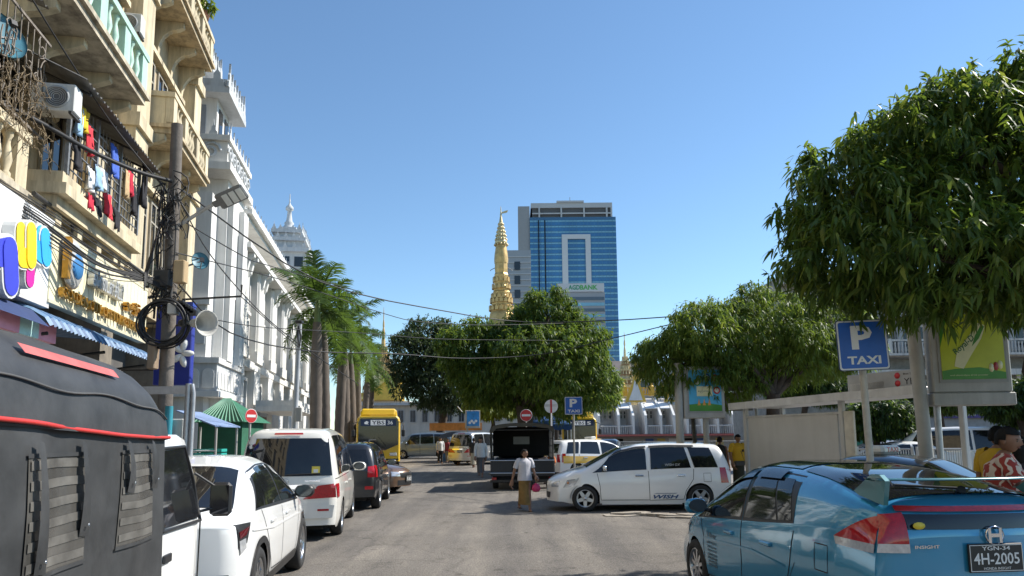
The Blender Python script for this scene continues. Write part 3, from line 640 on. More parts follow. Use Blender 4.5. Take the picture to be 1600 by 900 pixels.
def roof_tier(parent, u0, u1, y0, y1, z, ov, h=.5, n=7):
    t_ = hb('roof_tier', STG, (u0 - ov, u1 + ov, y0 - ov, y1 + ov, z, z + h * .4), (u0 - ov * .75, u1 + ov * .75, y0 - ov * .75, y1 + ov * .75, z + h * .4, z + h))
    crests(t_, (u0 - ov, y0 - ov + .06, z + h * .4), (u1 + ov, y0 - ov + .06, z + h * .4), n, .62); crests(t_, (u0 - ov + .06, y0 - ov, z + h * .4), (u0 - ov + .06, y1 + ov, z + h * .4), n, .62, math.pi / 2)
    return t_
roof_tier(H, U0 + .3, U1 - .5, .0, 5.5, z0 + 2.0, .55, .6)
hb('upper_stage', STW, (U0 + .8, U1 - 1.0, .7, 4.7, z0 + 2.6, z0 + 3.3))
roof_tier(H, U0 + .8, U1 - 1.0, .7, 4.7, z0 + 3.3, .4, .5, 6)
hb('roof_cap', STG, (U0 + 1.1, U1 - 1.3, 1.4, 4, z0 + 3.8, z0 + 4.4))
# second tiered tower with spire further along
TY = 60; tx = ax(447, TY); tz = lambda py: az(py, TY)
w0 = 2.15
STW_ = STG
TW = thing('spired_tower', 'tiered white tower with slender spire rising behind the civic building', 'tower', (tx - .3, TY, 0), ANG_H)
def tb(name, hw, za, zb, mat=STG):
    hw *= .78
    return MB().box(-hw, hw, -hw, hw, za, zb).build(name, mat, TW)
tb('shaft', 2.1, 0, tz(398)); zz = tz(398)
for hw, a, b_ in ((2.5, 398, 392), (1.75, 392, 380), (2.1, 380, 375), (1.3, 375, 366), (1.65, 366, 361), (.9, 361, 355)):
    o = tb('roof_tier' if hw in (2.5, 2.1, 1.65) else 'stage', hw, tz(a), tz(b_), STG)
    if hw in (2.5, 2.1, 1.65):
        hw *= .78; crests(o, (-hw, -hw, tz(b_)), (hw, -hw, tz(b_)), 5, .38); crests(o, (-hw, -hw, tz(b_)), (-hw, hw, tz(b_)), 5, .38, math.pi / 2); crests(o, (hw, -hw, tz(b_)), (hw, hw, tz(b_)), 5, .38, math.pi / 2)
MB().lathe([(.62, tz(357)), (.5, tz(352)), (.36, tz(349)), (.42, tz(346)), (.27, tz(343)), (.2, tz(334)), (.17, tz(327)), (.34, tz(325)), (.32, tz(321)), (.12, tz(317)), (.05, tz(313)), (.03, tz(300))], 12).build('spire', STG, TW)
MB().prism([(0, 0), (.5, .1), (.1, .3)], -.02, .02, X=T(0, 0, tz(311)) @ RX(math.pi / 2)).build('vane', STG, TW)
for k in (-1, 0, 1): MB().box(-1.68, -1.64, k * 1.1 - .35, k * 1.1 + .35, tz(420), tz(405)).box(k * 1.1 - .35, k * 1.1 + .35, -1.68, -1.64, tz(420), tz(405)).build('tower_window', DARKGL, TW)

# ================================================================== golden stupa
GOLDM = M('gilded', (.58, .38, .14), .42, .4, var=.28, scale=1.2, bump=.25, bscale=3)
GOLDL = M('pale_gilding', (.62, .5, .27), .45, .45, var=.2, scale=2)
GOLDP = M('yellow_gold_paint', (.66, .42, .06), .5, .1, var=.14, scale=1)
SY = 130; sx = ax(785, SY); zf = lambda py: az(py, SY); pxm = lambda px: px * SY / 1124
S = thing('golden_stupa', 'tall gilded stupa spire rising behind the large round tree', 'stupa', (sx, SY, 0))
def oct_(name, prof, mat, n=8): return MB().lathe([(pxm(r), zf(y)) for r, y in prof], n, sm=n > 8, X=RZ(R(22.5))).build(name, mat, S)
oct_('bell', [(60, 640), (58, 600), (44, 560), (30, 525), (22, 503), (20, 492), (18, 487), (18.5, 482)], GOLDM)
oct_('moulding', [(18.5, 482), (19, 479), (16.5, 477), (16.8, 472), (15, 470), (15.4, 464), (14, 462), (14.6, 457), (13, 455)], GOLDM)
oct_('lotus', [(13, 455), (14, 450), (12, 446), (13, 440), (11.4, 437), (11.8, 430), (10.6, 427), (11.2, 421), (11, 412)], GOLDM)
oct_('banana_bud', [(11, 412), (11.4, 406), (10.6, 397), (9.2, 388), (8.4, 382)], GOLDM, 16)
um = oct_('umbrella', [(8.4, 382), (10.2, 381), (9.8, 377), (8.2, 375), (8.8, 373), (7.2, 369), (7.8, 367), (6, 363), (6.4, 361), (4.8, 357), (5, 355), (3.6, 351), (3.8, 349), (2.6, 345), (2.0, 340), (1.4, 338), (1.8, 336), (1.0, 333), (.7, 327), (.3, 322)], GOLDL, 16)
ring = MB()
for r, y in ((9.8, 382), (8.4, 374), (7.2, 368), (5.8, 362), (4.4, 356), (3.2, 350)):
    for k in range(12): a = k * math.pi / 6; ring.lathe([(0, -.32), (.2, -.2), (.13, .12), (0, .2)], 5, X=T(pxm(r + .6) * math.cos(a), pxm(r + .6) * math.sin(a), zf(y)))
ring.build('hanging_bells', GOLDL, um)
for r, y0, n in ((18.6, 486, 16), (16.8, 474, 16), (15.2, 467, 14), (13.6, 452, 14), (12.2, 441, 12)):
    mb = MB()
    for k in range(n): a = 2 * math.pi * k / n; mb.prism([(-.35, 0), (.35, 0), (.3, .5), (0, 1.0), (-.3, .5)], 0, .2, X=T(pxm(r) * math.cos(a), pxm(r) * math.sin(a), zf(y0)) @ RZ(a + math.pi / 2) @ RX(math.pi / 2))
    mb.build('petal_band', GOLDM, S)
MB().prism([(0, 0), (1.6, .25), (1.9, .7), (1.2, .6), (.2, .35)], -.05, .05, X=T(.05, 0, zf(334)) @ SC(.7, 1, 1) @ RX(math.pi / 2)).build('vane', GOLDL, S)
for s_ in (-1, 1): MB().tube([(s_ * pxm(9), 0, zf(418)), (s_ * pxm(16), 0, zf(421)), (s_ * pxm(18), 0, zf(423))], .07, 5).build('flood_arm', GRYIRON, S)
# terrace with golden railing and white wedge-sided shops round the foot (only the part in view)
BX0, BX1, BY = ax(930, 92), ax(1180, 92), 92.0; bz = lambda py: az(py, BY)
RB = thing('pagoda_arcade', 'white arcade of wedge-walled shops under a golden terrace railing', 'building', (0, BY, 0))
MB().box(BX0, BX1, 1.0, 16, 0, bz(634)).build('block', M('arcade_white', (.66, .67, .67), .7, var=.06, grime=.12), RB)
MB().box(BX0, BX1, -3.3, 1, bz(683.5), bz(680.5)).build('balcony_slab', M('terracotta_paint', (.42, .12, .1), .7, var=.2), RB)
MB().box(BX0, BX1, -1.2, .99, 0, bz(684)).build('ground_floor', M('shop_wall_grey', (.42, .4, .39), .8, var=.2, scale=.4), RB)
for i, px in enumerate((965, 1012, 1030, 1048, 1072, 1090, 1120)):
    x = ax(px, BY); MB().box(x - .5, x + .5, -1.26, -1.203, .35, 1.7 - .1).build('shop_opening', [DKINT, M('blue_poster', (.05, .12, .35), .5), M('yellow_poster', (.6, .45, .1), .5), WHITE][i % 4], RB)
WW = M('wedge_white', (.72, .72, .7), .7, var=.05, grime=.12)
for px in (932, 962, 984, 1003, 1026, 1046, 1066, 1088, 1112, 1136, 1160):
    x = ax(px, BY); w_ = MB()
    w_.prism([(-3.2, bz(680)), (1.0, bz(680)), (1.0, bz(622)), (.4, bz(622)), (-3.2, bz(652))], -.14, .14, X=T(x, 0, 0) @ Matrix(((0, 0, 1, 0), (1, 0, 0, 0), (0, 1, 0, 0), (0, 0, 0, 1)))); w_.build('wedge_wall', WW, RB)
for px0, px1 in ((934, 960), (964, 982), (1005, 1024), (1028, 1044), (1068, 1086), (1090, 1110), (1114, 1134), (1138, 1158)):
    x0, x1 = ax(px0, BY) + .05, ax(px1, BY) - .05
    MB().add([(x0, -1.9, bz(640)), (x1, -1.9, bz(640)), (x1, .99, bz(624)), (x0, .99, bz(624)), (x0, -1.9, bz(641.5)), (x1, -1.9, bz(641.5)), (x1, .99, bz(625.5)), (x0, .99, bz(625.5))], [(0, 1, 2, 3), (4, 7, 6, 5), (0, 4, 5, 1)]).build('pent_roof', M('pent_white', (.76, .77, .78), .6, var=.05), RB)
    for k in range(3):
        xa = x0 + (x1 - x0) * (k + .14) / 3; xb = x0 + (x1 - x0) * (k + .86) / 3
        f = MB().box(xa, xb, .9, .99, bz(656), bz(643)).build('window', WW, RB); MB().box(xa + .08, xb - .08, .86, .897, bz(655), bz(649.8)).box(xa + .08, xb - .08, .86, .897, bz(648.8), bz(644)).build('pane', M('far_glass', (.05, .06, .07), .15), f)
    MB().tube([(x0, -3.1, bz(668)), (x1, -3.1, bz(668))], .06, 5).build('handrail', WW, RB)
    for k in range(6):
        xa = x0 + (x1 - x0) * (k + .5) / 6; MB().tube([(xa, -3.1, bz(680)), (xa, -3.1, bz(668))], .035, 4).build('rail_post', WW, RB)
gr = MB().box(BX0, BX1, .6, .8, bz(608), bz(606.5)).box(BX0, BX1, .6, .8, bz(619), bz(617)).build('golden_railing', GOLDP, RB)
gb = MB().lathe([(.08, 0), (.13, .3), (.06, .6), (.1, .8)], 6).mesh('railing_baluster', GOLDP)
for k in range(64): put('railing_baluster', gb, gr, (BX0 + (BX1 - BX0) * (k + .5) / 64, .7, bz(617)))
for px in (944, 978, 1022, 1043, 1084):
    o = MB().box(-.35, .35, .45, .95, bz(620), bz(605)).lathe([(.35, bz(605)), (.15, bz(603)), (.22, bz(601)), (0, bz(598))], 8, X=T(0, .7, 0)).build('railing_post', GOLDP, gr); o.location.x = ax(px, BY)
# curling golden gable ornaments
for px in (994, 1055):
    x = ax(px, BY); g = [(-1.5, 0), (-1.0, 1.3), (-.5, 2.2), (-.1, 3.6), (0, 5.4), (.2, 6.2), (.35, 5.2), (.2, 3.8), (.55, 4.0), (.9, 2.9), (.7, 2.2), (1.1, 1.2), (1.5, 0)]
    o = MB().prism([(a * .9, b_) for a, b_ in g], -.15, .15, X=RX(math.pi / 2)).build('curled_gable', GOLDP, RB); o.location = (x, -.4, bz(630))
    MB().prism([(-.9, .2), (-.35, 1.6), (-.1, 2.8), (.3, 2.2), (.6, 1.2), (.9, .2)], .16, .2, X=RX(math.pi / 2)).build('gable_panel', WW, o)
# small spires of the pagoda: brown-gold one right, taller one with stair canopy left
def tier_spire(name, label, px, Y, rows, mats, par=None):
    t_ = thing(name, label, 'spire', (ax(px, Y), Y, 0))
    for i, (kind, r, ya, yb) in enumerate(rows):
        z0_, z1_ = az(ya, Y), az(yb, Y); rr = r * Y / 1124
        if kind == 'c': MB().lathe([(rr, z0_), (rr * .85, (z0_ + z1_) / 2), (rr * .3, z1_)], 10).build('needle', mats[0], t_)
        else:
            o = MB().box(-rr, rr, -rr, rr, z0_, z0_ + (z1_ - z0_) * .35).box(-rr * .72, rr * .72, -rr * .72, rr * .72, z0_ + (z1_ - z0_) * .35, z1_).build('tier', mats[i % len(mats)], t_)
            orn = MB()
            for k in range(5):
                f = -1 + k / 2
                for a, b_ in ((f, -1), (-1, f), (1, f)): orn.lathe([(rr * .16, 0), (rr * .06, (z1_ - z0_) * .5), (0, (z1_ - z0_) * 1.0)], 5, X=T(rr * a, rr * b_, z0_ + (z1_ - z0_) * .3))
            orn.build('finial_row', mats[0], o)
    return t_
BRG = M('brown_gilding', (.34, .2, .09), .5, .3, var=.3, scale=2)
tier_spire('pagoda_spire', 'small brown and gold tiered spire over the white arcade', 980, 100, [('b', 15, 645, 603), ('b', 13, 603, 596), ('b', 11, 596, 589), ('b', 9, 589, 581), ('b', 7, 581, 573), ('b', 5.5, 573, 566), ('b', 4, 566, 559), ('c', 2.2, 559, 540), ('c', 1.6, 541, 531), ('c', .7, 531, 520)], [GOLDL, BRG])
tier_spire('pagoda_spire', 'tall brown and gold tiered spire behind the palm trees', 597, 105, [('b', 26, 690, 612), ('b', 24, 612, 600), ('b', 21, 600, 590), ('b', 17, 590, 580), ('b', 14, 580, 570), ('b', 11, 570, 560), ('b', 8, 560, 550), ('b', 5.5, 550, 540), ('c', 3.6, 540, 520), ('c', 2.6, 522, 508), ('c', 1.6, 509, 496), ('c', .8, 497, 478)], [GOLDM, BRG])
SH_ = thing('pagoda_gatehouse', 'yellow stepped pagoda gatehouse with red roof edges behind the bus', 'building', (0, 97, 0)); gy = lambda py: az(py, 97); gx = lambda px: ax(px, 97)
MB().box(gx(545), gx(640), 0, 8, 0, gy(625)).build('base', WW, SH_)
MB().box(gx(552), gx(572), -.3, 4, gy(625), gy(612)).build('golden_rail', GOLDP, SH_)
MB().prism([(gx(565), gy(625)), (gx(630), gy(625)), (gx(630), gy(592)), (gx(606), gy(592)), (gx(586), gy(604))], -1, 3, X=RX(math.pi / 2) @ T(0, 0, 0)).build('stair_gable', GOLDP, SH_)
MB().prism([(gx(568), gy(624)), (gx(574), gy(624)), (gx(606), gy(598)), (gx(606), gy(592))], 3.003, 3.3, X=RX(math.pi / 2)).build('raking_band', M('gold_pale_paint', (.75, .55, .18), .5), SH_)
for a, b_, c_, m_ in ((566, 586, 612, BRG), (570, 584, 600, M('red_roof', (.3, .07, .04), .6)), (573, 582, 590, BRG), (608, 628, 590, GOLDM)): MB().box(gx(a), gx(b_), .5, 3, gy(c_), gy(c_ - 7)).build('roof_tier', m_, SH_)
for px in (594, 600, 606, 612, 618, 624): MB().lathe([(.7, gy(592)), (.4, gy(584)), (.45, gy(582)), (.12, gy(570)), (.03, gy(560))], 8, X=T(gx(px), -.6, 0)).build('small_stupa', GOLDM, SH_)
# pale low building left of centre, behind the bus, with fence
PB = thing('annex_building', 'long pale low building behind the dark street tree', 'building', (0, 78, 0)); py_ = lambda py: az(py, 78); px_ = lambda px: ax(px, 78)
OFFW = M('offwhite_wall', (.55, .52, .47), .8, var=.1, scale=.6, grime=.25)
MB().box(px_(535), px_(850), 0, 12, 0, py_(628)).build('wall', OFFW, PB)
MB().box(px_(533), px_(852), -.6, 12.5, py_(632), py_(628) + .01).build('eave', STG, PB)
for i in range(16):
    a = 545 + i * 19
    f = MB().box(px_(a), px_(a + 10), -.1, -.004, py_(659), py_(639)).build('window', STG, PB); MB().box(px_(a + 1), px_(a + 4.7), -.13, -.103, py_(658), py_(640)).box(px_(a + 5.3), px_(a + 9), -.13, -.103, py_(658), py_(640)).build('pane', M('far_glass', (.05, .06, .07), .15), f)
# ================================================================== blue glass bank tower
BYT = 330.0; tz_ = lambda py: az(py, BYT); tx_ = lambda px: ax(px, BYT, 450)
K = thing('bank_tower', 'blue glass bank tower with white frame and grey crown', 'tower', (0, BYT, 0))
TWG = M('tower_grey', (.5, .5, .5), .7, var=.06, scale=.05); TWB = M('tower_blue_glass', (.035, .17, .36), .08, .1, var=.25, scale=.12, spec=.8); TWC = M('tower_cyan_glass', (.2, .42, .52), .1, .1, var=.2, scale=.12, spec=.8)
xl, x0, x1 = ax(811, BYT + 40), tx_(829), tx_(965)
zt0, zt1 = tz_(340), 0
MB().box(x0, x1, 0, 55, 0, zt0).build('core', M('tower_core', (.05, .16, .3), .4), K)
MB().box(tx_(813), x0 - .01, 6, 55, 0, tz_(318)).build('grey_flank', TWG, K)
MB().box(x0 - 5.6, x0 - .02, .5, 5.99, 0, tz_(322)).build('grey_corner', M('tower_grey_dark', (.33, .33, .33), .7), K)
z = 2.0; i = 0; per = 2.72; nc = 24
pane_b = MB().box(.06, (x1 - x0) / nc - .06, -.25, -.004, .0, per * .62).mesh('glass_panel', TWB); pane_c = MB().box(.06, (x1 - x0) / nc - .06, -.22, -.004, 0, per * .3).mesh('glass_panel', TWC)
rowb = MB().box(0, x1 - x0, -.25, -.004, 0, per * .62); rowc = MB().box(0, x1 - x0, -.22, -.004, 0, per * .3)
mb_b, mb_c = rowb.mesh('glass_band', TWB), rowc.mesh('glass_band', TWC)
while z < zt0 - per:
    put('glass_band', mb_b, K, (x0, 0, z)); put('spandrel_band', mb_c, K, (x0, 0, z + per * .66)); z += per
MUL = M('mullion', (.06, .2, .33), .4)
for k in range(1, nc): MB().box(x0 + (x1 - x0) * k / nc - .05, x0 + (x1 - x0) * k / nc + .05, -.32, -.26, 2, zt0).build('mullion', MUL, K)
for px in (842, 852): MB().box(tx_(px), tx_(px + 1.6), -.6, -.33, 20, tz_(345)).build('dark_slot', DKINT, K)
# crown
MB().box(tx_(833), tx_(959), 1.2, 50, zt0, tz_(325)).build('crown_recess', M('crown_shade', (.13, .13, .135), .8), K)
MB().box(tx_(831), tx_(960), .2, 52, tz_(325), tz_(317.5)).box(tx_(872), tx_(915), -.4, 20, tz_(317.5) + .01, tz_(314.5)).build('crown_roof', TWG, K)
for px in (843, 878, 914, 950, 957.5): MB().box(tx_(px), tx_(px + 2.4), -.1, 1.19, zt0, tz_(325)).build('crown_post', TWG, K)
MB().box(tx_(833), tx_(958), -.05, .6, tz_(335), tz_(333)).build('crown_rail', TWG, K)
fr = M('tower_white', (.62, .62, .62), .7, var=.04)
MB().box(tx_(879), tx_(924), -1.2, -.35, tz_(375), tz_(368)).box(tx_(879), tx_(888), -1.2, -.35, tz_(450), tz_(375)).box(tx_(916), tx_(924), -1.2, -.35, tz_(450), tz_(375)).build('white_frame', fr, K)
MB().tube([(tx_(896), 10, tz_(316)), (tx_(896), 10, tz_(298))], .15, 5).build('mast', GRYIRON, K)
# lower bank block with the name in front
KB = thing('bank_annex', 'grey bank block with white rooftop name panel before the blue tower', 'building', (0, 300, 0)); bx_ = lambda px: ax(px, 300, 500); bz_ = lambda py: az(py, 300)
MB().box(bx_(855), bx_(946), 0, 20, 0, bz_(458)).build('wall', M('annex_grey', (.36, .38, .4), .7, var=.06, scale=.1), KB)
for k in range(12): MB().box(bx_(856), bx_(945), -.2, -.01, bz_(470 + k * 9), bz_(465 + k * 9)).build('window_band', TWC if k % 2 else M('annex_dark', (.1, .14, .18), .3), KB)
MB().box(bx_(872), bx_(945), -.5, 1, bz_(457), bz_(444)).build('name_panel', fr, KB)
lettering('AGD', M('agd_green', (.05, .3, .16), .5), KB, T(bx_(898), -.52, bz_(450.3)) @ RX(math.pi / 2), width=bx_(905) - bx_(887), height=bz_(446.5) - bz_(454), depth=.05, bold=.03)
lettering('BANK', M('agd_green2', (.1, .42, .1), .5), KB, T(bx_(921), -.52, bz_(450.3)) @ RX(math.pi / 2), width=bx_(934.5) - bx_(907), height=bz_(446.5) - bz_(454), depth=.05, bold=.03)
# grey block behind the stupa
GB = thing('office_block', 'grey office block seen between the stupa and the glass tower', 'building', (0, 260, 0)); gx_ = lambda px: ax(px, 260, 450); gz_ = lambda py: az(py, 260)
MB().box(gx_(792), gx_(830), 0, 25, 0, gz_(391)).build('wall', M('office_grey', (.36, .38, .4), .8, var=.08, scale=.08), GB)
for k in range(11): MB().box(gx_(792), gx_(830), -.25, -.01, gz_(402 + k * 9), gz_(400.5 + k * 9)).build('ledge', TWG, GB)
for k in range(6): MB().box(gx_(804), gx_(813), -.3, -.26, gz_(422 + k * 22), gz_(409 + k * 22)).build('window', DARKGL, GB)
# buildings beyond the arcade
CB = thing('long_building', 'long pale hall with dark roof beyond the golden railing', 'building', (0, 150, 0)); cx_ = lambda px: ax(px, 150); cz_ = lambda py: az(py, 150)
MB().box(cx_(945), cx_(1042), 0, 15, 0, cz_(583)).build('wall', M('pale_pinkish', (.6, .53, .46), .8, var=.08, scale=.3), CB)
MB().box(cx_(943), cx_(1043), -1, 16, cz_(583), cz_(580)).build('cornice', WW, CB)
MB().add([(cx_(945), -.5, cz_(580)), (cx_(1040), -.5, cz_(580)), (cx_(1036), 7, cz_(560)), (cx_(948), 7, cz_(560)), (cx_(945), 15, cz_(580)), (cx_(1040), 15, cz_(580))], [(0, 1, 2, 3), (3, 2, 5, 4), (0, 3, 4), (1, 5, 2)]).build('roof', M('dark_roof', (.1, .085, .08), .8, var=.2, scale=.5), CB)
for k in range(7):
    a = 950 + k * 13; f = MB().box(cx_(a), cx_(a + 9), -.3, -.01, cz_(608), cz_(592)).build('window', WW, CB); MB().box(cx_(a + 1), cx_(a + 8), -.36, -.31, cz_(607), cz_(597)).build('pane', DARKGL, f)
DB = thing('concrete_block', 'pale grey flat block beside the long pale hall', 'building', (0, 140, 0)); dx_ = lambda px: ax(px, 140); dz_ = lambda py: az(py, 140)
MB().box(dx_(1040), dx_(1130), 0, 15, 0, dz_(575)).build('wall', M('flat_grey', (.5, .52, .54), .8, var=.06, scale=.3), DB)
for r_ in range(3):
    for k in range(5):
        a = 1045 + k * 14; MB().box(dx_(a), dx_(a + 7), -.2, -.01, dz_(602 + r_ * 16), dz_(595 + r_ * 16)).build('window', DARKGL, DB)
# ================================================================== colonial building on the right, behind the shelter
QY = 52.0; qx = lambda px: ax(px, QY); qz = lambda py: az(py, QY)
Q = thing('colonial_building', 'grey colonial building with balustraded balconies and arches behind the bus shelter', 'building', (0, QY, 0))
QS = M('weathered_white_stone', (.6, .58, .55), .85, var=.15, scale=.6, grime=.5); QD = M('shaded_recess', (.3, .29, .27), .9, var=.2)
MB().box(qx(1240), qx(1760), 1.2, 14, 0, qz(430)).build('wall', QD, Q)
for px in list(range(1242, 1760, 26)):
    MB().box(qx(px), qx(px + 6), .5, 1.19, qz(640), qz(585)).lathe([(.22, qz(560)), (.2, qz(505)), (.28, qz(500))], 10, X=T(qx(px + 3), .8, 0)).build('column', QS, Q)
for ya, yb in ((592, 583), (563, 558), (500, 492), (446, 438)): MB().box(qx(1240), qx(1760), -.1 if ya > 560 else .2, 1.195, qz(ya), qz(yb)).build('ledge', QS, Q)
b_ = MB().box(qx(1240), qx(1760), -.6, .19, qz(562), qz(558.5)).box(qx(1240), qx(1760), -.6, -.4, qz(540), qz(537)).build('balustrade', QS, Q)
qb = MB().lathe([(.06, 0), (.1, .25), (.05, .55), (.08, .8)], 6).mesh('baluster', QS)
for k in range(96): put('baluster', qb, b_, (qx(1242) + k * (qx(1760) - qx(1242)) / 96, -.5, qz(558.5)))
for k in range(14): MB().box(qx(1244 + k * 37), qx(1250 + k * 37), -.62, -.38, qz(558.5), qz(536)).build('balustrade_pier', QS, b_)
for k, px in enumerate(range(1252, 1750, 26)):
    f = MB().box(qx(px - 1), qx(px + 14), .9, 1.196, qz(556), qz(510)).build('window', QS, Q); MB().box(qx(px + 1), qx(px + 12), .84, .897, qz(554), qz(514)).build('pane', DARKGL if k % 3 else SHUT, f)
    f = MB().box(qx(px - 1), qx(px + 14), .9, 1.196, qz(628), qz(597)).build('window', QS, Q); MB().box(qx(px + 1), qx(px + 12), .84, .897, qz(626), qz(600)).build('pane', SHUT if k % 2 else DARKGL, f)
MB().box(qx(1325), qx(1400), .6, 1.18, 0.3, 2.8).build('green_shop_front', M('green_paint', (.03, .2, .12), .6, var=.15), Q)
MB().box(qx(1400), qx(1760), .6, 1.18, 0.3, qz(655)).build('grey_shop_front', M('shop_grey', (.3, .29, .29), .7, var=.15), Q)
for k in range(4): MB().tube([(qx(1346 + k * 7), .5, qz(664)), (qx(1347 + k * 7), .5, qz(682))], [.14, .2], 8).build('displayed_garment', WHITE, Q)
def shop_sign(px0, px1, ya, yb, mat, txt, label):
    t_ = thing('shop_sign', label, 'sign', (0, QY + .35, 0))
    MB().box(qx(px0), qx(px1), 0, .2, qz(yb), qz(ya)).build('board', mat, t_)
    for s_, px, py, w_, h_ in txt: lettering(s_, WHITE, t_, T(qx(px), -.012, qz(py)) @ RX(math.pi / 2), width=w_ * QY / 1124, height=h_ * QY / 1124, depth=.01)
    return t_
PUR = M('purple_sign', (.07, .04, .2), .5)
t = shop_sign(1480, 1566, 638, 659, PUR, [('C B BANK', 1522, 653, 22, 5), ('စီဘီဘဏ်', 1498, 653, 24, 4)], 'purple bank fascia with white lettering')
MB().lathe([(.14, 0), (.34, 0), (.34, .02), (.14, .02)], 12, X=T(qx(1519), -.01, qz(646)) @ RX(math.pi / 2), a0=0, a1=math.pi).build('logo_petal', WHITE, t)
t = shop_sign(1434, 1479, 638, 656, M('navy_sign', (.03, .03, .07), .5), [('များ', 1460, 647, 18, 8)], 'dark navy shop fascia with white Burmese lettering')
MB().lathe([(.2, 0), (.34, 0), (.34, .02), (.2, .02)], 16, X=T(qx(1440), -.01, qz(646)) @ RX(math.pi / 2)).build('logo_ring', WHITE, t)
# ================================================================== vehicles
def paint(name, col, metal=.15, rough=.32): return M(name, col, rough, metal, var=.03, scale=2, coat=1.0)
P_WHITE = paint('white_car_paint', (.82, .82, .8), 0); P_PEARL = paint('pearl_car_paint', (.78, .76, .7), 0); P_BLACK = paint('black_car_paint', (.012, .012, .014), .1)
P_BROWN = paint('bronze_car_paint', (.2, .12, .075), .5); P_BLUE = paint('turquoise_car_paint', (.042, .29, .5), .2, .16); P_SILV = paint('silver_car_paint', (.42, .43, .44), .6)
LIFT = .03; P_GREY = paint('grey_blue_car_paint', (.2, .25, .3), .5); P_YEL = paint('yellow_car_paint', (.72, .42, .02), 0); P_DARKBLUE = paint('dark_navy_paint', (.03, .036, .05), .3)
def sstep(a, b, x): t = min(max((x - a) / (b - a), 0), 1); return t * t * (3 - 2 * t)
def lin(pts):
    xs, ys = np.array([p[0] for p in pts], float), np.array([p[1] for p in pts], float)
    def f(x, w=.0): return float(np.interp(x, xs, ys))
    return f
def smooth_lin(pts, w):
    f = lin(pts); ks = np.linspace(-1, 1, 7); wt = 1 - np.abs(ks) * .8; wt /= wt.sum()
    lo, hi = pts[0][0], pts[-1][0]; N = 600; k_ = N / (hi - lo); tab = []
    for i in range(N + 1):
        x = lo + i / k_; ww = max(min(w, x - lo, hi - x), 0); tab.append(sum(float(f(x + k * ww)) * c for k, c in zip(ks, wt)))
    tab.append(tab[-1])
    def g(x):
        q = (x - lo) * k_
        if q <= 0: return tab[0]
        if q >= N: return tab[N]
        i = int(q); return tab[i] + (tab[i + 1] - tab[i]) * (q - i)
    return g
LOWT = [float(np.interp(k / 200, [0, .12, .3, .6, .68, .85, 1], [.93, .972, .99, 1.0, .998, .985, .962])) for k in range(202)]
wheel_cache = {}
def wheel_meshes(r, wd, style):
    key = (round(r, 3), wd, style)
    if key in wheel_cache: return wheel_cache[key]
    ty = MB().lathe([(r * .66, -wd * .42), (r * .7, -wd * .5), (r * .9, -wd * .5), (r * .975, -wd * .4), (r, -wd * .25), (r, wd * .25), (r * .975, wd * .4), (r * .9, wd * .5), (r * .7, wd * .5), (r * .66, wd * .42)], 28, X=RX(-math.pi / 2)).mesh('wheel', RUBBER)
    rm = MB(); X = RX(-math.pi / 2)           # local +z -> +y (outer side)
    rm.lathe([(r * .68, -wd * .3), (r * .68, wd * .44), (r * .63, wd * .45), (r * .6, wd * .36), (r * .58, -wd * .1)], 28, X=X, mat=0)
    rm.lathe([(0, -wd * .05), (r * .6, -wd * .05)], 20, X=X, mat=1)
    ns, sw = {'five': (5, .2), 'ten': (10, .1), 'multi': (14, .07), 'steel': (6, .3)}[style]
    for k in range(ns):
        a = 2 * math.pi * k / ns
        rm.prism([(-r * sw * .8, r * .08), (r * sw * .8, r * .08), (r * sw * .55, r * .63), (-r * sw * .55, r * .63)], wd * .2, wd * .38, X=X @ RZ(a))
    rm.lathe([(0, wd * .42), (r * .12, wd * .4), (r * .15, wd * .3)], 12, X=X)
    rme = rm.mesh('rim', [ALLOY, DKINT])
    wheel_cache[key] = (ty, rme); return ty, rme
def add_wheels(root, xs, half, r, wd, style, steer=0.0):
    ty, rme = wheel_meshes(r, wd, style)
    for i, x in enumerate(xs):
        for s in (1, -1):
            o = put('wheel', ty, root, (x, s * (half - wd / 2), r)); o.rotation_euler.z = (0 if s > 0 else math.pi) + (steer if i == 1 else 0)
            put('rim', rme, o)
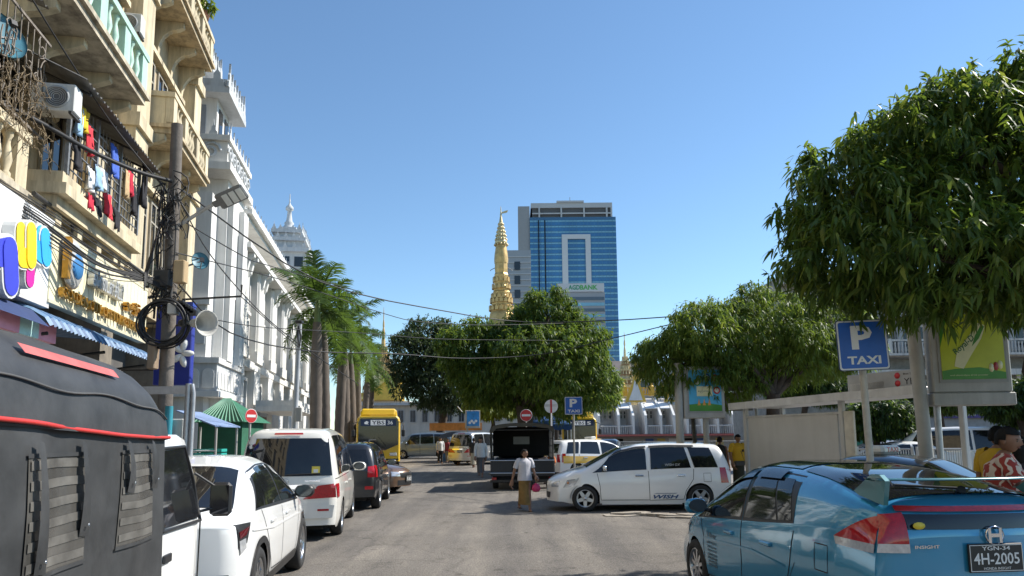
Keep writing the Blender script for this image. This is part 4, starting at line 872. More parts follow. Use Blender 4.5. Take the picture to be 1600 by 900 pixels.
class Car:
    def __init__(c, name, label, cat, sp, pm, loc, head, group=None):
        c.sp = sp; c.L = sp['L']; c.W2 = sp['W'] / 2; c.pm = pm
        c.top = smooth_lin(sp['top'], sp.get('sm', .09)); c.sh = smooth_lin(sp['sh'], .08)
        L_ = c.L
        c.wid = smooth_lin(sp.get('wid', [(0, .93), (.12 * L_, .985), (.3 * L_, 1), (.7 * L_, 1), (.86 * L_, .97), (L_, .84)]), .12)
        c.tum = sp.get('tum', .3); c.bf, c.br = sp.get('bow', (.28, .1)); c.sill = sp.get('sill', .2); c.nmax = sp.get('n', 5.5)
        c.root = thing(name, label, cat, (loc[0], loc[1], gz(loc[1]) + .004), head, group)
        c.body()
    def n(c, x): return 2.2 + (c.nmax - 2.2) * sstep(.03, .42, c.top(x) - c.sh(x))
    def zb(c, x):
        z = c.sill + .04 * sstep(c.L * .92, c.L, x) + .07 * sstep(.35, 0, x)
        for xa in (c.sp['xr'], c.sp['xf']):
            d = c.sp['r'] * 1.14
            if abs(x - xa) < d: z = max(z, c.sp['r'] * .98 + math.sqrt(d * d - (x - xa) ** 2))
        return min(z, c.sh(x) - .04)
    def low(c, x, z):
        s0 = c.sill; q = min(max((z - s0) / max(.05, c.sh(x) - s0), 0), 1)
        return c.W2 * c.wid(x) * LOWT[int(q * 200 + .5)]
    def upt(c, x, t):
        t = min(max(t, 0), 1); sh, tp = c.sh(x), c.top(x); n = c.n(x)
        return max(0, c.W2 * c.wid(x) * .962 - c.tum * (tp - sh) * t) * (max(0, 1 - t ** n)) ** (1 / n)
    def wz(c, x, z):
        if z <= c.sh(x): return c.low(x, z)
        return c.upt(x, (z - c.sh(x)) / max(1e-4, c.top(x) - c.sh(x)))
    def zs(c, x, y):
        y = abs(y); lo, hi = 0.0, 1.0; sh, tp, n = c.sh(x), c.top(x), c.n(x); w = c.W2 * c.wid(x) * .962; k = c.tum * (tp - sh)
        for _ in range(16):
            m = (lo + hi) / 2
            if max(0, w - k * m) * (1 - m ** n) ** (1 / n) > y: lo = m
            else: hi = m
        return sh + (tp - sh) * lo
    def bow(c, x, y):
        q = (y / c.W2) ** 2
        return x + c.br * sstep(.8, 0, x) * q - c.bf * sstep(c.L - 1.1, c.L, x) * q - c.L / 2
    def P(c, x, y, z): return (c.bow(x, y), y, z)
    def body(c):
        L_ = c.L; xs = set(np.linspace(0, L_, 76)) | {.08, .1, .13, .16, .2, .25, .3}
        for xa in (c.sp['xr'], c.sp['xf']):
            d = c.sp['r'] * 1.14
            xs |= set(xa + d * np.cos(np.linspace(0, math.pi, 17)))
        xs |= {.006, .02, .04, L_ - .006, L_ - .02, L_ - .04}
        xs = sorted(x for x in xs if 0 <= x <= L_); rows = []
        th = [math.pi / 2 * k / 18 for k in range(19)]
        for x in xs:
            zb, sh, tp = c.zb(x), c.sh(x), c.top(x); half = []
            for k in range(15):
                z = zb + (sh - zb) * k / 14; half.append((c.low(x, z), z))
            n = c.n(x)
            for a in th[1:]:
                t = math.sin(a) ** (2 / n) if a < math.pi / 2 - 1e-6 else 1; half.append((c.upt(x, t) if t < 1 else 0.0, sh + (tp - sh) * t))
            row = [c.P(x, y, z) for y, z in half] + [c.P(x, -y, z) for y, z in half[-2::-1]]; rows.append(row)
        mb = MB().grid(rows, flip=True)
        for x, fl in ((xs[0], True), (xs[-1], False)):
            zb, sh, tp, n = c.zb(x), c.sh(x), c.top(x), c.n(x)
            half = [(c.low(x, zb + (sh - zb) * k / 14), zb + (sh - zb) * k / 14) for k in range(15)]
            for a in th[1:]:
                t = math.sin(a) ** (2 / n) if a < math.pi / 2 - 1e-6 else 1; half.append((c.upt(x, t) if t < 1 else 0.0, sh + (tp - sh) * t))
            mb.grid([[c.P(x, y * f, z) for f in np.linspace(-1, 1, 13)] for y, z in half], flip=fl)
        c.b = mb.build('body', c.pm, c.root)
        bm = bmesh.new(); bm.from_mesh(c.b.data); bmesh.ops.remove_doubles(bm, verts=bm.verts, dist=.0005); bmesh.ops.recalc_face_normals(bm, faces=bm.faces); bm.to_mesh(c.b.data); bm.free()
        r = c.sp['r']; u = MB().box(-L_ / 2 + .25, L_ / 2 - c.bf - .2, -c.W2 + .3, c.W2 - .3, c.sill - .02, c.sill + .5)
        for xa in (c.sp['xr'], c.sp['xf']):
            x = xa - L_ / 2; d = r * 1.15
            for s in (1, -1):
                u.grid([[(x + d * math.cos(a), s * (c.W2 - .035), r * .98 + d * math.sin(a)), (x + d * math.cos(a), s * (c.W2 - .32), r * .98 + d * math.sin(a))] for a in [math.pi * k / 12 for k in range(13)]])
        u.box(-L_ / 2 + .3, L_ / 2 - c.bf - .35, -c.W2 + .12, c.W2 - .12, c.sill + .0, c.sill + .03)
        u.build('underbody', DKINT, c.root)
        add_wheels(c.root, [c.sp['xr'] - L_ / 2, c.sp['xf'] - L_ / 2], c.W2 - .01, r, c.sp.get('tw', .2), c.sp.get('rim', 'five'), c.sp.get('steer', 0))
    # ---- patches that follow the skin
    def glass(c, x0, x1, t0=.06, t1=.84, sl0=0.0, sl1=0.0, sides=(1, -1), mat=None, off=.007, name='side_window', nx=10, parent=None):
        out = []
        for s in sides:
            rows = []
            for j in range(7):
                t = t0 + (t1 - t0) * j / 6; q = j / 6; rw = []
                for i in range(nx + 1):
                    x = (x0 + sl0 * q) + (x1 + sl1 * q - x0 - sl0 * q) * i / nx
                    z = c.sh(x) + (c.top(x) - c.sh(x)) * t; rw.append(c.P(x, s * (c.upt(x, t) + off), z))
                rows.append(rw)
            out.append(MB().grid(rows, flip=s > 0).build(name, mat or DARKGL, parent or c.root))
        return out
    def side(c, cor, name, mat, sides=(1, -1), off=.006, nx=8, nz=5, parent=None):      # cor: 4 (x, z)
        for s in sides:
            rows = []
            for j in range(nz + 1):
                q = j / nz; rw = []
                for i in range(nx + 1):
                    p = i / nx; x = (cor[0][0] * (1 - p) + cor[1][0] * p) * (1 - q) + (cor[3][0] * (1 - p) + cor[2][0] * p) * q
                    z = (cor[0][1] * (1 - p) + cor[1][1] * p) * (1 - q) + (cor[3][1] * (1 - p) + cor[2][1] * p) * q
                    rw.append(c.P(x, s * (c.wz(x, z) + off), z))
                rows.append(rw)
            o = MB().grid(rows, flip=s > 0).build(name, mat, parent or c.root)
        return o
    def line(c, pts, name='door_seam', mat=None, w=.012, sides=(1, -1), off=.0025):
        P_ = []
        for (a, b_), (d, e) in zip(pts[:-1], pts[1:]):
            n = max(2, int(math.hypot(d - a, e - b_) / .06))
            P_ += [(a + (d - a) * k / n, b_ + (e - b_) * k / n) for k in range(n)]
        P_.append(pts[-1])
        for s in sides:
            rows = []
            for i, (x, z) in enumerate(P_):
                a, b_ = P_[max(0, i - 1)], P_[min(len(P_) - 1, i + 1)]; d = Vector((b_[0] - a[0], b_[1] - a[1])); d.normalize(); nx, nz = -d.y * w / 2, d.x * w / 2
                rows.append([c.P(x + k * nx, s * (c.wz(x + k * nx, z + k * nz) + off), z + k * nz) for k in (-1, 1)])
            MB().grid(rows, sm=True).build(name, mat or DKINT, c.root)
    def xend(c, y, z, rear):
        if rear:
            lo, hi = 0.0, c.L * .45
            if z <= c.zs(0, y) + 1e-4 or z <= c.sh(0): return 0.0
            for _ in range(22):
                m = (lo + hi) / 2
                if c.zs(m, y) < z: lo = m
                else: hi = m
            return hi
        lo, hi = c.L * .55, c.L
        if z <= c.zs(c.L, y) + 1e-4 or z <= c.sh(c.L): return c.L
        for _ in range(22):
            m = (lo + hi) / 2
            if c.zs(m, y) < z: hi = m
            else: lo = m
        return lo
    def end(c, cor, name, mat, rear=True, off=.008, mirror=False, ny=8, nz=6, parent=None):   # cor: 4 (y, z)
        o = None
        for s in ((1, -1) if mirror else (1,)):
            rows = []
            for j in range(nz + 1):
                q = j / nz; rw = []
                for i in range(ny + 1):
                    p = i / ny; y = (cor[0][0] * (1 - p) + cor[1][0] * p) * (1 - q) + (cor[3][0] * (1 - p) + cor[2][0] * p) * q
                    z = (cor[0][1] * (1 - p) + cor[1][1] * p) * (1 - q) + (cor[3][1] * (1 - p) + cor[2][1] * p) * q
                    x = c.xend(y, z, rear); a, b_, d = c.P(x, s * y, z); rw.append((a + (-off if rear else off), b_, d + off * .4))
                rows.append(rw)
            mb = MB().grid(rows); o = mb.build(name, mat, parent or c.root)
        return o
    def windshield(c, xa, xb, fa=.86, fb=.84, name='windshield', mat=None, off=.008, rear=False):
        rows = []
        for i in range(13):
            x = xa + (xb - xa) * i / 12; q = i / 12
            w = (c.W2 * c.wid(x) * .962 - c.tum * (c.top(x) - c.sh(x)) * .9) * (fa + (fb - fa) * q); rw = []
            for k in range(15):
                y = w * (-1 + 2 * k / 14); z = c.zs(x, y); dz = (c.zs(x + .02, y) - c.zs(x - .02, y)) / .04; n = math.hypot(1, dz); a, b_, d = c.P(x, y, z)
                rw.append((a - off * dz / n, b_, d + off / n))
            rows.append(rw)
        return MB().grid(rows).build(name, mat or DARKGL, c.root)
    def mirrors(c, x, z, mat=None, sides=(1, -1), k=1.0, house=None):
        for s in sides:
            y = c.wz(x, z); m = MB(); X = T(x - c.L / 2, s * (y + .13 * k), z + .05)
            m.lathe([(0, -.075 * k), (.05 * k, -.07 * k), (.075 * k, -.03 * k), (.075 * k, .02 * k), (.055 * k, .055 * k), (0, .065 * k)], 12, X=X @ SC(.75, 1.45, 1)); o = m.build('mirror', house or mat or c.pm, c.root)
            MB().tube([(x - c.L / 2 - .02, s * (y - .03), z - .02), (x - c.L / 2, s * (y + .09 * k), z + .02)], .022, 6).build('mirror_arm', BLACKP, o)
            MB().lathe([(0, 0), (.062 * k, 0)], 12, X=X @ SC(.75, 1.45, 1) @ T(-.077 * k, 0, 0) @ RY(-math.pi / 2)).build('mirror_glass', M('mirror_dark', (.1, .11, .12), .08, .6), o)
    def handles(c, xs, z, mat=None, sides=(1, -1)):
        for s in sides:
            for x in xs:
                y = c.wz(x, z); MB().bbox(x - c.L / 2 - .1, x - c.L / 2 + .1, s * (y + .012) - .016, s * (y + .012) + .016, z - .018, z + .018, .008).build('door_handle', mat or c.pm, c.root)
    def plate(c, txt, y, z, rear=True, w=.36, h=.17, sub=None, top=None, dark=True):
        x = c.P(c.xend(y, z, rear), y, z)[0]; fx = -1 if rear else 1
        PB_, PT = (M('plate_black', (.015, .015, .015), .5), M('plate_white_letters', (.75, .75, .73), .5)) if dark else (M('plate_red', (.3, .02, .02), .5), WHITE)
        X = T(x + fx * .012, y, z) @ (RZ(-math.pi / 2) if rear else RZ(math.pi / 2)) @ RX(math.pi / 2)
        o = MB().bbox(-w / 2, w / 2, -h / 2, h / 2, -.006, .012, .004, X=X).build('license_plate', PB_, c.root)
        fr = MB()
        for a in ((-w / 2 + .006, w / 2 - .006, h / 2 - .012, h / 2 - .008), (-w / 2 + .006, w / 2 - .006, -h / 2 + .008, -h / 2 + .012), (-w / 2 + .006, -w / 2 + .01, -h / 2 + .012, h / 2 - .012), (w / 2 - .01, w / 2 - .006, -h / 2 + .012, h / 2 - .012)): fr.box(*a, .012, .0145, X=X)
        fr.build('plate_border', PT, o)
        lettering(txt, PT, o, X @ T(0, -.004 if top else 0, .0135), width=w * .84, height=h * (.4 if top else .6), depth=.001, bold=.01)
        if top: lettering(top, PT, o, X @ T(0, h * .34, .0135), width=w * .52, height=h * .14, depth=.001, bold=.008)
        if sub: lettering(sub, PT, o, X @ T(0, -h * .36, .0135), width=w * .5, height=h * .09, depth=.001)
        return o
G_PARK = 'vehicles parked along the left kerb'
HL = -math.atan(.15)                       # parked cars on the left point up the road
def fwd(a): return math.pi / 2 + a
# ---- white wagon, side on --------------------------------------------------------
WISH = dict(L=4.5, W=1.7, r=.31, xr=.86, xf=3.6, rim='five', tw=.2, bow=(.42, .14), sill=.19, tum=.3, n=6,
            top=[(0, .98), (.03, 1.06), (.1, 1.25), (.26, 1.52), (.32, 1.56), (.7, 1.59), (1.6, 1.61), (2.35, 1.575), (2.75, 1.48), (3.62, 1.03), (3.95, .96), (4.3, .84), (4.44, .75), (4.49, .68), (4.5, .6)],
            sh=[(0, .92), (.3, .99), (1, .985), (2.2, .94), (3.4, .9), (3.9, .86), (4.3, .74), (4.5, .54)])
def wish(loc, head, pm, name, label, group=None, plate='8D-4711', detail=True, rim='five'):
    sp = dict(WISH); sp['rim'] = rim; c = Car(name, label, 'car', sp, pm, loc, head, group)
    c.glass(.34, .98, sl0=.22, sl1=.12); c.glass(1.06, 2.02, sl0=.12, sl1=-.02); c.glass(2.12, 3.42, sl1=-.42, t1=.84)
    c.windshield(3.56, 2.68)
    c.end([(-.62, 1.04), (.62, 1.04), (.52, 1.42), (-.52, 1.42)], 'rear_window', DARKGL)
    c.side([(.05, .66), (.26, .66), (.3, 1.02), (.13, 1.02)], 'taillight', REDLAMP, off=.008); c.end([(.6, .66), (.8, .66), (.76, .98), (.6, .98)], 'taillight', REDLAMP, mirror=True)
    c.side([(4.12, .6), (4.42, .56), (4.3, .74), (3.88, .8)], 'headlight', CLEARLAMP, off=.008)
    c.end([(.45, .56), (.68, .58), (.62, .72), (.42, .7)], 'headlight', CLEARLAMP, rear=False, mirror=True)
    c.end([(-.36, .3), (.36, .3), (.4, .44), (-.4, .44)], 'grille', BLACKP, rear=False)
    c.line([(1.0, .99), (1.02, .75), (1.2, .48), (1.26, .28), (2.06, .26), (2.08, .95)]); c.line([(2.08, .95), (2.06, .27), (3.22, .27), (3.24, .6), (3.3, .9)])
    c.mirrors(3.12, .98, CHROME if pm in (P_WHITE, P_SILV) else pm); c.handles((1.3, 2.3), .84, CHROME)
    c.plate(plate, 0, .74)
    if detail:
        c.line([(1.3, .2), (3.2, .2)], 'side_skirt', pm, .07, off=.02)
        for x in (1.05, 2.1): c.glass(x - .1 if x < 2 else x, x + .98 if x < 2 else x + .95, t0=.86, t1=.93, mat=BLACKP, off=.03, name='rain_visor', sl1=-.2 if x > 2 else 0)
        c.side([(.58, .7), (.76, .7), (.76, .88), (.58, .88)], 'fuel_flap', pm, sides=(1,), off=.004); c.line([(.57, .69), (.77, .69), (.77, .89), (.57, .89), (.57, .69)], 'fuel_flap_seam', w=.008, sides=(1,))
        y = c.wz(1.62, .36)
        lettering('WISH', M('decal_blue', (.03, .08, .2), .4), c.root, T(1.68 - c.L / 2, y + .012, .345) @ RZ(math.pi) @ RX(math.pi / 2), width=.6, height=.09, depth=.001, bold=.03, shear=.3)
        MB().prism([(-.3, .0), (.22, .0), (.28, .022), (-.22, .022)], 0, .002, X=T(1.68 - c.L / 2, y + .012, .41) @ RZ(math.pi) @ RX(math.pi / 2)).build('decal_stripe', M('decal_grey', (.3, .33, .38), .4), c.root)
        lettering('WISH GX', M('decal_pale', (.55, .6, .65), .4), c.root, T(1.5 - c.L / 2, c.wz(1.5, 1.08) + .018, 1.09) @ RZ(math.pi) @ RX(math.pi / 2 + .3), width=.36, height=.06, depth=.001)
        MB().tube([(4.02 - c.L / 2, c.wz(3.98, .66) + .004, .68), (3.98 - c.L / 2, c.wz(3.98, .66) + .012, .68)], .025, 8).build('indicator', M('amber', (.6, .2, .02), .3), c.root)
    return c
a0, a1 = at(866, 790, 17.2), at(1141, 790, 17.4)
wish(((a0.x + a1.x) / 2, 17.55 + .5, 0), math.pi - .03, P_WHITE, 'white_wagon', 'white estate car standing side on across the broken paving, nose towards the road')
# yellow and silver taxi behind it
c = wish((ax(880, 20.0) + 2.2, 20.35, 0), math.pi - .12, P_YEL, 'yellow_taxi', 'yellow-bonneted taxi parked close behind the white estate car', detail=False)
# ---- blue hatchback -----------------------------------------------------------------
INS = dict(L=4.39, W=1.7, r=.3, xr=.82, xf=3.4, rim='ten', tw=.19, bow=(.42, .16), sill=.19, tum=.36, n=4.6, sm=.11,
           top=[(0, 1.06), (.03, 1.23), (.1, 1.3), (.3, 1.345), (1.0, 1.455), (1.55, 1.5), (2.1, 1.51), (2.45, 1.47), (3.45, .99), (3.75, .92), (4.15, .82), (4.33, .73), (4.38, .66), (4.39, .58)],
           sh=[(0, 1.0), (.25, 1.09), (.9, 1.05), (1.8, .97), (2.8, .9), (3.5, .84), (4.1, .72), (4.39, .52)])
rear = Vector((3.27, 4.98)); hd = fwd(.115); cen = rear + Vector((math.cos(hd), math.sin(hd))) * 2.195
c = Car('blue_hatchback', 'turquoise blue hatchback with rear spoiler parked on the right', 'car', INS, P_BLUE, (cen.x, cen.y, 0), hd)
c.glass(1.2, 1.42, sl0=.2, sl1=.28, t0=.05, t1=.76); c.glass(1.46, 2.1, sl0=.28, sl1=.06, t0=.05, t1=.8); c.glass(2.2, 3.3, sl0=.05, sl1=-.55, t0=.05, t1=.8)
for x0, x1, s0, s1 in ((1.16, 2.14, .12, .1), (2.15, 3.35, .1, -.5)): c.glass(x0, x1, sl0=s0, sl1=s1, t0=.0, t1=.84, mat=BLACKP, off=.0035, name='window_trim')
c.glass(1.62, 2.12, t0=.74, t1=.9, mat=M('smoked_visor', (.02, .025, .035), .12, spec=.8), off=.03, name='rain_visor', sl1=.02); c.glass(2.2, 2.95, t0=.74, t1=.9, mat=MATS['smoked_visor'], off=.03, name='rain_visor', sl1=-.22)
c.windshield(3.38, 2.5, name='windshield'); c.windshield(.2, 1.42, .92, .82, name='rear_window', rear=True)
c.windshield(1.5, 2.42, .8, .8, name='glass_roof', mat=M('roof_glass', (.03, .05, .06), .06, spec=.7))
c.end([(-.56, 1.1), (.56, 1.1), (.57, 1.2), (-.57, 1.2)], 'lower_rear_window', DARKGL, off=.012)
c.end([(-.6, 1.215), (.6, 1.215), (.59, 1.25), (-.59, 1.25)], 'brake_strip', REDLAMP, off=.02)
c.side([(.0, 1.0), (.5, 1.01), (.28, 1.1), (.07, 1.2)], 'taillight', REDLAMP, off=.016, nx=14, nz=12); c.side([(.0, .94), (.46, .955), (.5, 1.01), (.0, 1.0)], 'taillight_clear', CLEARLAMP, off=.016, nx=14, nz=6)
c.end([(.57, 1.0), (.765, 1.0), (.69, 1.19), (.57, 1.21)], 'taillight', REDLAMP, mirror=True, off=.016); c.end([(.57, .94), (.775, .94), (.765, 1.0), (.57, 1.0)], 'taillight_clear', CLEARLAMP, mirror=True, off=.02)
c.side([(3.9, .62), (4.25, .58), (4.12, .72), (3.62, .78)], 'headlight', CLEARLAMP, off=.008)
c.line([(2.16, .95), (2.14, .6), (2.18, .3), (3.08, .28), (3.1, .7), (3.24, .88)]); c.line([(2.14, .3), (1.5, .3), (1.28, .5), (1.2, .7), (1.15, .97)])
c.line([(1.2, .3), (1.24, .55), (1.12, .72)], w=.006); c.line([(.62, .72), (.82, .72), (.82, .92), (.62, .92), (.62, .72)], 'fuel_flap_seam', w=.008, sides=(1,))
c.handles((1.62, 2.42), .8); c.mirrors(3.05, .96, k=1.15)
c.line([(1.3, .66), (1.9, .7), (3.1, .66)], 'body_crease', P_BLUE, .02, off=.012)
# spoiler over the rear glass with two upright fins
X0 = -c.L / 2
sp_ = MB(); rows = []
for i in range(15):
    y = -.7 + 1.4 * i / 14; rows.append([(X0 + .1 + .1 * (abs(y) / .7) ** 2, y, 1.425), (X0 + .03 + .1 * (abs(y) / .7) ** 2, y, 1.435), (X0 + .1 + .1 * (abs(y) / .7) ** 2, y, 1.445), (X0 + .24 + .06 * (abs(y) / .7) ** 2, y, 1.44), (X0 + .24 + .06 * (abs(y) / .7) ** 2, y, 1.43), (X0 + .1 + .1 * (abs(y) / .7) ** 2, y, 1.425)])
TEAL = paint('teal_spoiler_paint', (.03, .17, .2), .3)
so = sp_.grid(rows).build('spoiler', TEAL, c.root)
for s in (1, -1):
    MB().prism([(.02, 1.26), (.3, 1.31), (.36, 1.34), (.14, 1.47), (.04, 1.47), (-.02, 1.43)], -.018, .018, X=T(X0 + .13, s * .66, 0) @ RX(math.pi / 2)).build('spoiler_fin', TEAL, so)
MB().tube([(X0 + .28, 0, 1.33), (X0 + .22, .02, 1.355)], .03, 8).build('wiper_hub', BLACKP, c.root); MB().tube([(X0 + .24, 0, 1.36), (X0 + .42, .4, 1.38)], .01, 5).build('wiper', BLACKP, c.root)
c.plate('4H-2005', 0, .915, w=.4, h=.19, top='YGN-34', sub='HONDA INSIGHT')
PX = lambda y, z: c.P(c.xend(y, z, True), y, z)[0]
FXR = lambda y, z, d=.012: T(PX(y, z) - d, y, z) @ RZ(-math.pi / 2) @ RX(math.pi / 2)
bh = MB(); X = FXR(0, 1.065, .02)
for a in ((-.05, -.03, -.05, .05), (.03, .05, -.05, .05), (-.03, .03, -.012, .012)): bh.box(*a, 0, .012, X=X)
bh.lathe([(.062, 0), (.07, .006), (.062, .012)], 20, X=X @ SC(1.05, .95, 1)); bh.build('emblem', CHROME, c.root)
lettering('INSIGHT', CHROME, c.root, FXR(.46, .99, .016), width=.18, height=.022, depth=.002, bold=.02)
st = MB().lathe([(0, .002), (.045, .002), (.045, 0)], 16, X=FXR(.5, 1.13, .03) @ SC(1, .55, 1)).build('oval_sticker', M('sticker_yellow', (.7, .55, .05), .5), c.root)
c.end([(-.72, .42), (.72, .42), (.74, .62), (-.74, .62)], 'rear_bumper', P_BLUE, off=.03); c.end([(-.4, .3), (.4, .3), (.42, .4), (-.4, .4)], 'bumper_insert', BLACKP, off=.02)
c.line([(.0, .64), (.3, .66), (.55, .56)], 'bumper_seam', w=.008)
DECL = M('grey_decal', (.06, .12, .17), .5)
for k, (s_, z) in enumerate((('Uber', .71), ('MUGEN', .63), ('SPOON', .585), ('sparco', .545), ('KENWOOD', .505), ('BRIDGESTONE', .47), ('AUTOWORKS', .435), ('YOKOHAMA', .4))): lettering(s_, DECL, c.root, T(2.86 - c.L / 2, c.wz(2.86, z) + .006, z) @ RZ(math.pi) @ RX(math.pi / 2), width=.24, height=.026 if k else .05, depth=.0008, bold=.01)
# ---- black taxi beyond it ------------------------------------------------------------
SED = dict(L=4.4, W=1.7, r=.3, xr=.95, xf=3.5, rim='multi', tw=.19, bow=(.4, .22), sill=.19, tum=.34, n=4.8, sm=.12,
           top=[(0, .88), (.04, .98), (.12, 1.02), (.65, 1.05), (1.3, 1.4), (1.8, 1.47), (2.3, 1.46), (2.6, 1.38), (3.35, 1.0), (3.7, .93), (4.15, .82), (4.33, .74), (4.39, .66), (4.4, .58)],
           sh=[(0, .85), (.3, .95), (1.2, .94), (2.6, .9), (3.4, .86), (4.1, .74), (4.4, .52)])
def sedan(name, label, pm, loc, head, group=None, plate='5K-3821', rim='multi', taxi=False, L=None):
    sp = dict(SED); sp['rim'] = rim; c = Car(name, label, 'car', sp, pm, loc, head, group)
    c.glass(1.0, 1.95, sl0=.32, sl1=0, t0=.08, t1=.8); c.glass(2.03, 3.2, sl1=-.5, t0=.08, t1=.8); c.windshield(3.28, 2.62); c.windshield(.72, 1.28, name='rear_window')
    c.side([(.02, .7), (.4, .72), (.34, .9), (.04, .9)], 'taillight', REDLAMP, off=.008); c.end([(.5, .7), (.8, .7), (.76, .9), (.5, .88)], 'taillight', REDLAMP, mirror=True)
    c.side([(3.95, .58), (4.28, .55), (4.15, .7), (3.7, .78)], 'headlight', CLEARLAMP, off=.008); c.end([(.42, .54), (.68, .56), (.62, .7), (.42, .68)], 'headlight', CLEARLAMP, rear=False, mirror=True)
    c.end([(-.38, .5), (.38, .5), (.4, .66), (-.4, .66)], 'grille', BLACKP, rear=False); c.end([(-.5, .26), (.5, .26), (.5, .42), (-.5, .42)], 'air_intake', BLACKP, rear=False)
    c.line([(2.0, .92), (2.0, .3), (3.06, .28), (3.1, .7), (3.22, .86)]); c.line([(2.0, .3), (1.5, .3), (1.3, .55), (1.02, .92)])
    c.mirrors(2.98, .95); c.handles((1.4, 2.25), .82); c.plate(plate, 0, .78); c.plate(plate, 0, .46, rear=False)
    if taxi:
        o = MB().bbox(-.12 - .2, .12 - .2, -.32, .32, 1.472, 1.6, .04).build('roof_sign', M('taxi_sign_white', (.75, .74, .7), .4, var=.05), c.root)
        lettering('TAXI', RED, o, T(-.2 - .122, 0, 1.54) @ RZ(-math.pi / 2) @ RX(math.pi / 2), width=.4, height=.07, depth=.001, bold=.02)
    return c
sedan('black_taxi', 'black taxi with a white roof sign standing behind the blue hatchback', P_BLACK, (5.35, 10.75, 0), fwd(.72), taxi=True)
# ---- white crossover coupe --------------------------------------------------------------
CRO = dict(L=4.55, W=1.85, r=.35, xr=.9, xf=3.65, rim='ten', tw=.22, bow=(.4, .2), sill=.26, tum=.38, n=4.8, sm=.1,
           top=[(0, .98), (.03, 1.06), (.12, 1.1), (.3, 1.13), (1.15, 1.5), (1.7, 1.58), (2.2, 1.59), (2.6, 1.52), (3.35, 1.12), (3.8, 1.05), (4.3, .92), (4.5, .75), (4.55, .5)],
           sh=[(0, .95), (.25, 1.06), (.9, 1.06), (2, 1.02), (3.3, .98), (4.2, .8), (4.55, .46)])
rr = Vector((-3.32, 6.3)); hd = fwd(.135); cen = rr + Vector((math.cos(hd), math.sin(hd))) * 2.275
c = Car('white_crossover', 'white crossover coupe with black lower trim parked behind the canvas-covered truck', 'car', CRO, P_WHITE, (cen.x, cen.y, 0), hd, G_PARK)
c.glass(.78, 1.16, sl0=.42, sl1=.32, t0=.06, t1=.72); c.glass(1.2, 2.05, sl0=.3, sl1=.0, t0=.06, t1=.8); c.glass(2.12, 3.2, sl1=-.45, t0=.06, t1=.8)
for x0, x1, s0, s1 in ((.74, 2.08, .4, 0), (2.08, 3.26, 0, -.42)): c.glass(x0, x1, sl0=s0, sl1=s1, t0=.0, t1=.83, mat=BLACKP, off=.0035, name='window_trim')
c.windshield(3.26, 2.62); c.windshield(.32, 1.12, .9, .84, name='rear_window')
c.side([(.01, .78), (.24, .8), (.42, .98), (.03, .99)], 'taillight', BLACKP, off=.012); c.side([(.03, .86), (.2, .875), (.34, .95), (.04, .92)], 'taillight_lens', M('dark_red_lens', (.09, .006, .008), .12, coat=.6), off=.02); c.side([(.03, .72), (.2, .76), (.2, .85), (.02, .84)], 'taillight_clear', CLEARLAMP, off=.016)
for xa in (.9, 3.65): c.line([(xa + .42 * math.cos(a), .345 + .42 * math.sin(a)) for a in [math.pi * k / 14 for k in range(15)]], 'arch_trim', BLACKP, .07, off=.014)
c.line([(1.35, .3), (3.2, .3)], 'sill_trim', BLACKP, .12, off=.012); c.end([(-.75, .35), (.75, .35), (.8, .55), (-.8, .55)], 'bumper_trim', BLACKP, off=.02)
c.line([(2.08, 1.0), (2.06, .6), (2.1, .36), (3.06, .36), (3.1, .7), (3.3, .96)]); c.line([(2.06, .36), (1.5, .38), (1.3, .65), (1.0, 1.05)])
c.handles((1.45, 2.35), .9); c.mirrors(3.0, 1.05, k=1.15, house=BLACKP); c.plate('7Q-5164', 0, .74)
c.line([(.5, .9), (1.5, .82), (3.3, .8)], 'body_crease', P_WHITE, .02, off=.01)
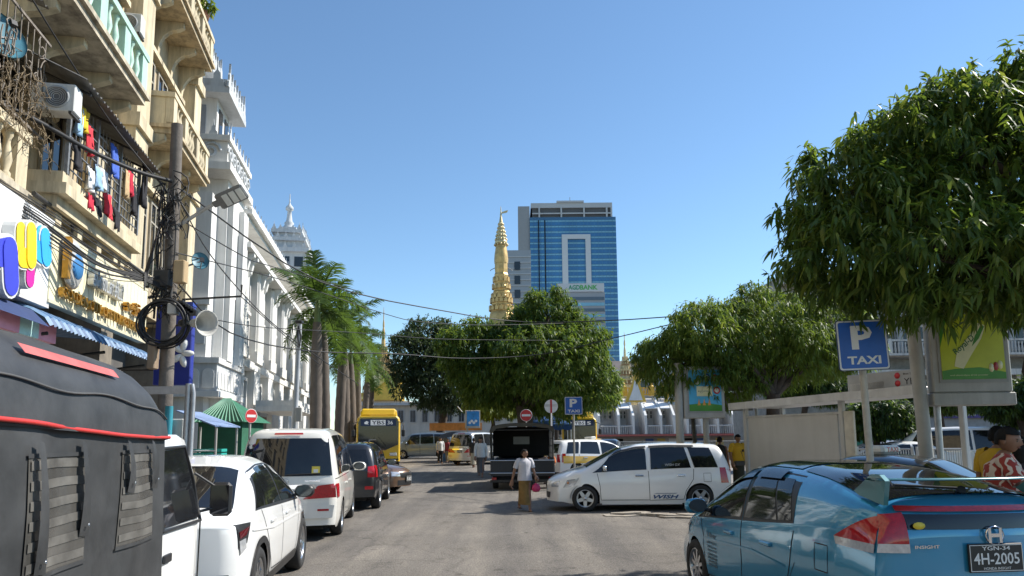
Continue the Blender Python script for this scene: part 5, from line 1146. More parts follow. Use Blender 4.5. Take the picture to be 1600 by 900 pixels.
# ---- white van ------------------------------------------------------------------------------
VAN = dict(L=4.8, W=1.83, r=.33, xr=.95, xf=3.85, rim='five', tw=.21, bow=(.4, .12), sill=.2, tum=.17, n=7, sm=.07,
           top=[(0, 1.0), (.02, 1.15), (.1, 1.5), (.2, 1.84), (.28, 1.92), (.6, 1.965), (2.0, 1.99), (3.0, 1.95), (3.3, 1.86), (4.1, 1.25), (4.4, 1.1), (4.7, .9), (4.78, .72), (4.8, .5)],
           sh=[(0, .95), (.3, 1.08), (1.5, 1.1), (3, 1.06), (4.0, 1.0), (4.5, .85), (4.8, .46)], wid=[(0, .95), (.4, .99), (1, 1), (3.8, 1), (4.4, .95), (4.8, .82)])
def van(name, label, pm, loc, head, group=None, plate='6N-8932', spare=False):
    c = Car(name, label, 'van', VAN, pm, loc, head, group)
    c.glass(.36, 1.42, sl0=.08, sl1=.05, t0=.05, t1=.85); c.glass(1.5, 2.5, t0=.05, t1=.85, sl0=.05); c.glass(2.58, 3.72, t0=.05, t1=.85, sl1=-.5); c.windshield(4.05, 3.32)
    c.end([(-.78, 1.12), (.78, 1.12), (.69, 1.78), (-.69, 1.78)], 'rear_window', DARKGL, off=.01)
    c.end([(-.25, 1.845), (.25, 1.845), (.24, 1.875), (-.24, 1.875)], 'high_brake_light', REDLAMP, off=.014)
    c.end([(.3, .72), (.86, .74), (.84, .98), (.55, .95)], 'taillight', REDLAMP, mirror=True, off=.014); c.side([(.01, .74), (.2, .74), (.24, .98), (.02, .98)], 'taillight', REDLAMP, off=.014)
    c.end([(-.52, .9), (.52, .9), (.5, .97), (-.5, .97)], 'chrome_garnish', CHROME, off=.018)
    c.end([(-.8, .38), (.8, .38), (.83, .6), (-.83, .6)], 'rear_bumper', pm, off=.04); c.end([(.55, .5), (.74, .5), (.74, .535), (.55, .535)], 'reflector', REDLAMP, mirror=True, off=.048)
    c.plate(plate, .0, .8, w=.33, h=.16); em = c.xend(0, 1.04, True)
    MB().lathe([(.05, 0), (.058, .008), (.05, .012)], 18, X=T(c.P(em, 0, 1.05)[0] - .012, .0, 1.045) @ RY(-math.pi / 2) @ SC(.72, 1, 1)).build('emblem', CHROME, c.root)
    lettering('ALPHARD', CHROME, c.root, T(c.P(c.xend(-.5, .99, True), -.5, .99)[0] - .016, -.45, 1.04) @ RZ(-math.pi / 2) @ RX(math.pi / 2), width=.26, height=.03, depth=.002)
    MB().tube([(c.P(c.xend(.1, 1.14, True), .1, 1.14)[0] - .03, -.0, 1.15), (c.P(c.xend(.1, 1.14, True), .1, 1.14)[0] - .03, -.6, 1.17)], .01, 5).build('wiper', BLACKP, c.root)
    c.line([(1.46, 1.05), (1.44, .35), (2.5, .3), (2.54, 1.05)]); c.line([(2.54, 1.05), (2.54, .3), (3.4, .3), (3.5, .6), (3.66, 1.0)]); c.line([(.04, 1.06), (.5, 1.08), (2.5, 1.08)], 'belt_trim', CHROME, .014)
    c.handles((1.7, 2.4 + .3), .92); c.mirrors(3.55, 1.12, k=1.35)
    c.side([(4.25, .72), (4.66, .66), (4.5, .84), (4.1, .92)], 'headlight', CLEARLAMP)
    if spare: pass
    return c
rr = Vector((ax(444, 12.4), 12.55)); hd = fwd(.15); cen = rr + Vector((math.cos(hd), math.sin(hd))) * 2.4
c = van('white_van', 'white people carrier with dark rear window and red lamps parked at the kerb', P_PEARL, (cen.x, cen.y, 0), hd, G_PARK)
xs_ = c.P(c.xend(-.5, 1.22, True), -.5, 1.22)[0]
o = MB().box(-.07, .07, -.06, .06, 0, .002, X=T(xs_ - .016, -.5, 1.23) @ RZ(-math.pi / 2) @ RX(math.pi / 2 - .2)).build('window_sticker', M('sticker_yellow2', (.75, .6, .08), .5), c.root)
MB().box(-.04, .04, -.05, .01, .002, .004, X=T(xs_ - .016, -.5, 1.23) @ RZ(-math.pi / 2) @ RX(math.pi / 2 - .2)).build('sticker_print', WHITE, o)
# ---- black sport utility ------------------------------------------------------------------------
SUV = dict(L=4.5, W=1.84, r=.36, xr=.9, xf=3.56, rim='five', tw=.23, bow=(.36, .16), sill=.27, tum=.26, n=6, sm=.08,
           top=[(0, 1.0), (.03, 1.1), (.14, 1.35), (.3, 1.6), (.4, 1.65), (.9, 1.68), (2.0, 1.7), (2.6, 1.64), (3.3, 1.16), (3.7, 1.08), (4.25, .95), (4.42, .78), (4.5, .5)],
           sh=[(0, .96), (.3, 1.08), (1.5, 1.06), (3.2, 1.0), (4.1, .86), (4.5, .46)])
def suv(name, label, pm, loc, head, group=None, plate='1P-6627', cladding=True):
    c = Car(name, label, 'car', SUV, pm, loc, head, group)
    c.glass(.4, .95, sl0=.18, sl1=.1, t0=.07, t1=.83); c.glass(1.02, 2.0, sl0=.1, t0=.07, t1=.83); c.glass(2.08, 3.12, sl1=-.4, t0=.07, t1=.83); c.windshield(3.25, 2.66)
    c.end([(-.68, 1.12), (.68, 1.12), (.58, 1.5), (-.58, 1.5)], 'rear_window', DARKGL, off=.01); c.side([(.03, .82), (.22, .82), (.26, 1.1), (.09, 1.12)], 'taillight', REDLAMP, off=.014); c.end([(.66, .82), (.86, .82), (.8, 1.1), (.66, 1.08)], 'taillight', REDLAMP, mirror=True, off=.012)
    c.end([(.6, .52), (.8, .52), (.8, .6), (.6, .6)], 'reflector', REDLAMP, mirror=True, off=.02); c.end([(-.8, .34), (.8, .34), (.82, .6), (-.82, .6)], 'rear_bumper', pm, off=.014)
    for s in (1, -1): MB().tube([(-1.5, s * .6, 1.68), (-1.4, s * .6, 1.735), (.2, s * .6, 1.745), (.35, s * .6, 1.69)], .02, 6).build('roof_rail', BLACKP if pm is P_BLACK else ALLOY, c.root)
    c.line([(2.04, 1.04), (2.02, .4), (3.0, .4), (3.05, .7), (3.18, .98)]); c.line([(2.02, .4), (1.5, .42), (1.28, .7), (1.0, 1.06)])
    for xa in (.9, 3.56): c.line([(xa + .44 * math.cos(a), .36 + .44 * math.sin(a)) for a in [math.pi * k / 14 for k in range(15)]], 'arch_flare', pm, .06, off=.03)
    c.handles((1.4, 2.3), .92); c.mirrors(2.95, 1.06, k=1.2); c.plate(plate, 0, .78); c.side([(4.0, .72), (4.34, .68), (4.2, .84), (3.85, .9)], 'headlight', CLEARLAMP)
    return c
rr = Vector((ax(531, 17.6), 17.7)); hd = fwd(.09); cen = rr + Vector((math.cos(hd), math.sin(hd))) * 2.25
suv('black_suv', 'black sport utility car with roof rails parked ahead of the white van', P_BLACK, (cen.x, cen.y, 0), hd, G_PARK)
# bronze saloon pulling out, two more behind
sedan('bronze_saloon', 'bronze saloon nosing out from the kerb ahead of the black sport utility car', P_BROWN, (-5.5, 24.05, 0), -.3, G_PARK)
sedan('silver_saloon', 'silver saloon parked beyond the bronze saloon', P_SILV, (-7.3, 29.6, 0), fwd(.12), G_PARK)
sedan('white_saloon', 'white saloon parked on the pavement before the green kiosk', P_WHITE, (ax(330, 21.5), 21.8, 0), -.2, None)
# ---- traffic in the middle distance -------------------------------------------------------------
van('grey_van', 'grey-blue minibus crossing the road beyond the yellow bus', P_GREY, (ax(660, 55), 55.5, 0), math.pi)
van('dark_glass_van', 'white van with dark glass parked behind the walking people', P_SILV, (ax(748, 43), 45.0, 0), fwd(-.5))
c = wish((ax(912, 30) + .6, 31.2, 0), .42, P_WHITE, 'taxi_wagon', 'white taxi wagon with a yellow waist band parked behind the blue parking sign', detail=False)
c.side([(.15, .62), (3.3, .6), (3.4, .86), (.15, .92)], 'yellow_band', P_YEL, off=.009, nx=30)
MB().bbox(-.35, -.1, -.3, .3, 1.6, 1.72, .03).build('roof_sign', MATS['taxi_sign_white'], c.root)
sedan('dark_saloon', 'dark saloon facing the road in front of the second bus', P_BLACK, (ax(957, 44), 46.0, 0), -math.pi / 2 - .25)
sedan('yellow_green_taxi', 'yellow and white taxi half hidden beside the dark saloon', P_YEL, (ax(934, 48), 50.0, 0), -math.pi / 2 - .1)
van('white_suv', 'large white sport utility car parked behind the metal barrier', P_WHITE, (ax(1474, 27), 27.0, 0), math.pi - .55)
for i, (px, Y, pm, lab) in enumerate(((1372, 30, P_SILV, 'silver saloon parked across the far road by the green shop front'), (1402, 27, P_WHITE, 'white saloon parked behind the large white sport utility car'), (1545, 30, P_WHITE, 'white saloon parked under the purple bank fascia'))):
    sedan('parked_saloon', lab, pm, (ax(px, Y), Y, 0), math.pi - .1, 'cars parked across the far road')

# ---- canvas-covered truck in the left foreground ------------------------------------------------
CAN = M('black_canvas', (.04, .041, .042), .5, var=.5, scale=2.6, bump=.4, bscale=3.5, spec=.5)
PIPE = M('red_piping', (.5, .035, .03), .5, var=.12, scale=8); VINYL = M('clear_vinyl', (.075, .072, .066), .18, var=.45, scale=2.5, spec=.6)
hdT = fwd(.1216); tf = Vector((ax(258, 4.85), 4.85))              # front right corner of the canvas
TR = thing('canvas_truck', 'small white truck with a black canvas canopy and red piping in the foreground', 'truck', (tf.x, tf.y, 0), hdT, G_PARK)
LB, WB = 3.1, 1.62                                                 # local: x forward (canvas x<0), y left; right side at y=0
def sag(x, z): return .012 * math.sin(x * 5.2 + z * 3) + .008 * math.sin(x * 11 + 1)
def hemz(x): return 1.775 + .012 * math.sin(x * 2.4)
prof = [(0.0, .62), (-.01, 1.0), (-.012, 1.4), (0.0, 1.77)]
rows = []
nx = 50
for i in range(nx + 1):
    x = -LB + LB * i / nx; rw = []
    for y, z in ((.0, .55), (-.008, .85), (-.012, 1.15), (-.012, 1.45), (-.004, 1.74), (.0, 1.785)): rw.append((x, y - sag(x, z), z - (LIFT * x if z > 1.6 else 0)))
    rows.append(rw)
MB().grid(rows, flip=True).build('side_curtain', CAN, TR)
rows = []
for i in range(nx + 1):
    x = -LB + LB * i / nx; e = 1 - .5 * max(0, (x + .42) / .42) ** 2.4; rib = .014 * abs(math.sin(x * 2.9)); rw = []
    for k in range(17):
        a = math.pi * k / 16; y = WB / 2 - (WB / 2 + .02) * math.cos(a) * (1 if abs(math.cos(a)) < .999 else 1); z = 1.78 + .56 * (math.sin(a) ** .62) * e - rib * math.sin(a)
        if k == 0: z = 1.765; y = -.022
        rw.append((x, y, z - LIFT * x))
    rows.append(rw)
rf = MB().grid(rows).build('canopy_roof', CAN, TR)
rows = [[(0.0, WB / 2 + (p[1] - WB / 2) * q, 1.0 + (p[2] - 1.0) * q if False else 1.55 + (p[2] - 1.55) * q) for p in rows[-1]] for q in (0, .5, 1)]
MB().grid(rows).build('front_curtain', CAN, TR)
MB().box(-LB, -.01, .01, WB, .5, .55).build('bed', P_WHITE, TR)
MB().grid([[(-LB + LB * i / 30, WB + .0, .55), (-LB + LB * i / 30, WB + .0, 1.78)] for i in range(31)]).build('side_curtain', CAN, TR)
MB().tube([(-LB + LB * i / 40, -.03 - sag(-LB + LB * i / 40, 1.77), hemz(-LB + LB * i / 40) + .002 - LIFT * (-LB + LB * i / 40)) for i in range(41)], .012, 6).build('piping', PIPE, TR)
sk_ = lambda x, a: (x, WB / 2 - (WB / 2 + .02) * math.cos(a) - .006, 1.785 + .56 * math.sin(a) ** .62 * (1 - .5 * max(0, (x + .42) / .42) ** 2.4) - LIFT * x - .014 * abs(math.sin(x * 2.9)) * math.sin(a) + .004)
MB().tube([sk_(-LB + (LB - .03) * i / 40, R(9) + .02 * math.sin(i * .5)) for i in range(41)], .006, 5).build('roof_hem', M('dusty_hem', (.07, .07, .07), .7), rf)
fl = [[(-1.7 + 1.0 * i / 14, yy, zz) for yy, zz in (((WB / 2 - (WB / 2 + .02) * math.cos(a)) , 1.785 + .56 * math.sin(a) ** .62 * (1 - .5 * max(0, (-1.7 + 1.0 * i / 14 + .42) / .42) ** 2.4)) for a in (R(22), R(25), R(28)))] for i in range(15)]
MB().grid([[(x, y - .008, z + .012 - LIFT * x) for x, y, z in r] for r in fl]).build('red_roof_stripe', M('faded_red_tape', (.5, .11, .1), .55, var=.2, scale=6), rf)
def tsurf(x, z, off=.006): return (x, float(np.interp(z, [.55, .85, 1.15, 1.45, 1.74], [0, -.008, -.012, -.012, -.004])) - sag(x, z) - off, z)
for x0, x1 in ((-1.72, -1.12), (-.72, -.2)):
    z0, z1 = 1.15, 1.69
    wv = MB().grid([[tsurf(x0 + (x1 - x0) * i / 10, z0 + (z1 - z0) * j / 10) for i in range(11)] for j in range(11)], flip=False).build('vinyl_window', VINYL, TR)
    for k in range(6):
        za = z0 + .03 + k * .09; MB().grid([[tsurf(x0 + .015 + (x1 - x0 - .03) * i / 8, za + q * .042 + .003 * math.sin(i * .7 + k), .011) for i in range(9)] for q in (0, 1)]).build('slat_behind_vinyl', M('slat_pale', (.115, .11, .1), .3, var=.5, scale=5), wv)
    for za, zb_ in ((z0 - .012, z0 + .008), (z1 - .008, z1 + .012)): MB().grid([[tsurf(x0 - .012 + (x1 - x0 + .024) * i / 8, q, .012) for i in range(9)] for q in (za, zb_)]).build('stitched_hem', CAN, wv)
for xs, zl in ((-1.66, 1.17), (-1.2, 1.28), (-.68, 1.46), (-.27, 1.46)):
    w0_, w1_ = .022, .05
    MB().grid([[(xs - (w0_ + (w1_ - w0_) * q) + .05 * q, -.03 - sag(xs, 1.5) - .02 * math.sin(q * 3), 1.76 + (zl - 1.76) * q), (xs + (w0_ + (w1_ - w0_) * q) + .05 * q, -.03 - sag(xs, 1.5) - .02 * math.sin(q * 3), 1.76 + (zl - 1.76) * q - .012)] for q in [k / 8 for k in range(9)]]).build('strap', CAN, TR)
    MB().lathe([(.006, 0), (.011, .002), (.006, .004)], 10, X=T(xs + .05, -.054 - sag(xs, 1.5), zl + .05) @ RX(math.pi / 2)).build('eyelet', ALLOY, TR)
# cab
W2 = WB / 2
def cab_y(z): return .02 + .02 * (1 - min(1, z / 1.0)) + max(0, z - 1.15) * .14
cabm = MB(); rows = []
for x, zt in ((.03, 1.78), (.2, 1.8), (.55, 1.8), (.72, 1.76), (.86, 1.5), (1.0, 1.18), (1.03, 1.0), (1.05, .7), (1.05, .45)):
    rw = []
    for k in range(9):
        z = .45 + (zt - .45) * k / 8; q = sstep(.9, 1.05, x); rw.append((x, cab_y(z) + .06 * q, z))
    top = [(x, cab_y(zt) + .05 + (WB - 2 * cab_y(zt) - .1) * k / 8, zt + .02 * math.sin(math.pi * k / 8)) for k in range(9)]
    rw2 = [(x_, WB - y, z) for x_, y, z in rw[::-1]]
    rows.append(rw + top + rw2)
cab = cabm.grid(rows, flip=True).add(rows[-1], [tuple(range(len(rows[-1])))]).add(rows[0], [tuple(range(len(rows[0]) - 1, -1, -1))]).build('cab', P_WHITE, TR)
MB().grid([[(.1, cab_y(1.16) - .008, 1.16), (.88, cab_y(1.16) - .008, 1.16)], [(.1, cab_y(1.4) - .008, 1.4), (.8, cab_y(1.4) - .008, 1.42)], [(.12, cab_y(1.66) - .008, 1.68), (.66, cab_y(1.66) - .008, 1.7)]], sm=False).build('door_window', DARKGL, TR)
MB().tube([(.08, cab_y(1.15) - .006, 1.14), (.9, cab_y(1.15) - .006, 1.13), (.8, cab_y(1.42) - .008, 1.44), (.67, cab_y(1.68) - .008, 1.71), (.1, cab_y(1.68) - .008, 1.7), (.08, cab_y(1.15) - .006, 1.14)], .014, 6).build('window_rubber', BLACKP, TR)
MB().tube([(.05, cab_y(.6) - .001, .5), (.05, cab_y(1.1) - .001, 1.12)], .006, 4).tube([(.92, cab_y(.6) - .001, .5), (.92, cab_y(1.1) - .001, 1.12)], .006, 4).build('door_seam', DKINT, TR)
MB().bbox(.12, .26, cab_y(.95) - .02, cab_y(.95) - .001, .92, .98, .006).build('door_handle', BLACKP, TR)
MB().grid([[(.885, .12, 1.48), (.885, WB - .12, 1.48)], [(.75, .16, 1.75), (.75, WB - .16, 1.75)]]).build('windshield', DARKGL, TR)
mi = MB().bbox(.95, 1.03, -.2, -.03, 1.15, 1.42, .03).build('mirror', BLACKP, TR)
MB().tube([(.9, .02, 1.2), (.97, -.08, 1.22)], .012, 6).tube([(.86, .06, 1.5), (.97, -.08, 1.38)], .012, 6).build('mirror_stay', BLACKP, mi)
MB().bbox(.944, .9499, -.185, -.045, 1.17, 1.4, .002).build('mirror_glass', M('mirror_glass', (.1, .1, .11), .05, .9), mi)
MB().box(-LB, 1.0, .15, WB - .15, .3, .5).build('chassis', BLACKP, TR)
ty, rme = wheel_meshes(.28, .17, 'steel')
for x in (-2.2, .45):
    for s, y in ((-1, .12), (1, WB - .12)): o = put('wheel', ty, TR, (x, y, .284)); o.rotation_euler.z = 0 if s > 0 else math.pi; put('rim', rme, o)

# ---- dark pickup with open canopy, seen from behind ---------------------------------------------
PKY = 24.3; x0, x1 = ax(766, PKY), ax(866, PKY); PW = x1 - x0; z2 = az(661, PKY) - gz(PKY)
PK = thing('passenger_pickup', 'dark pickup with an open-backed canopy and bench rails, tail towards the road', 'truck', ((x0 + x1) / 2, PKY, gz(PKY) + .004), math.pi / 2)
PKC = M('olive_canvas', (.075, .07, .055), .8, var=.25, scale=2); PKB = M('pickup_navy', (.014, .016, .022), .45, var=.2, coat=.15); hw = PW / 2
MB().box(0, 2.5, -hw + .03, hw - .03, .55, .62).build('bed_floor', DKINT, PK)
MB().box(-.02, 2.5, -hw, -hw + .06, .5, 1.06).build('bed_side', PKB, PK); MB().box(-.02, 2.5, hw - .06, hw, .5, 1.06).build('bed_side', PKB, PK)
tg = MB().bbox(-.08, -.03, -hw + .02, hw - .02, .45, 1.0, .015).build('tailgate', PKB, PK)
for z in (.56, .98): MB().tube([(-.1, -hw, z), (-.1, hw, z)], .022, 6).build('rail_bar', ALLOY, tg)
MB().box(-.085, -.0805, -.35, .35, .64, .86).build('tailgate_recess', DKINT, tg)
rows = []
for x in (-.12, 0, .6, 1.2, 1.8, 2.5):
    rows.append([(x, hw * math.cos(a) * (1 if abs(math.cos(a)) < 1 else 1), z2 - .3 + .3 * (math.sin(a) ** .5)) for a in [math.pi * k / 16 for k in range(17)]])
MB().grid(rows, flip=True).build('canopy_roof', PKC, PK)
hem = [(-.125, hw * math.cos(a), z2 - .3 + .3 * math.sin(a) ** .5) for a in [math.pi * k / 16 for k in range(17)]]
MB().grid([hem, [(x, y * .97, (z - .12 if abs(y) < hw * .9 else z - .2) - .02 * math.cos(y * 9)) for x, y, z in hem]]).build('rear_valance', PKC, PK)
for z in (1.2, 1.45, 1.7): MB().tube([(0, -hw + .04, z), (2.5, -hw + .04, z)], .018, 5).build('side_rail', ALLOY, PK)
for x in (0.0, .35, .7, 1.05, 1.4, 1.75, 2.1, 2.45): MB().tube([(x, -hw + .04, 1.06), (x, -hw + .04, z2 - .28)], .02, 5).build('side_post', ALLOY, PK)
MB().grid([[(-.1 + 2.6 * i / 8, hw - .01, 1.06), (-.1 + 2.6 * i / 8, hw + .01, z2 - .28)] for i in range(9)]).build('side_curtain', PKC, PK)
for x in (.25, 1.1, 1.95): MB().box(x, x + .5, hw + .012, hw + .018, 1.4, 1.8).build('curtain_window', DARKGL, PK)
fw = MB().box(2.5, 2.54, -hw + .02, -.3, 1.06, z2 - .1).box(2.5, 2.54, .3, hw - .02, 1.06, z2 - .1).box(2.5, 2.54, -.3, .3, 1.06, 1.5).box(2.5, 2.54, -.3, .3, 1.78, z2 - .1).build('front_bulkhead', DKINT, PK)
MB().box(2.505, 2.52, -.3, .3, 1.5, 1.78).build('bulkhead_window', M('pale_window', (.28, .28, .27), .3), fw)  # plain pale grey pane in the bulkhead opening
for s in (-1, 1): MB().box(.1, 2.4, s * (hw - .3) - .18, s * (hw - .3) + .18, .9, .97).build('bench', M('bench_dark', (.04, .03, .03), .6), PK)
for s in (-1, 1): MB().tube([(-.06, s * (hw - .05), 1.0), (-.06, s * (hw - .05), z2 - .2)], .025, 6).build('rear_post', DKIRON, PK)
MB().tube([(-.06, -hw + .05, z2 - .24), (-.06, hw - .05, z2 - .24)], .02, 6).build('rear_hoop', DKIRON, PK)
for s in (-1, 1): MB().bbox(-.1, -.04, s * (hw - .13) - .08, s * (hw - .13) + .08, .3, .42, .01).build('taillight', REDLAMP, PK)
MB().box(-.2, -.12, -hw, hw, .26, .34).build('step_bumper', DKIRON, PK)
MB().box(0, 4.6, -hw + .25, hw - .25, .3, .54).build('chassis', DKINT, PK)
MB().bbox(2.6, 4.2, -hw + .08, hw - .08, .4, 1.0, .05).bbox(2.62, 3.6, -hw + .14, hw - .14, 1.0, 1.7, .12).build('cab', PKB, PK)
MB().box(2.75, 3.4, -hw + .13, hw - .13, 1.15, 1.55).build('cab_window', DARKGL, PK)
ty, rme = wheel_meshes(.33, .2, 'steel')
for x in (.75, 3.7):
    for s in (-1, 1): o = put('wheel', ty, PK, (x, s * (hw - .16), .334)); o.rotation_euler.z = 0 if s > 0 else math.pi; put('rim', rme, o)

# ---- city buses -------------------------------------------------------------------------------------
BUSY = M('bus_yellow', (.78, .48, .015), .35, var=.04, coat=.6); BUSW = M('bus_windscreen', (.014, .016, .018), .05, var=.4, scale=1.5, spec=.6); DISP = M('display_navy', (.012, .03, .1), .3); DISPW = M('display_white', (.75, .78, .8), .5, emit=.15)
def bus(loc, head, label, route, zt):
    t = thing('city_bus', label, 'bus', (loc[0], loc[1], gz(loc[1]) + .004), head, 'yellow city buses')
    hw = 1.24; LBUS = 10.5                  # local: nose at x=0, body to -L, facing +x
    rows = []
    for x, k in ((-.0, .93), (-.06, .985), (-.16, 1.0), (-5, 1.0), (-LBUS + .1, 1), (-LBUS, .97)):
        rw = []
        for a in range(25):
            th = -math.pi / 2 + math.pi * 2 * a / 24 if False else None
        pts = [(-hw, .35), (-hw, 2.6), (-hw + .06, 2.82), (-hw + .2, 2.95), (hw - .2, 2.95), (hw - .06, 2.82), (hw, 2.6), (hw, .35)]
        rows.append([(x, y * k, .35 + (z - .35) * (1 if k == 1 else .985)) for y, z in pts])
    MB().grid(rows, sm=False, flip=False).add(rows[0], [tuple(range(7, -1, -1))]).add(rows[-1], [tuple(range(8))]).build('body', BUSY, t)
    MB().prism([(-1.12, 1.08), (-.6, .92), (.4, .98), (1.12, 1.3), (1.12, 2.55), (1.02, 2.8), (-1.02, 2.8), (-1.12, 2.55)], .004, .03, X=RZ(math.pi / 2) @ RX(math.pi / 2)).build('windscreen', BUSW, t)
    MB().prism([(-1.16, .42), (1.16, .42), (1.16, .5), (-1.16, .5)], .004, .03, X=RZ(math.pi / 2) @ RX(math.pi / 2)).build('lower_trim', BLACKP, t)
    MB().prism([(-1.1, .55), (.1, .55), (.35, .72), (.25, .95), (-.5, .88), (-1.1, 1.02)], .004, .028, X=RZ(math.pi / 2) @ RX(math.pi / 2)).build('black_panel', BLACKP, t)
    d = MB().box(.031, .05, -1.0, 1.0, 2.36, 2.74).build('display', DISP, t)
    FXB = lambda y, z: T(.052, y, z) @ RZ(math.pi / 2) @ RX(math.pi / 2)
    o = MB().box(-.42, .42, -.15, .15, 0, .004, X=FXB(0.1 if False else -.02, 2.55)).build('display_panel', DISPW, d)
    lettering('YBS', M('display_black', (.01, .02, .05), .5), d, FXB(-.02, 2.55) @ T(0, 0, .005), width=.72, height=.22, depth=.002, bold=.012)
    lettering(route, DISPW, d, FXB(.66, 2.55), width=.3, height=.22, depth=.002, bold=.012)
    MB().prism([(-.13, .02), (0, .1), (.13, .02), (.04, -.02), (.12, -.1), (-.12, -.08)], 0, .004, X=FXB(-.66, 2.55)).build('display_emblem', DISPW, d)
    for s in (-1, 1):
        MB().bbox(-.01, .05, s * .85 - .2, s * .85 + .2, .66, .84, .02).build('headlight', CLEARLAMP, t)
        m = MB().bbox(.1, .24, s * 1.4 - .1, s * 1.4 + .1, 1.75, 2.15, .04).build('mirror', BLACKP, t); MB().tube([(.0, s * 1.15, 2.6), (.16, s * 1.42, 2.5), (.17, s * 1.4, 2.14)], .025, 6).build('mirror_arm', BLACKP, m)
    MB().tube([(.045, -.7, 1.1), (.05, -.2, 1.7)], .012, 4).tube([(.045, .5, 1.15), (.05, .0, 1.75)], .012, 4).build('wiper', BLACKP, t)
    MB().box(.031, .036, -.9, -.55, 1.2, 1.42).box(.031, .036, -.5, -.2, 1.18, 1.36).build('windscreen_notice', WHITE, t)
    rows = [[(x, y * k2, 2.95 + h_ * hh) for y, hh in ((-1.08, 0), (-1.04, .7), (-.9, 1.0), (.9, 1.0), (1.04, .7), (1.08, 0))] for x, k2, h_ in ((-.25, .95, .06), (-.4, .98, .34), (-.6, 1, .42), (-4.5, 1, .42), (-4.7, .98, .1))]
    rp = MB().grid(rows, sm=False).build('roof_pod', BUSY, t); MB().box(-.2, -.15, -.5, .5, 2.96, 3.02).build('roof_lip', BUSY, rp)
    for k in range(6):
        for s in (-1, 1): MB().box(-1.5 - k * 1.5 - 1.35, -1.5 - k * 1.5, s * (hw + .006) - .005, s * (hw + .006) + .005, 1.3, 2.4).build('side_window', BUSW, t)
    ty, rme = wheel_meshes(.48, .28, 'steel')
    for x in (-2.4, -8.0):
        for s in (-1, 1): o = put('wheel', ty, t, (x, s * (hw - .12), .484)); o.rotation_euler.z = 0 if s > 0 else math.pi; put('rim', rme, o)
    return t
bus((ax(591, 40.8), 40.8), -math.pi / 2 + .185, 'yellow city bus with route 36 display coming up beside the palms', '36', 634)
bus((ax(906, 50.5), 50.5), -math.pi / 2 + .02, 'yellow city bus half hidden behind the large tree trunk', 'S', 634)
# ================================================================== vegetation
def leaf_mesh(name, B, D, ln, wd, droop, mat, fine=True, rng=None):
    N = len(B); D = D / np.linalg.norm(D, axis=1, keepdims=True)
    rnd = rng.normal(size=(N, 3)); side = np.cross(D, rnd); side /= np.linalg.norm(side, axis=1, keepdims=True) + 1e-9
    # keep blades facing roughly up so that they catch light like real leaves
    up = np.cross(side, D); fl = np.sign(up[:, 2:3]); fl[fl == 0] = 1; side *= fl
    hz = np.cross(D, np.array([0, 0, 1.0])); hz /= np.linalg.norm(hz, axis=1, keepdims=True) + 1e-9
    side = hz * .75 + side * .5; side /= np.linalg.norm(side, axis=1, keepdims=True) + 1e-9
    ln = ln[:, None]; wd = wd[:, None]; dn = np.array([0, 0, -1.0])
    def p(s): return B + D * ln * s + dn * droop * ln * s * s
    if fine:
        V = np.stack([p(0), p(.3) + side * wd * .5, p(.3) - side * wd * .5, p(.68) + side * wd * .36, p(.68) - side * wd * .36, p(1.0)], 1).reshape(-1, 3)
        base = np.arange(N)[:, None] * 6; lp = np.concatenate([base + 0, base + 2, base + 1, base + 1, base + 2, base + 4, base + 3, base + 3, base + 4, base + 5], 1).ravel()
        st = (np.arange(N)[:, None] * 10 + np.array([0, 3, 7])).ravel(); tot = np.tile([3, 4, 3], N)
    else:
        V = np.stack([p(0), p(.42) + side * wd * .5, p(.42) - side * wd * .5, p(1.0)], 1).reshape(-1, 3)
        base = np.arange(N)[:, None] * 4; lp = np.concatenate([base + 0, base + 2, base + 1, base + 1, base + 2, base + 3], 1).ravel()
        st = (np.arange(N)[:, None] * 6 + np.array([0, 3])).ravel(); tot = np.tile([3, 3], N)
    me = bpy.data.meshes.new(name); me.vertices.add(len(V)); me.vertices.foreach_set('co', V.ravel().astype(np.float32))
    me.loops.add(len(lp)); me.loops.foreach_set('vertex_index', lp.astype(np.int32)); me.polygons.add(len(st)); me.polygons.foreach_set('loop_start', st.astype(np.int32))
    try: me.polygons.foreach_set('loop_total', tot.astype(np.int32))
    except Exception: pass
    mats = mat if isinstance(mat, (list, tuple)) else [mat]
    for m_ in mats: me.materials.append(m_)
    if len(mats) > 1:
        mi = rng.choice(len(mats), size=N, p=[.62, .26, .12][:len(mats)] if len(mats) == 3 else None); me.polygons.foreach_set('material_index', np.repeat(mi, len(st) // N).astype(np.int32))
    me.update(calc_edges=True); me.validate(); return me
def crown_twigs(lobes, n, rng, inner=.5, squash=.0):
    L_ = np.array(lobes, float); vol = (L_[:, 3] * L_[:, 4] * L_[:, 5]) ** (2 / 3); pick = rng.choice(len(L_), size=int(n * 1.8), p=vol / vol.sum())
    d = rng.normal(size=(len(pick), 3)); d /= np.linalg.norm(d, axis=1, keepdims=True)
    r = np.where(rng.random(len(pick)) < .68, rng.uniform(.86, 1.06, len(pick)), rng.uniform(inner, .9, len(pick)))
    # clumpy surface
    ph = rng.uniform(0, 6, (3, 3)); cl = np.sin(d @ (rng.normal(size=(3, 3)) * 5) + ph[0]).mean(1); r = r * (1 + .16 * cl)
    P = L_[pick, :3] + d * L_[pick, 3:6] * r[:, None]
    q = (P[:, None, :] - L_[None, :, :3]) / L_[None, :, 3:6]; dist = np.linalg.norm(q, axis=2); dist[np.arange(len(pick)), pick] = 9
    keep = dist.min(1) > .55
    return P[keep][:n], d[keep][:n]
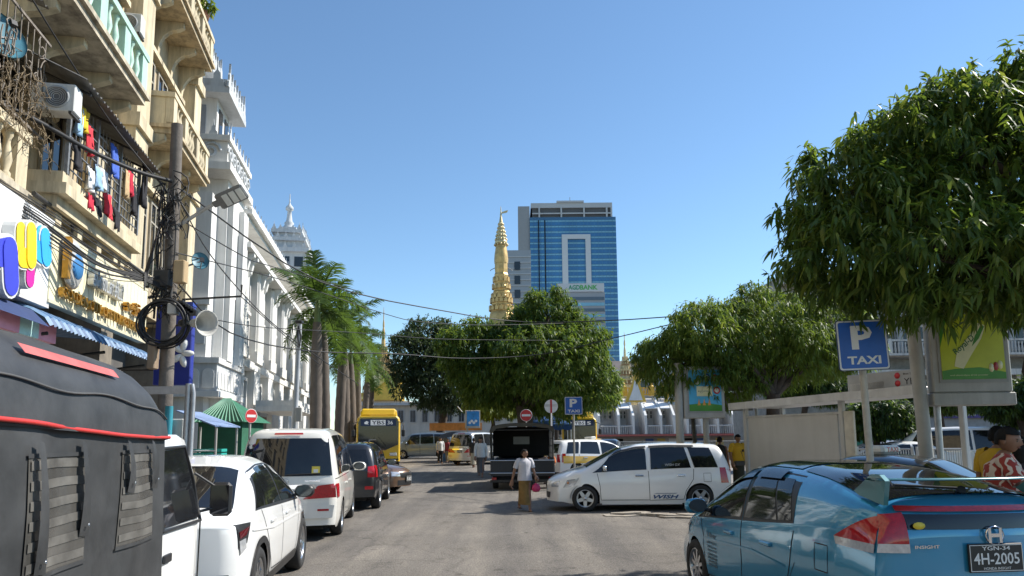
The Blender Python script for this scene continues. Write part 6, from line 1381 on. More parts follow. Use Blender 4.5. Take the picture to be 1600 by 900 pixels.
def foliage(name, lobes, n_twig, per, ln, wd, mats, seed, droop=.35, hang=.55, spread=.8, fine=True, twig=.28):
    rng = np.random.default_rng(seed); P, d = crown_twigs(bumpy(lobes, 7, .26, seed), n_twig, rng); N = len(P)
    td = d * .7 + rng.normal(size=(N, 3)) * .45 + np.array([0, 0, -.1]); td /= np.linalg.norm(td, axis=1, keepdims=True)
    s = rng.random((N, per, 1)); B = P[:, None, :] + td[:, None, :] * twig * (s - .6)
    D = td[:, None, :] * .55 + rng.normal(size=(N, per, 3)) * spread * .6 + np.array([0, 0, -hang]); B = B.reshape(-1, 3); D = D.reshape(-1, 3)
    k = len(B); return leaf_mesh(name, B, D, ln * rng.uniform(.65, 1.2, k), wd * rng.uniform(.7, 1.25, k), droop, mats, fine, rng)
BARK = M('bark', (.065, .05, .04), .9, var=.35, scale=5, bump=.7, bscale=16)
LF1 = leaf_mat('leaf_deep', (.05, .095, .022), (.24, .36, .04)); LF2 = leaf_mat('leaf_mid', (.075, .125, .026), (.3, .42, .05)); LF3 = leaf_mat('leaf_fresh', (.13, .165, .032), (.42, .5, .07))
LFD = leaf_mat('leaf_dark', (.032, .06, .02), (.1, .16, .03)); LFG = leaf_mat('leaf_grey', (.055, .075, .042), (.12, .17, .06)); LFY = leaf_mat('leaf_bright', (.15, .2, .035), (.5, .6, .08))
def px_lobes(rows, Y, seed, dep=1.0):
    r_ = random.Random(seed); out = []
    for a in rows:
        px, py, rx, ry = a[:4]; y = Y + (a[4] if len(a) > 4 else r_.uniform(-dep, dep)); p = at(px, py, y); k = y / 1118
        out.append((p.x, y, p.z, rx * k, (a[5] if len(a) > 5 else rx) * k, ry * k))
    return out
def bumpy(lobes, n, k, seed):
    r_ = random.Random(seed); out = list(lobes)
    for l in lobes:
        for _ in range(n):
            a, e = r_.uniform(0, 6.283), r_.uniform(-.5, 1.3); q = r_.uniform(.86, 1.06); s = r_.uniform(.6, 1.3) * k
            out.append((l[0] + l[3] * q * math.cos(a) * math.cos(e), l[1] + l[4] * q * math.sin(a) * math.cos(e), l[2] + l[5] * q * math.sin(e), l[3] * s, l[4] * s, l[5] * s))
    return out
def tree(name, label, base, lobes, crown_me, trunk_r, limb=True, group=None, seed=1, fork=.5, kind_stuff=False):
    x, y = base[:2]; z0 = gz(y) + (base[2] if len(base) > 2 else 0); t = thing(name, label, 'tree', (x, y, z0), 0, group)
    zc = min(l[2] - l[5] * .5 for l in lobes) - z0; cz = sum(l[2] for l in lobes) / len(lobes) - z0; r_ = random.Random(seed)
    hf = max(.8, min(zc, cz) * .98); wob = [(r_.uniform(-.06, .06) * k, r_.uniform(-.06, .06) * k, hf * k / 4) for k in range(5)]
    tr = MB().tube(wob, [trunk_r * 1.25, trunk_r * 1.02, trunk_r * .95, trunk_r * .9, trunk_r * .92], 10).build('trunk', BARK, t)
    top = Vector(wob[-1])
    for l in lobes:
        e = Vector((l[0] - x, l[1] - y, l[2] - z0)); m_ = top.lerp(e, .5) + Vector((r_.uniform(-.2, .2), r_.uniform(-.2, .2), .12 * (e - top).length))
        lb2 = MB().tube([top - Vector((0, 0, .1)), top.lerp(m_, .55), m_, e], [trunk_r * .55, trunk_r * .42, trunk_r * .28, trunk_r * .1], 7)
        for k in range(3): q = m_.lerp(e, r_.random()); w_ = q + Vector((r_.uniform(-1, 1) * l[3], r_.uniform(-1, 1) * l[4], r_.uniform(-.5, .8) * l[5])) * .6; lb2.tube([q, q.lerp(w_, .6), w_], [trunk_r * .14, trunk_r * .1, trunk_r * .05], 5)
        lb2.build('limb', BARK, tr)
    c = put('crown', crown_me, t, (-x, -y, -z0)); c['kind'] = 'stuff'
    return t, c
# near street tree, crown over the right of the picture
NL = px_lobes([(1410, 380, 165, 120, .2), (1545, 265, 175, 130, .4), (1700, 300, 230, 190, .6), (1500, 412, 160, 84, -.5), (1640, 412, 190, 88, -.3), (1310, 395, 92, 75, .3), (1325, 300, 85, 80, .6), (1410, 235, 100, 75, .6), (1500, 190, 100, 75, .7), (1620, 170, 110, 80, .7), (1600, 330, 200, 150, 1.6), (1760, 385, 200, 120, -.6), (1460, 300, 130, 90, 1.3)], 8.2, 2)
me = foliage('crown', NL, 5600, 12, .165, .037, [LF1, LF2, LF3], 11, droop=.4, hang=.5, spread=.95, twig=.3)
NT, NC = tree('street_tree', 'large drooping-leaved tree overhanging the blue parking sign', (6.3, 8.15, .12), NL, me, .17, seed=3)
# 300 of its leaves as pieces of their own, on the side seen from the road
lfm = []
for k in range(4):
    rg = np.random.default_rng(50 + k); lfm.append(leaf_mesh('leaf', np.zeros((1, 3)), np.array([[1.0, 0, 0]]), np.array([.23]), np.array([.055]), .3 + .12 * k, [LF1, LF2, LF2, LF3][k], True, rg))
rl = random.Random(21); NLs = [l for l in NL if l[0] < 7.4]
for k in range(300):
    l = rl.choice(NLs); a = rl.uniform(math.pi * .85, math.pi * 1.75); el = rl.uniform(-.5, .6); d = Vector((math.cos(a) * math.cos(el), math.sin(a) * math.cos(el), math.sin(el)))
    p = Vector((l[0] + d.x * l[3] * 1.04, l[1] + d.y * l[4] * 1.04, l[2] + d.z * l[5] * 1.04)) 
    put('leaf', lfm[k % 4], NC, X=T(*p) @ RZ(a + rl.uniform(-.9, .9)) @ RY(rl.uniform(.2, 1.2)) @ RX(rl.uniform(-.5, .5)))
# middle tree by the shelter
ML = px_lobes([(1055, 568, 62, 50), (1130, 528, 80, 62), (1205, 515, 85, 62), (1285, 525, 72, 55), (1125, 592, 62, 42), (1235, 568, 80, 36), (1090, 515, 55, 42), (1020, 560, 30, 32), (1180, 542, 110, 55, 1.2), (1335, 540, 42, 45)], 20.3, 5, .9)
me = foliage('crown', ML, 5600, 11, .19, .042, [LF2, LF2, LF3], 12, droop=.4, hang=.5, spread=.95, fine=False, twig=.3)
tree('street_tree', 'spreading drooping-leaved tree rising behind the bus shelter roof', (ax(1203, 20.3), 20.3, .12), ML, me, .2, seed=4)
# big round tree in the middle
CLb = px_lobes([(735, 550, 50, 50), (795, 548, 50, 46), (856, 492, 42, 42), (908, 538, 46, 50), (850, 560, 76, 58), (768, 590, 62, 45), (925, 595, 42, 42), (870, 615, 62, 38), (705, 535, 22, 28), (826, 500, 36, 30), (810, 590, 80, 50, 1.5), (850, 545, 90, 48, 1.5), (890, 515, 30, 26)], 33.4, 6, 1.4)
me = foliage('crown', CLb, 8500, 10, .26, .065, [LF1, LF2, LF3], 13, droop=.35, hang=.4, fine=False, twig=.4)
tree('street_tree', 'big round dark-crowned tree standing behind the dark pickup', (.6, 33.4, .12), CLb, me, .42, seed=6)
# grey-green tree left of it
GLb = px_lobes([(652, 560, 44, 45), (690, 590, 45, 50), (668, 525, 34, 30), (632, 588, 26, 35), (700, 540, 30, 40), (670, 600, 40, 38), (715, 615, 35, 30)], 62, 7, 2)
me = foliage('crown', GLb, 3600, 9, .36, .13, [LFG, LFD, LFG], 14, droop=.2, hang=.25, fine=False, twig=.8, spread=1.0)
tree('park_tree', 'dusty grey-green tree with fine leaves behind the walking people', (ax(690, 62), 62, 0), GLb, me, .4, seed=8)
BLb = px_lobes([(748, 622, 24, 20), (778, 618, 26, 22), (765, 636, 30, 16), (800, 632, 20, 18)], 50, 8, 1)
me = foliage('crown', BLb, 1500, 9, .3, .1, [LFY, LF3, LFY], 15, fine=False, twig=.4)
tree('small_tree', 'small bright yellow-green tree left of the big tree trunk', (ax(768, 50), 50, 0), BLb, me, .16, seed=9)
BLb = px_lobes([(862, 640, 22, 18), (880, 625, 20, 18), (945, 610, 24, 26)], 46, 9, .6)
me = foliage('crown', BLb, 900, 9, .3, .1, [LFY, LF3, LFY], 16, fine=False, twig=.4)
tree('small_tree', 'small bright tree right of the big tree trunk', (ax(868, 46), 46, 0), BLb, me, .14, seed=10)
# clipped trees on the far side, right
for i, (rows, Y, lab, base) in enumerate((([(1235, 605, 40, 24), (1290, 608, 45, 24), (1260, 600, 40, 20)], 32, 'flat-topped clipped tree seen above the shelter roof', 1262), ([(1375, 650, 46, 30), (1345, 660, 30, 24), (1405, 655, 28, 24)], 28, 'round clipped tree behind the leaning sign pole', 1372),
                                         ([(1590, 625, 42, 36), (1560, 632, 24, 22), (1640, 620, 45, 40)], 25, 'round clipped tree at the foot of the green poster', 1600), ([(1455, 628, 60, 16), (1510, 628, 45, 14), (1420, 622, 30, 14)], 34, 'flat clipped tree below the green poster frame', 1470))):
    lb3 = px_lobes(rows, Y, 20 + i, .6); me = foliage('crown', lb3, 1900, 9, .22, .07, [LFD, LF1, LF1], 30 + i, fine=False, twig=.3, hang=.45)
    tree('clipped_tree', lab, (ax(base, Y), Y, 0), lb3, me, .14, seed=12 + i)
# leaves of the potted plant
pp_ = bpy.data.objects['potted_plant']
me = foliage('foliage', [(0, 0, .5, .26, .26, .26)], 60, 6, .16, .06, [LF2, LF3, LF3], 44, fine=False, twig=.1); o = put('foliage', me, pp_); o['kind'] = 'stuff'
# royal palms ---------------------------------------------------------------------------
PALML = leaf_mat('palm_leaf', (.042, .078, .018), (.16, .26, .035)); PTR = M('palm_trunk', (.12, .098, .08), .85, var=.25, scale=2, bump=.35, bscale=9, grime=.3); PSH = M('palm_crownshaft', (.12, .17, .05), .5, var=.2, scale=4)
def frond_mesh(seed, L_=2.9, rise=.5, drop=1.5):
    r_ = random.Random(seed); mb = MB(); pts = []
    for k in range(13): s = k / 12; pts.append(Vector((L_ * (s - .12 * s * s), 0, rise * L_ * s * .8 - drop * s ** 2.1)))
    mb.tube(pts, [.04 - .033 * k / 12 for k in range(13)], 4, cap=False)
    for k in range(46):
        s = .08 + .91 * k / 45; q = s * 12; i = min(11, int(q)); p = pts[i].lerp(pts[i + 1], q - i); t = (pts[i + 1] - pts[i]).normalized()
        ll = .66 * math.sin(math.pi * min(1, .16 + s * .8)) ** .7 + .1
        for sd_ in (1, -1):
            out = (Vector((0, sd_, 0)) + t * .6 + Vector((0, 0, r_.uniform(-.25, .45)))).normalized() * ll; m_ = p + out * .5 + Vector((0, 0, -.03 * ll)); e = p + out + Vector((0, 0, -.3 * ll))
            w_ = t * .027
            mb.add([p - w_, p + w_, m_ + w_, m_ - w_, e], [(0, 1, 2, 3), (3, 2, 4)], 0)
    return mb.mesh('frond', PALML)
FR = [frond_mesh(1, 2.6, .7, 1.1), frond_mesh(2, 2.7, .5, 1.7), frond_mesh(3, 2.6, .2, 1.75), frond_mesh(4, 2.1, .9, .3)]
palms = [(493, 30, 6.6), (508, 32.6, 6.5), (529, 36.5, 6.4), (541, 41, 6.6), (551, 45.5, 6.3), (560, 50.5, 6.9), (569, 56.5, 6.6), (577, 63, 6.8)]
pl_lab = ['royal palm nearest the lamp post, first of the row', 'royal palm second in the row from the lamp post', 'royal palm third in the row from the lamp post', 'royal palm fourth in the row from the lamp post', 'royal palm fifth in the row from the lamp post', 'royal palm sixth in the row from the lamp post', 'royal palm seventh in the row from the lamp post', 'royal palm last in the row, close to the yellow bus']
for i, (px, Y, h) in enumerate(palms):
    r_ = random.Random(60 + i); x = ax(px, Y); t = thing('palm_tree', pl_lab[i], 'palm', (x, Y, gz(Y) + .1), r_.uniform(0, 6), 'royal palms along the left pavement')
    lean = [(.0, 0, 0), (.02, 0, h * .25), (.06, .02, h * .5), (.14, .04, h * .78), (.2, .05, h)]
    rad = [.3, .24, .25, .24, .17]; pts = []; rr = []
    for k in range(25):
        s = k / 24 * 4; a = min(3, int(s)); f = s - a; pts.append([lean[a][j] + (lean[a + 1][j] - lean[a][j]) * f for j in range(3)]); rr.append((rad[a] + (rad[a + 1] - rad[a]) * f) * (1.04 if k % 2 else .98))
    MB().tube(pts, rr, 12).build('trunk', PTR, t)
    top = Vector(lean[-1]); MB().tube([top, top + Vector((.01, 0, .5)), top + Vector((.02, 0, 1.0))], [.15, .13, .07], 10).build('crownshaft', PSH, t)
    for k in range(13):
        lev = k % 3; a = k * 2.399 + r_.uniform(-.2, .2); m_ = FR[[0, 1, 2][lev]] if k else FR[3]; o = put('frond', m_, t, X=T(top.x + .02, top.y, top.z + .95 - .14 * lev) @ RZ(a) @ RY(-R([28, 8, -16][lev] + r_.uniform(-8, 8)) if k else -R(50)) @ RX(r_.uniform(-.4, .4))); s_ = r_.uniform(.85, 1.08); o.scale = (s_, s_, s_)
    MB().tube([top + Vector((.02, 0, .9)), top + Vector((.05, .03, 1.9)), top + Vector((.1, .05, 2.7))], [.05, .035, .008], 5).build('spear_leaf', PALML, t)
# ================================================================== street furniture
def ground(x, y): return gz(y)
# ---- utility pole with its tangle ---------------------------------------------------
UY = 13.0; ub_ = at(262, 640, UY); ut = at(277, 195, UY)
PXU = lambda px, py, Y=UY: at(px, py, Y)
UP = thing('utility_pole', 'weathered concrete utility pole carrying tangled cables and a black cable coil', 'pole', (ub_.x - .03, UY, .12))
o_ = Vector((ub_.x - .03, UY, .12)); loc = lambda px, py, Y=UY: at(px, py, Y) - o_
topz = ut.z - .12; tx_l = ut.x - o_.x
def pole_x(z): return tx_l * z / topz
MB().tube([(0, 0, 0), (pole_x(topz * .5), 0, topz * .5), (tx_l, 0, topz)], [.135, .125, .105], 14).build('shaft', M('pole_concrete', (.15, .132, .115), .9, var=.35, scale=3, bump=.4, bscale=20, grime=.6), UP)
coil = MB(); cc = loc(266, 507); rr_ = random.Random(4)
for k in range(9):
    r = .42 + rr_.uniform(-.05, .05); oy = -.2 - .02 * k + rr_.uniform(-.02, .02); ph = rr_.uniform(0, 6); dx, dz = rr_.uniform(-.04, .04), rr_.uniform(-.05, .05)
    coil.tube([(cc.x + dx + r * math.cos(a + ph), cc.y + oy + .02 * math.sin(a * 3), cc.z + dz + r * .98 * math.sin(a + ph)) for a in [2 * math.pi * i / 28 for i in range(29)]], .018, 5, cap=False)
coil.build('cable_coil', BLACKCABLE, UP)['kind'] = 'stuff'
tang = MB()
for k in range(64):
    z0_ = rr_.choice([loc(268, rr_.uniform(270, 330)).z, loc(268, rr_.uniform(420, 480)).z, loc(268, rr_.uniform(300, 470)).z]); p = Vector((pole_x(z0_) + rr_.uniform(-.2, .2), rr_.uniform(-.26, -.08), z0_)); pts = [p]
    for j in range(6): p = p + Vector((rr_.uniform(-.16, .16), rr_.uniform(-.05, .05), rr_.uniform(-.24, .16))); pts.append(p)
    tang.tube(pts, rr_.choice([.006, .009, .013]), 4, cap=False)
for k in range(6):
    x_ = rr_.uniform(-.16, .16); a, b_ = loc(270 , 300).z, loc(268, 500).z
    tang.tube([(pole_x(a) + x_ + rr_.uniform(-.05, .05), -.17 + rr_.uniform(-.05, .03), a + (b_ - a) * q / 6) for q in range(7)], .014, 4, cap=False)
tang.build('cable_tangle', BLACKCABLE, UP)['kind'] = 'stuff'
for px, py, w_, h_, m_ in ((292, 430, .2, .42, M('tan_box', (.42, .3, .16), .7, grime=.3)), (281, 487, .16, .2, GREYPOST), (250, 558, .14, .5, M('rust_box', (.25, .18, .12), .7, grime=.5)), (265, 440, .3, .3, DKIRON)):
    p = loc(px, py); MB().bbox(p.x - w_ / 2, p.x + w_ / 2, -.34, -.16, p.z - h_ / 2, p.z + h_ / 2, .015).build('junction_box', m_, UP)
p = loc(285, 468); q = loc(377, 463); MB().tube([p, q, q + Vector((0, 0, .22))], .02, 6).build('cross_arm', DKIRON, UP)
for k in range(6): p = loc(292 + k * 4, 478 + k * 3); MB().bbox(p.x - .07, p.x + .07, -.3, -.22, p.z - .05, p.z + .05, .01).build('terminal_block', BLACKP, UP)
# lamp on an arm
LM = thing('street_lamp', 'flat grey street lamp on a curved arm from the utility pole', 'street lamp', at(283, 352, 12.9))
ol = at(283, 352, 12.9); L2 = lambda px, py, Y=12.85: at(px, py, Y) - ol
MB().tube([L2(272, 356), L2(290, 346), L2(318, 328), L2(345, 313)], .035, 8).build('arm', GREYPOST, LM)
hd_ = MB(); a, b_ = L2(341, 317), L2(383, 298); d = (b_ - a).normalized(); ang = math.atan2(d.z, d.x); Xh = T(*a) @ RY(-ang) @ RX(R(-38)); Lh = (b_ - a).length
hd_.bbox(0, Lh, -.16, .16, -.035, .05, .03, X=Xh); hd_.bbox(-.1, .1, -.06, .06, -.03, .03, .015, X=Xh); ho = hd_.build('lamp_head', M('lamp_grey', (.16, .16, .155), .5, .3), LM)
for k in range(3): MB().bbox(Lh * .22 + k * Lh * .25, Lh * .42 + k * Lh * .25, -.12, .12, -.047, -.036, .003, X=Xh).build('light_panel', M('lamp_lens', (.6, .6, .56), .25), ho)
# horn loudspeaker
HN = thing('horn_loudspeaker', 'pale grey horn loudspeaker beside the black cable coil', 'loudspeaker', at(298, 505, 12.8)); dirh = (at(338, 505, 12.45) - at(298, 505, 12.8)).normalized(); Xq = dirh.to_track_quat('Z', 'Y').to_matrix().to_4x4()
HORN = M('horn_grey', (.5, .49, .45), .6, var=.12, grime=.3)
MB().lathe([(.05, -.18), (.06, -.1), (.06, 0), (.075, .08), (.1, .2), (.14, .32), (.2, .42), (.235, .46), (.24, .455), (.205, .41), (.13, .3), (.08, .18), (.04, .05), (0, .03)], 20, X=Xq).build('horn', HORN, HN)
MB().lathe([(.0, -.28), (.07, -.28), (.08, -.18), (.07, -.1)], 12, X=Xq).build('driver', BLACKP, HN); MB().tube([(0, 0, 0), (-.2, .15, .0), (-.4, .25, 0)], .02, 6).build('bracket', DKIRON, HN)
# ---- overhead cables ------------------------------------------------------------------
def cable(pts, r, label, n=24, group='overhead cables strung from the utility pole'):
    P_ = [Vector(p) for p in pts]; out = []
    for i in range(len(P_) - 1):                  # Catmull-Rom through measured points
        p0, p1, p2, p3 = P_[max(0, i - 1)], P_[i], P_[i + 1], P_[min(len(P_) - 1, i + 2)]; m_ = max(4, n // (len(P_) - 1))
        for k in range(m_): t = k / m_; out.append(.5 * ((2 * p1) + (p2 - p0) * t + (2 * p0 - 5 * p1 + 4 * p2 - p3) * t * t + (3 * p1 - p0 - 3 * p2 + p3) * t ** 3))
    out.append(P_[-1]); o = MB().tube(out, r, 5).build('overhead_cable', BLACKCABLE); return tag(o, label, 'cable', group)
cable([at(268, 285, 12.95), at(500, 440, 18), at(700, 487, 22), at(820, 503, 25), at(950, 501, 23), at(1085, 492, 21)], .018, 'long cable sagging from the pole top past the stupa to the far trees')
cable([at(275, 395, 12.9), at(450, 440, 17), at(600, 490, 21), at(660, 503, 24), at(760, 508, 28), at(880, 505, 31.5)], .012, 'thin cable crossing the sky between the palms and the round tree')
cable([at(280, 445, 12.9), at(360, 520, 15), at(480, 548, 19), at(620, 553, 22), at(730, 560, 24.5), at(850, 553, 26), at(960, 528, 23.5), at(1075, 500, 21)], .016, 'low cable sagging in front of the round tree crown')
cable([at(338, 500, 12.8), at(420, 512, 15), at(560, 520, 20), at(700, 530, 26), at(900, 532, 31)], .01, 'thin straight cable running level from the loudspeaker')
cable([at(840, 510, 30), at(880, 522, 33), at(940, 560, 36), at(980, 590, 60), at(1008, 570, 90)], .012, 'cable dropping from the round tree towards the golden arcade')
cable([at(275, 300, 12.9), at(330, 400, 13.6), at(420, 500, 16), at(500, 560, 19), at(560, 600, 22)], .012, 'cable slanting down from the pole past the white civic building')
cable([at(285, 345, 12.9), at(380, 400, 15), at(420, 415, 17), at(560, 455, 22)], .012, 'cable crossing behind the street lamp arm')
cable([at(375, 462, 12.9), at(440, 520, 15), at(500, 570, 18)], .009, 'thin cable hanging from the end of the cross arm')
cable([at(-40, 142, 9.5), at(60, 190, 10.4), at(140, 235, 11.5), at(215, 268, 12.3), at(268, 283, 12.85)], .04, 'thick twisted black cable running along the balconies to the pole')
cable([at(36, -25, 9.6), at(110, 95, 10.7), at(180, 200, 11.9), at(262, 300, 12.85)], .014, 'thin black cable slanting down across the corrugated awning')
for k in range(13):
    dy = k * 6; cable([at(-40, 255 + dy * .8 + rr_.uniform(-6, 6), 9.3), at(60, 318 + dy * .75, 10.2), at(150, 385 + dy * .55 + rr_.uniform(-8, 8), 11.4), at(215, 425 + dy * .2, 12.2), at(262, 437 + rr_.uniform(-14, 30), 12.85)], rr_.choice([.008, .011, .016]), 'black telephone cable in the bundle sagging in front of the signboards', group='bundle of telephone cables before the signboards')
for k in range(7): cable([at(225, 430 + k * 4, 12.3), at(236 + k * 3, 395 - k * 9, 12.8), at(270, 300 + k * 10, 12.9)], .011, 'black cable looping up the pole beside the signboard', group='cables looping up the pole')
# ---- left pavement things -----------------------------------------------------------------
def pos(px, Y): return Vector((ax(px, Y), Y, gz(Y)))
p = pos(293, 11.0); SP = thing('steel_post', 'twin galvanised steel post beside the utility pole', 'post', (p.x, p.y, .12))
MB().tube([(-.045, 0, 0), (-.02, 0, az(595, 11) - .12)], .045, 10).build('upright', STEEL, SP); MB().tube([(.05, 0, 0), (.06, 0, az(602, 11) - .2), (.03, 0, az(596, 11) - .12)], .035, 10).build('upright', STEEL, SP)
MB().box(-.75, .02, -.02, .02, az(603, 11) - .2, az(599, 11) - .12).build('cross_bar', STEEL, SP)
p = pos(275, 11.6); MB().bbox(-.17, .17, -.12, .12, 0, az(650, 11.6) - .12, .02).build('meter_cabinet', M('cabinet_grey', (.45, .45, .43), .6, grime=.3), None, (p.x, p.y, .12)); tag(bpy.data.objects['meter_cabinet'], 'grey metal meter cabinet at the foot of the utility pole', 'cabinet')
p = pos(262, 11.4); MB().tube([(0, 0, 0), (.0, 0, az(630, 11.4) - .12)], .06, 10).build('drain_pipe', M('teal_pipe', (.03, .25, .32), .5), None, (p.x, p.y, .12)); tag(bpy.data.objects['drain_pipe'], 'teal plastic pipe standing beside the utility pole', 'pipe')
KY = 21.0; k0, k1 = ax(296, KY), ax(380, KY); KI = thing('green_kiosk', 'green kiosk with a pitched green metal roof by the civic building', 'kiosk', ((k0 + k1) / 2, KY + 1.1, gz(KY) + .12)); kw = (k1 - k0) / 2; zr = az(656, KY) - .12; za_ = az(620, KY + 1.1) - .12
GRN = M('green_roof_metal', (.035, .16, .09), .5, .2, var=.2, scale=3); GRW = M('green_canvas', (.02, .11, .06), .8, var=.2)
MB().box(-kw + .15, kw - .12, -.9, .9, 0, zr).build('walls', GRW, KI)
rf_ = MB()
cor_ = [(-kw - .05, -1.15), (kw + .05, -1.15), (kw + .05, 1.15), (-kw - .05, 1.15)]; ap0, ap1 = (-kw * .35, 0, za_), (-kw * .05, 0, za_)
rf_.add([(*c_, zr) for c_ in cor_] + [ap0, ap1], [(0, 1, 5, 4), (1, 2, 5), (2, 3, 4, 5), (3, 0, 4), (3, 2, 1, 0)]); ro = rf_.build('roof', GRN, KI)
for i in range(13):
    t = (i + .5) / 13; a = Vector((-kw - .05 + (2 * kw + .1) * t, -1.15, zr)); b_ = Vector(ap0).lerp(Vector(ap1), t); MB().tube([a + Vector((0, -.01, .012)), b_ + Vector((0, -.01, .012))], .022, 4).build('roof_rib', M('green_rib', (.16, .34, .24), .5), ro)
BR = thing('blue_awning_stall', 'small stall with a blue sheet roof and green crates beside the kiosk', 'stall', (ax(300, 17.5), 17.5, .12)); sw = ax(340, 17.5) - ax(272, 17.5)
MB().add([(-sw * .4, 0, az(636, 17.5) - .12), (sw * .6, -.2, az(661, 17.5) - .12), (sw * .6, 1.4, az(661, 17.5) - .12), (-sw * .4, 1.4, az(636, 17.5) - .12), (-sw * .4, 0, az(638, 17.5) - .12), (sw * .6, -.2, az(663, 17.5) - .12), (sw * .6, 1.4, az(663, 17.5) - .12), (-sw * .4, 1.4, az(638, 17.5) - .12)], [(0, 1, 2, 3), (7, 6, 5, 4), (0, 4, 5, 1), (1, 5, 6, 2)]).build('sheet_roof', M('blue_sheet', (.2, .28, .45), .5, var=.15), BR)
for x_, y_ in ((-.35 * sw, .1), (.55 * sw, 0), (.55 * sw, 1.3), (-.35 * sw, 1.3)): MB().tube([(x_, y_, 0), (x_, y_, az(656, 17.5) - .2)], .03, 6).build('leg', GREYPOST, BR)
for z_ in (.5, .95, 1.4): MB().tube([(-.35 * sw, .05, z_), (.55 * sw, -.02, z_)], .018, 5).build('rail', WHITE, BR)
CRT = M('teal_crate', (.03, .36, .3), .5)
for i in range(6):
    x_, z_ = (-.2 + (i % 3) * .36) , .12 + (i // 3) * .34 + .8
    t = thing('crate', 'teal plastic crate, %s of the stall stack, %s' % (['bottom row', 'top row'][i // 3], ['beside the utility pole', 'between two crates', 'beside the green kiosk'][i % 3]), 'crate', (ax(300, 17.5) + x_, 17.75, z_ + .0), 0, 'teal crates in the stall')
    MB().box(-.17, .17, -.17, .17, 0, .03).build('base', CRT, t)
    for sx_, sy_ in ((1, 0), (-1, 0), (0, 1), (0, -1)):
        for zz in (.03, .13, .23): MB().box(*((sx_ * .17 - .012, sx_ * .17 + .012, -.17, .17) if sx_ else (-.155, .155, sy_ * .17 - .012, sy_ * .17 + .012)), zz, zz + .07).build('slat', CRT, t)
MB().box(-.5, .7, -.2, .3, .0, .8).build('counter', M('counter_wood', (.2, .15, .1), .8), BR).location = (0.1, .25, 0)
def round_sign(px, py, Y, r, rz, label, mat=RED, bar=True, pole_m=GREYPOST, base=None):
    p = at(px, py, Y); b0 = gz(Y) + (base or 0); t = thing('no_entry_sign' if bar else 'round_sign', label, 'sign', (p.x, Y, b0), rz); h = p.z - b0
    MB().tube([(0, 0, 0), (0, 0, h + r * .9)], .032, 8).build('pole', pole_m, t)
    X = T(0, -.04, h) @ RX(math.pi / 2)
    MB().lathe([(0, -.01), (r, -.01), (r, .006), (0, .006)], 28, X=X, sm=False).build('disc', mat, t)
    if bar: MB().box(-r * .72, r * .72, -r * .18, r * .18, .007, .011, X=X).build('white_bar', WHITE, t); MB().lathe([(r * .94, .0065), (r * 1.0, .0068), (r * 1.0, .006)], 28, X=X).build('white_rim', WHITE, t)
    return t, h
round_sign(391, 650, 20.0, .2, 1.0, 'red no-entry sign turned towards the kerb by the civic building', base=.12)
round_sign(822, 649, 29.5, .25, .05, 'red no-entry sign above the dark pickup canopy')
t, h = round_sign(861, 635, 28.4, .27, 0, 'white disc on a red and white striped pole beside the dark pickup', WHITE, False, WHITE)
MB().box(-.26, .26, -.058, -.047, h - .01, h + .09).build('disc_panel', M('faded_print', (.6, .58, .55), .6), t); MB().box(-.035, .035, -.064, -.059, h - .26, h + .26).build('red_bar', RED, t)
for k in range(6): MB().lathe([(.045, .05 + k * .36), (.045, .23 + k * .36)], 10).build('red_band', RED, t)
# lamp post beside the palms
p = pos(459, 26.0); LP = thing('lamp_post', 'slender pale lamp post with a meter box in front of the civic building', 'lamp post', (p.x, p.y, p.z + .12)); zl = az(503, 26) - p.z - .12
MB().tube([(0, 0, 0), (.03, 0, zl * .5), (.1, 0, zl)], [.11, .1, .085], 12).build('shaft', M('pale_post', (.4, .42, .44), .6, grime=.25), LP); MB().bbox(.08, .32, -.22, -.1, az(656, 26) - p.z - .12, az(634, 26) - p.z - .12, .02).build('meter_box', GREYPOST, LP)
MB().bbox(-.05, .22, -.12, .12, zl, zl + .12, .03).build('lamp_cap', BLACKP, LP); MB().tube([(.1, -.12, zl - .1), (.2, -.14, zl - .5), (.15, -.13, zl - .9), (.05, -.12, zl - .4), (.1, -.12, zl - .1)], .03, 6).build('cable_coil', BLACKCABLE, LP)
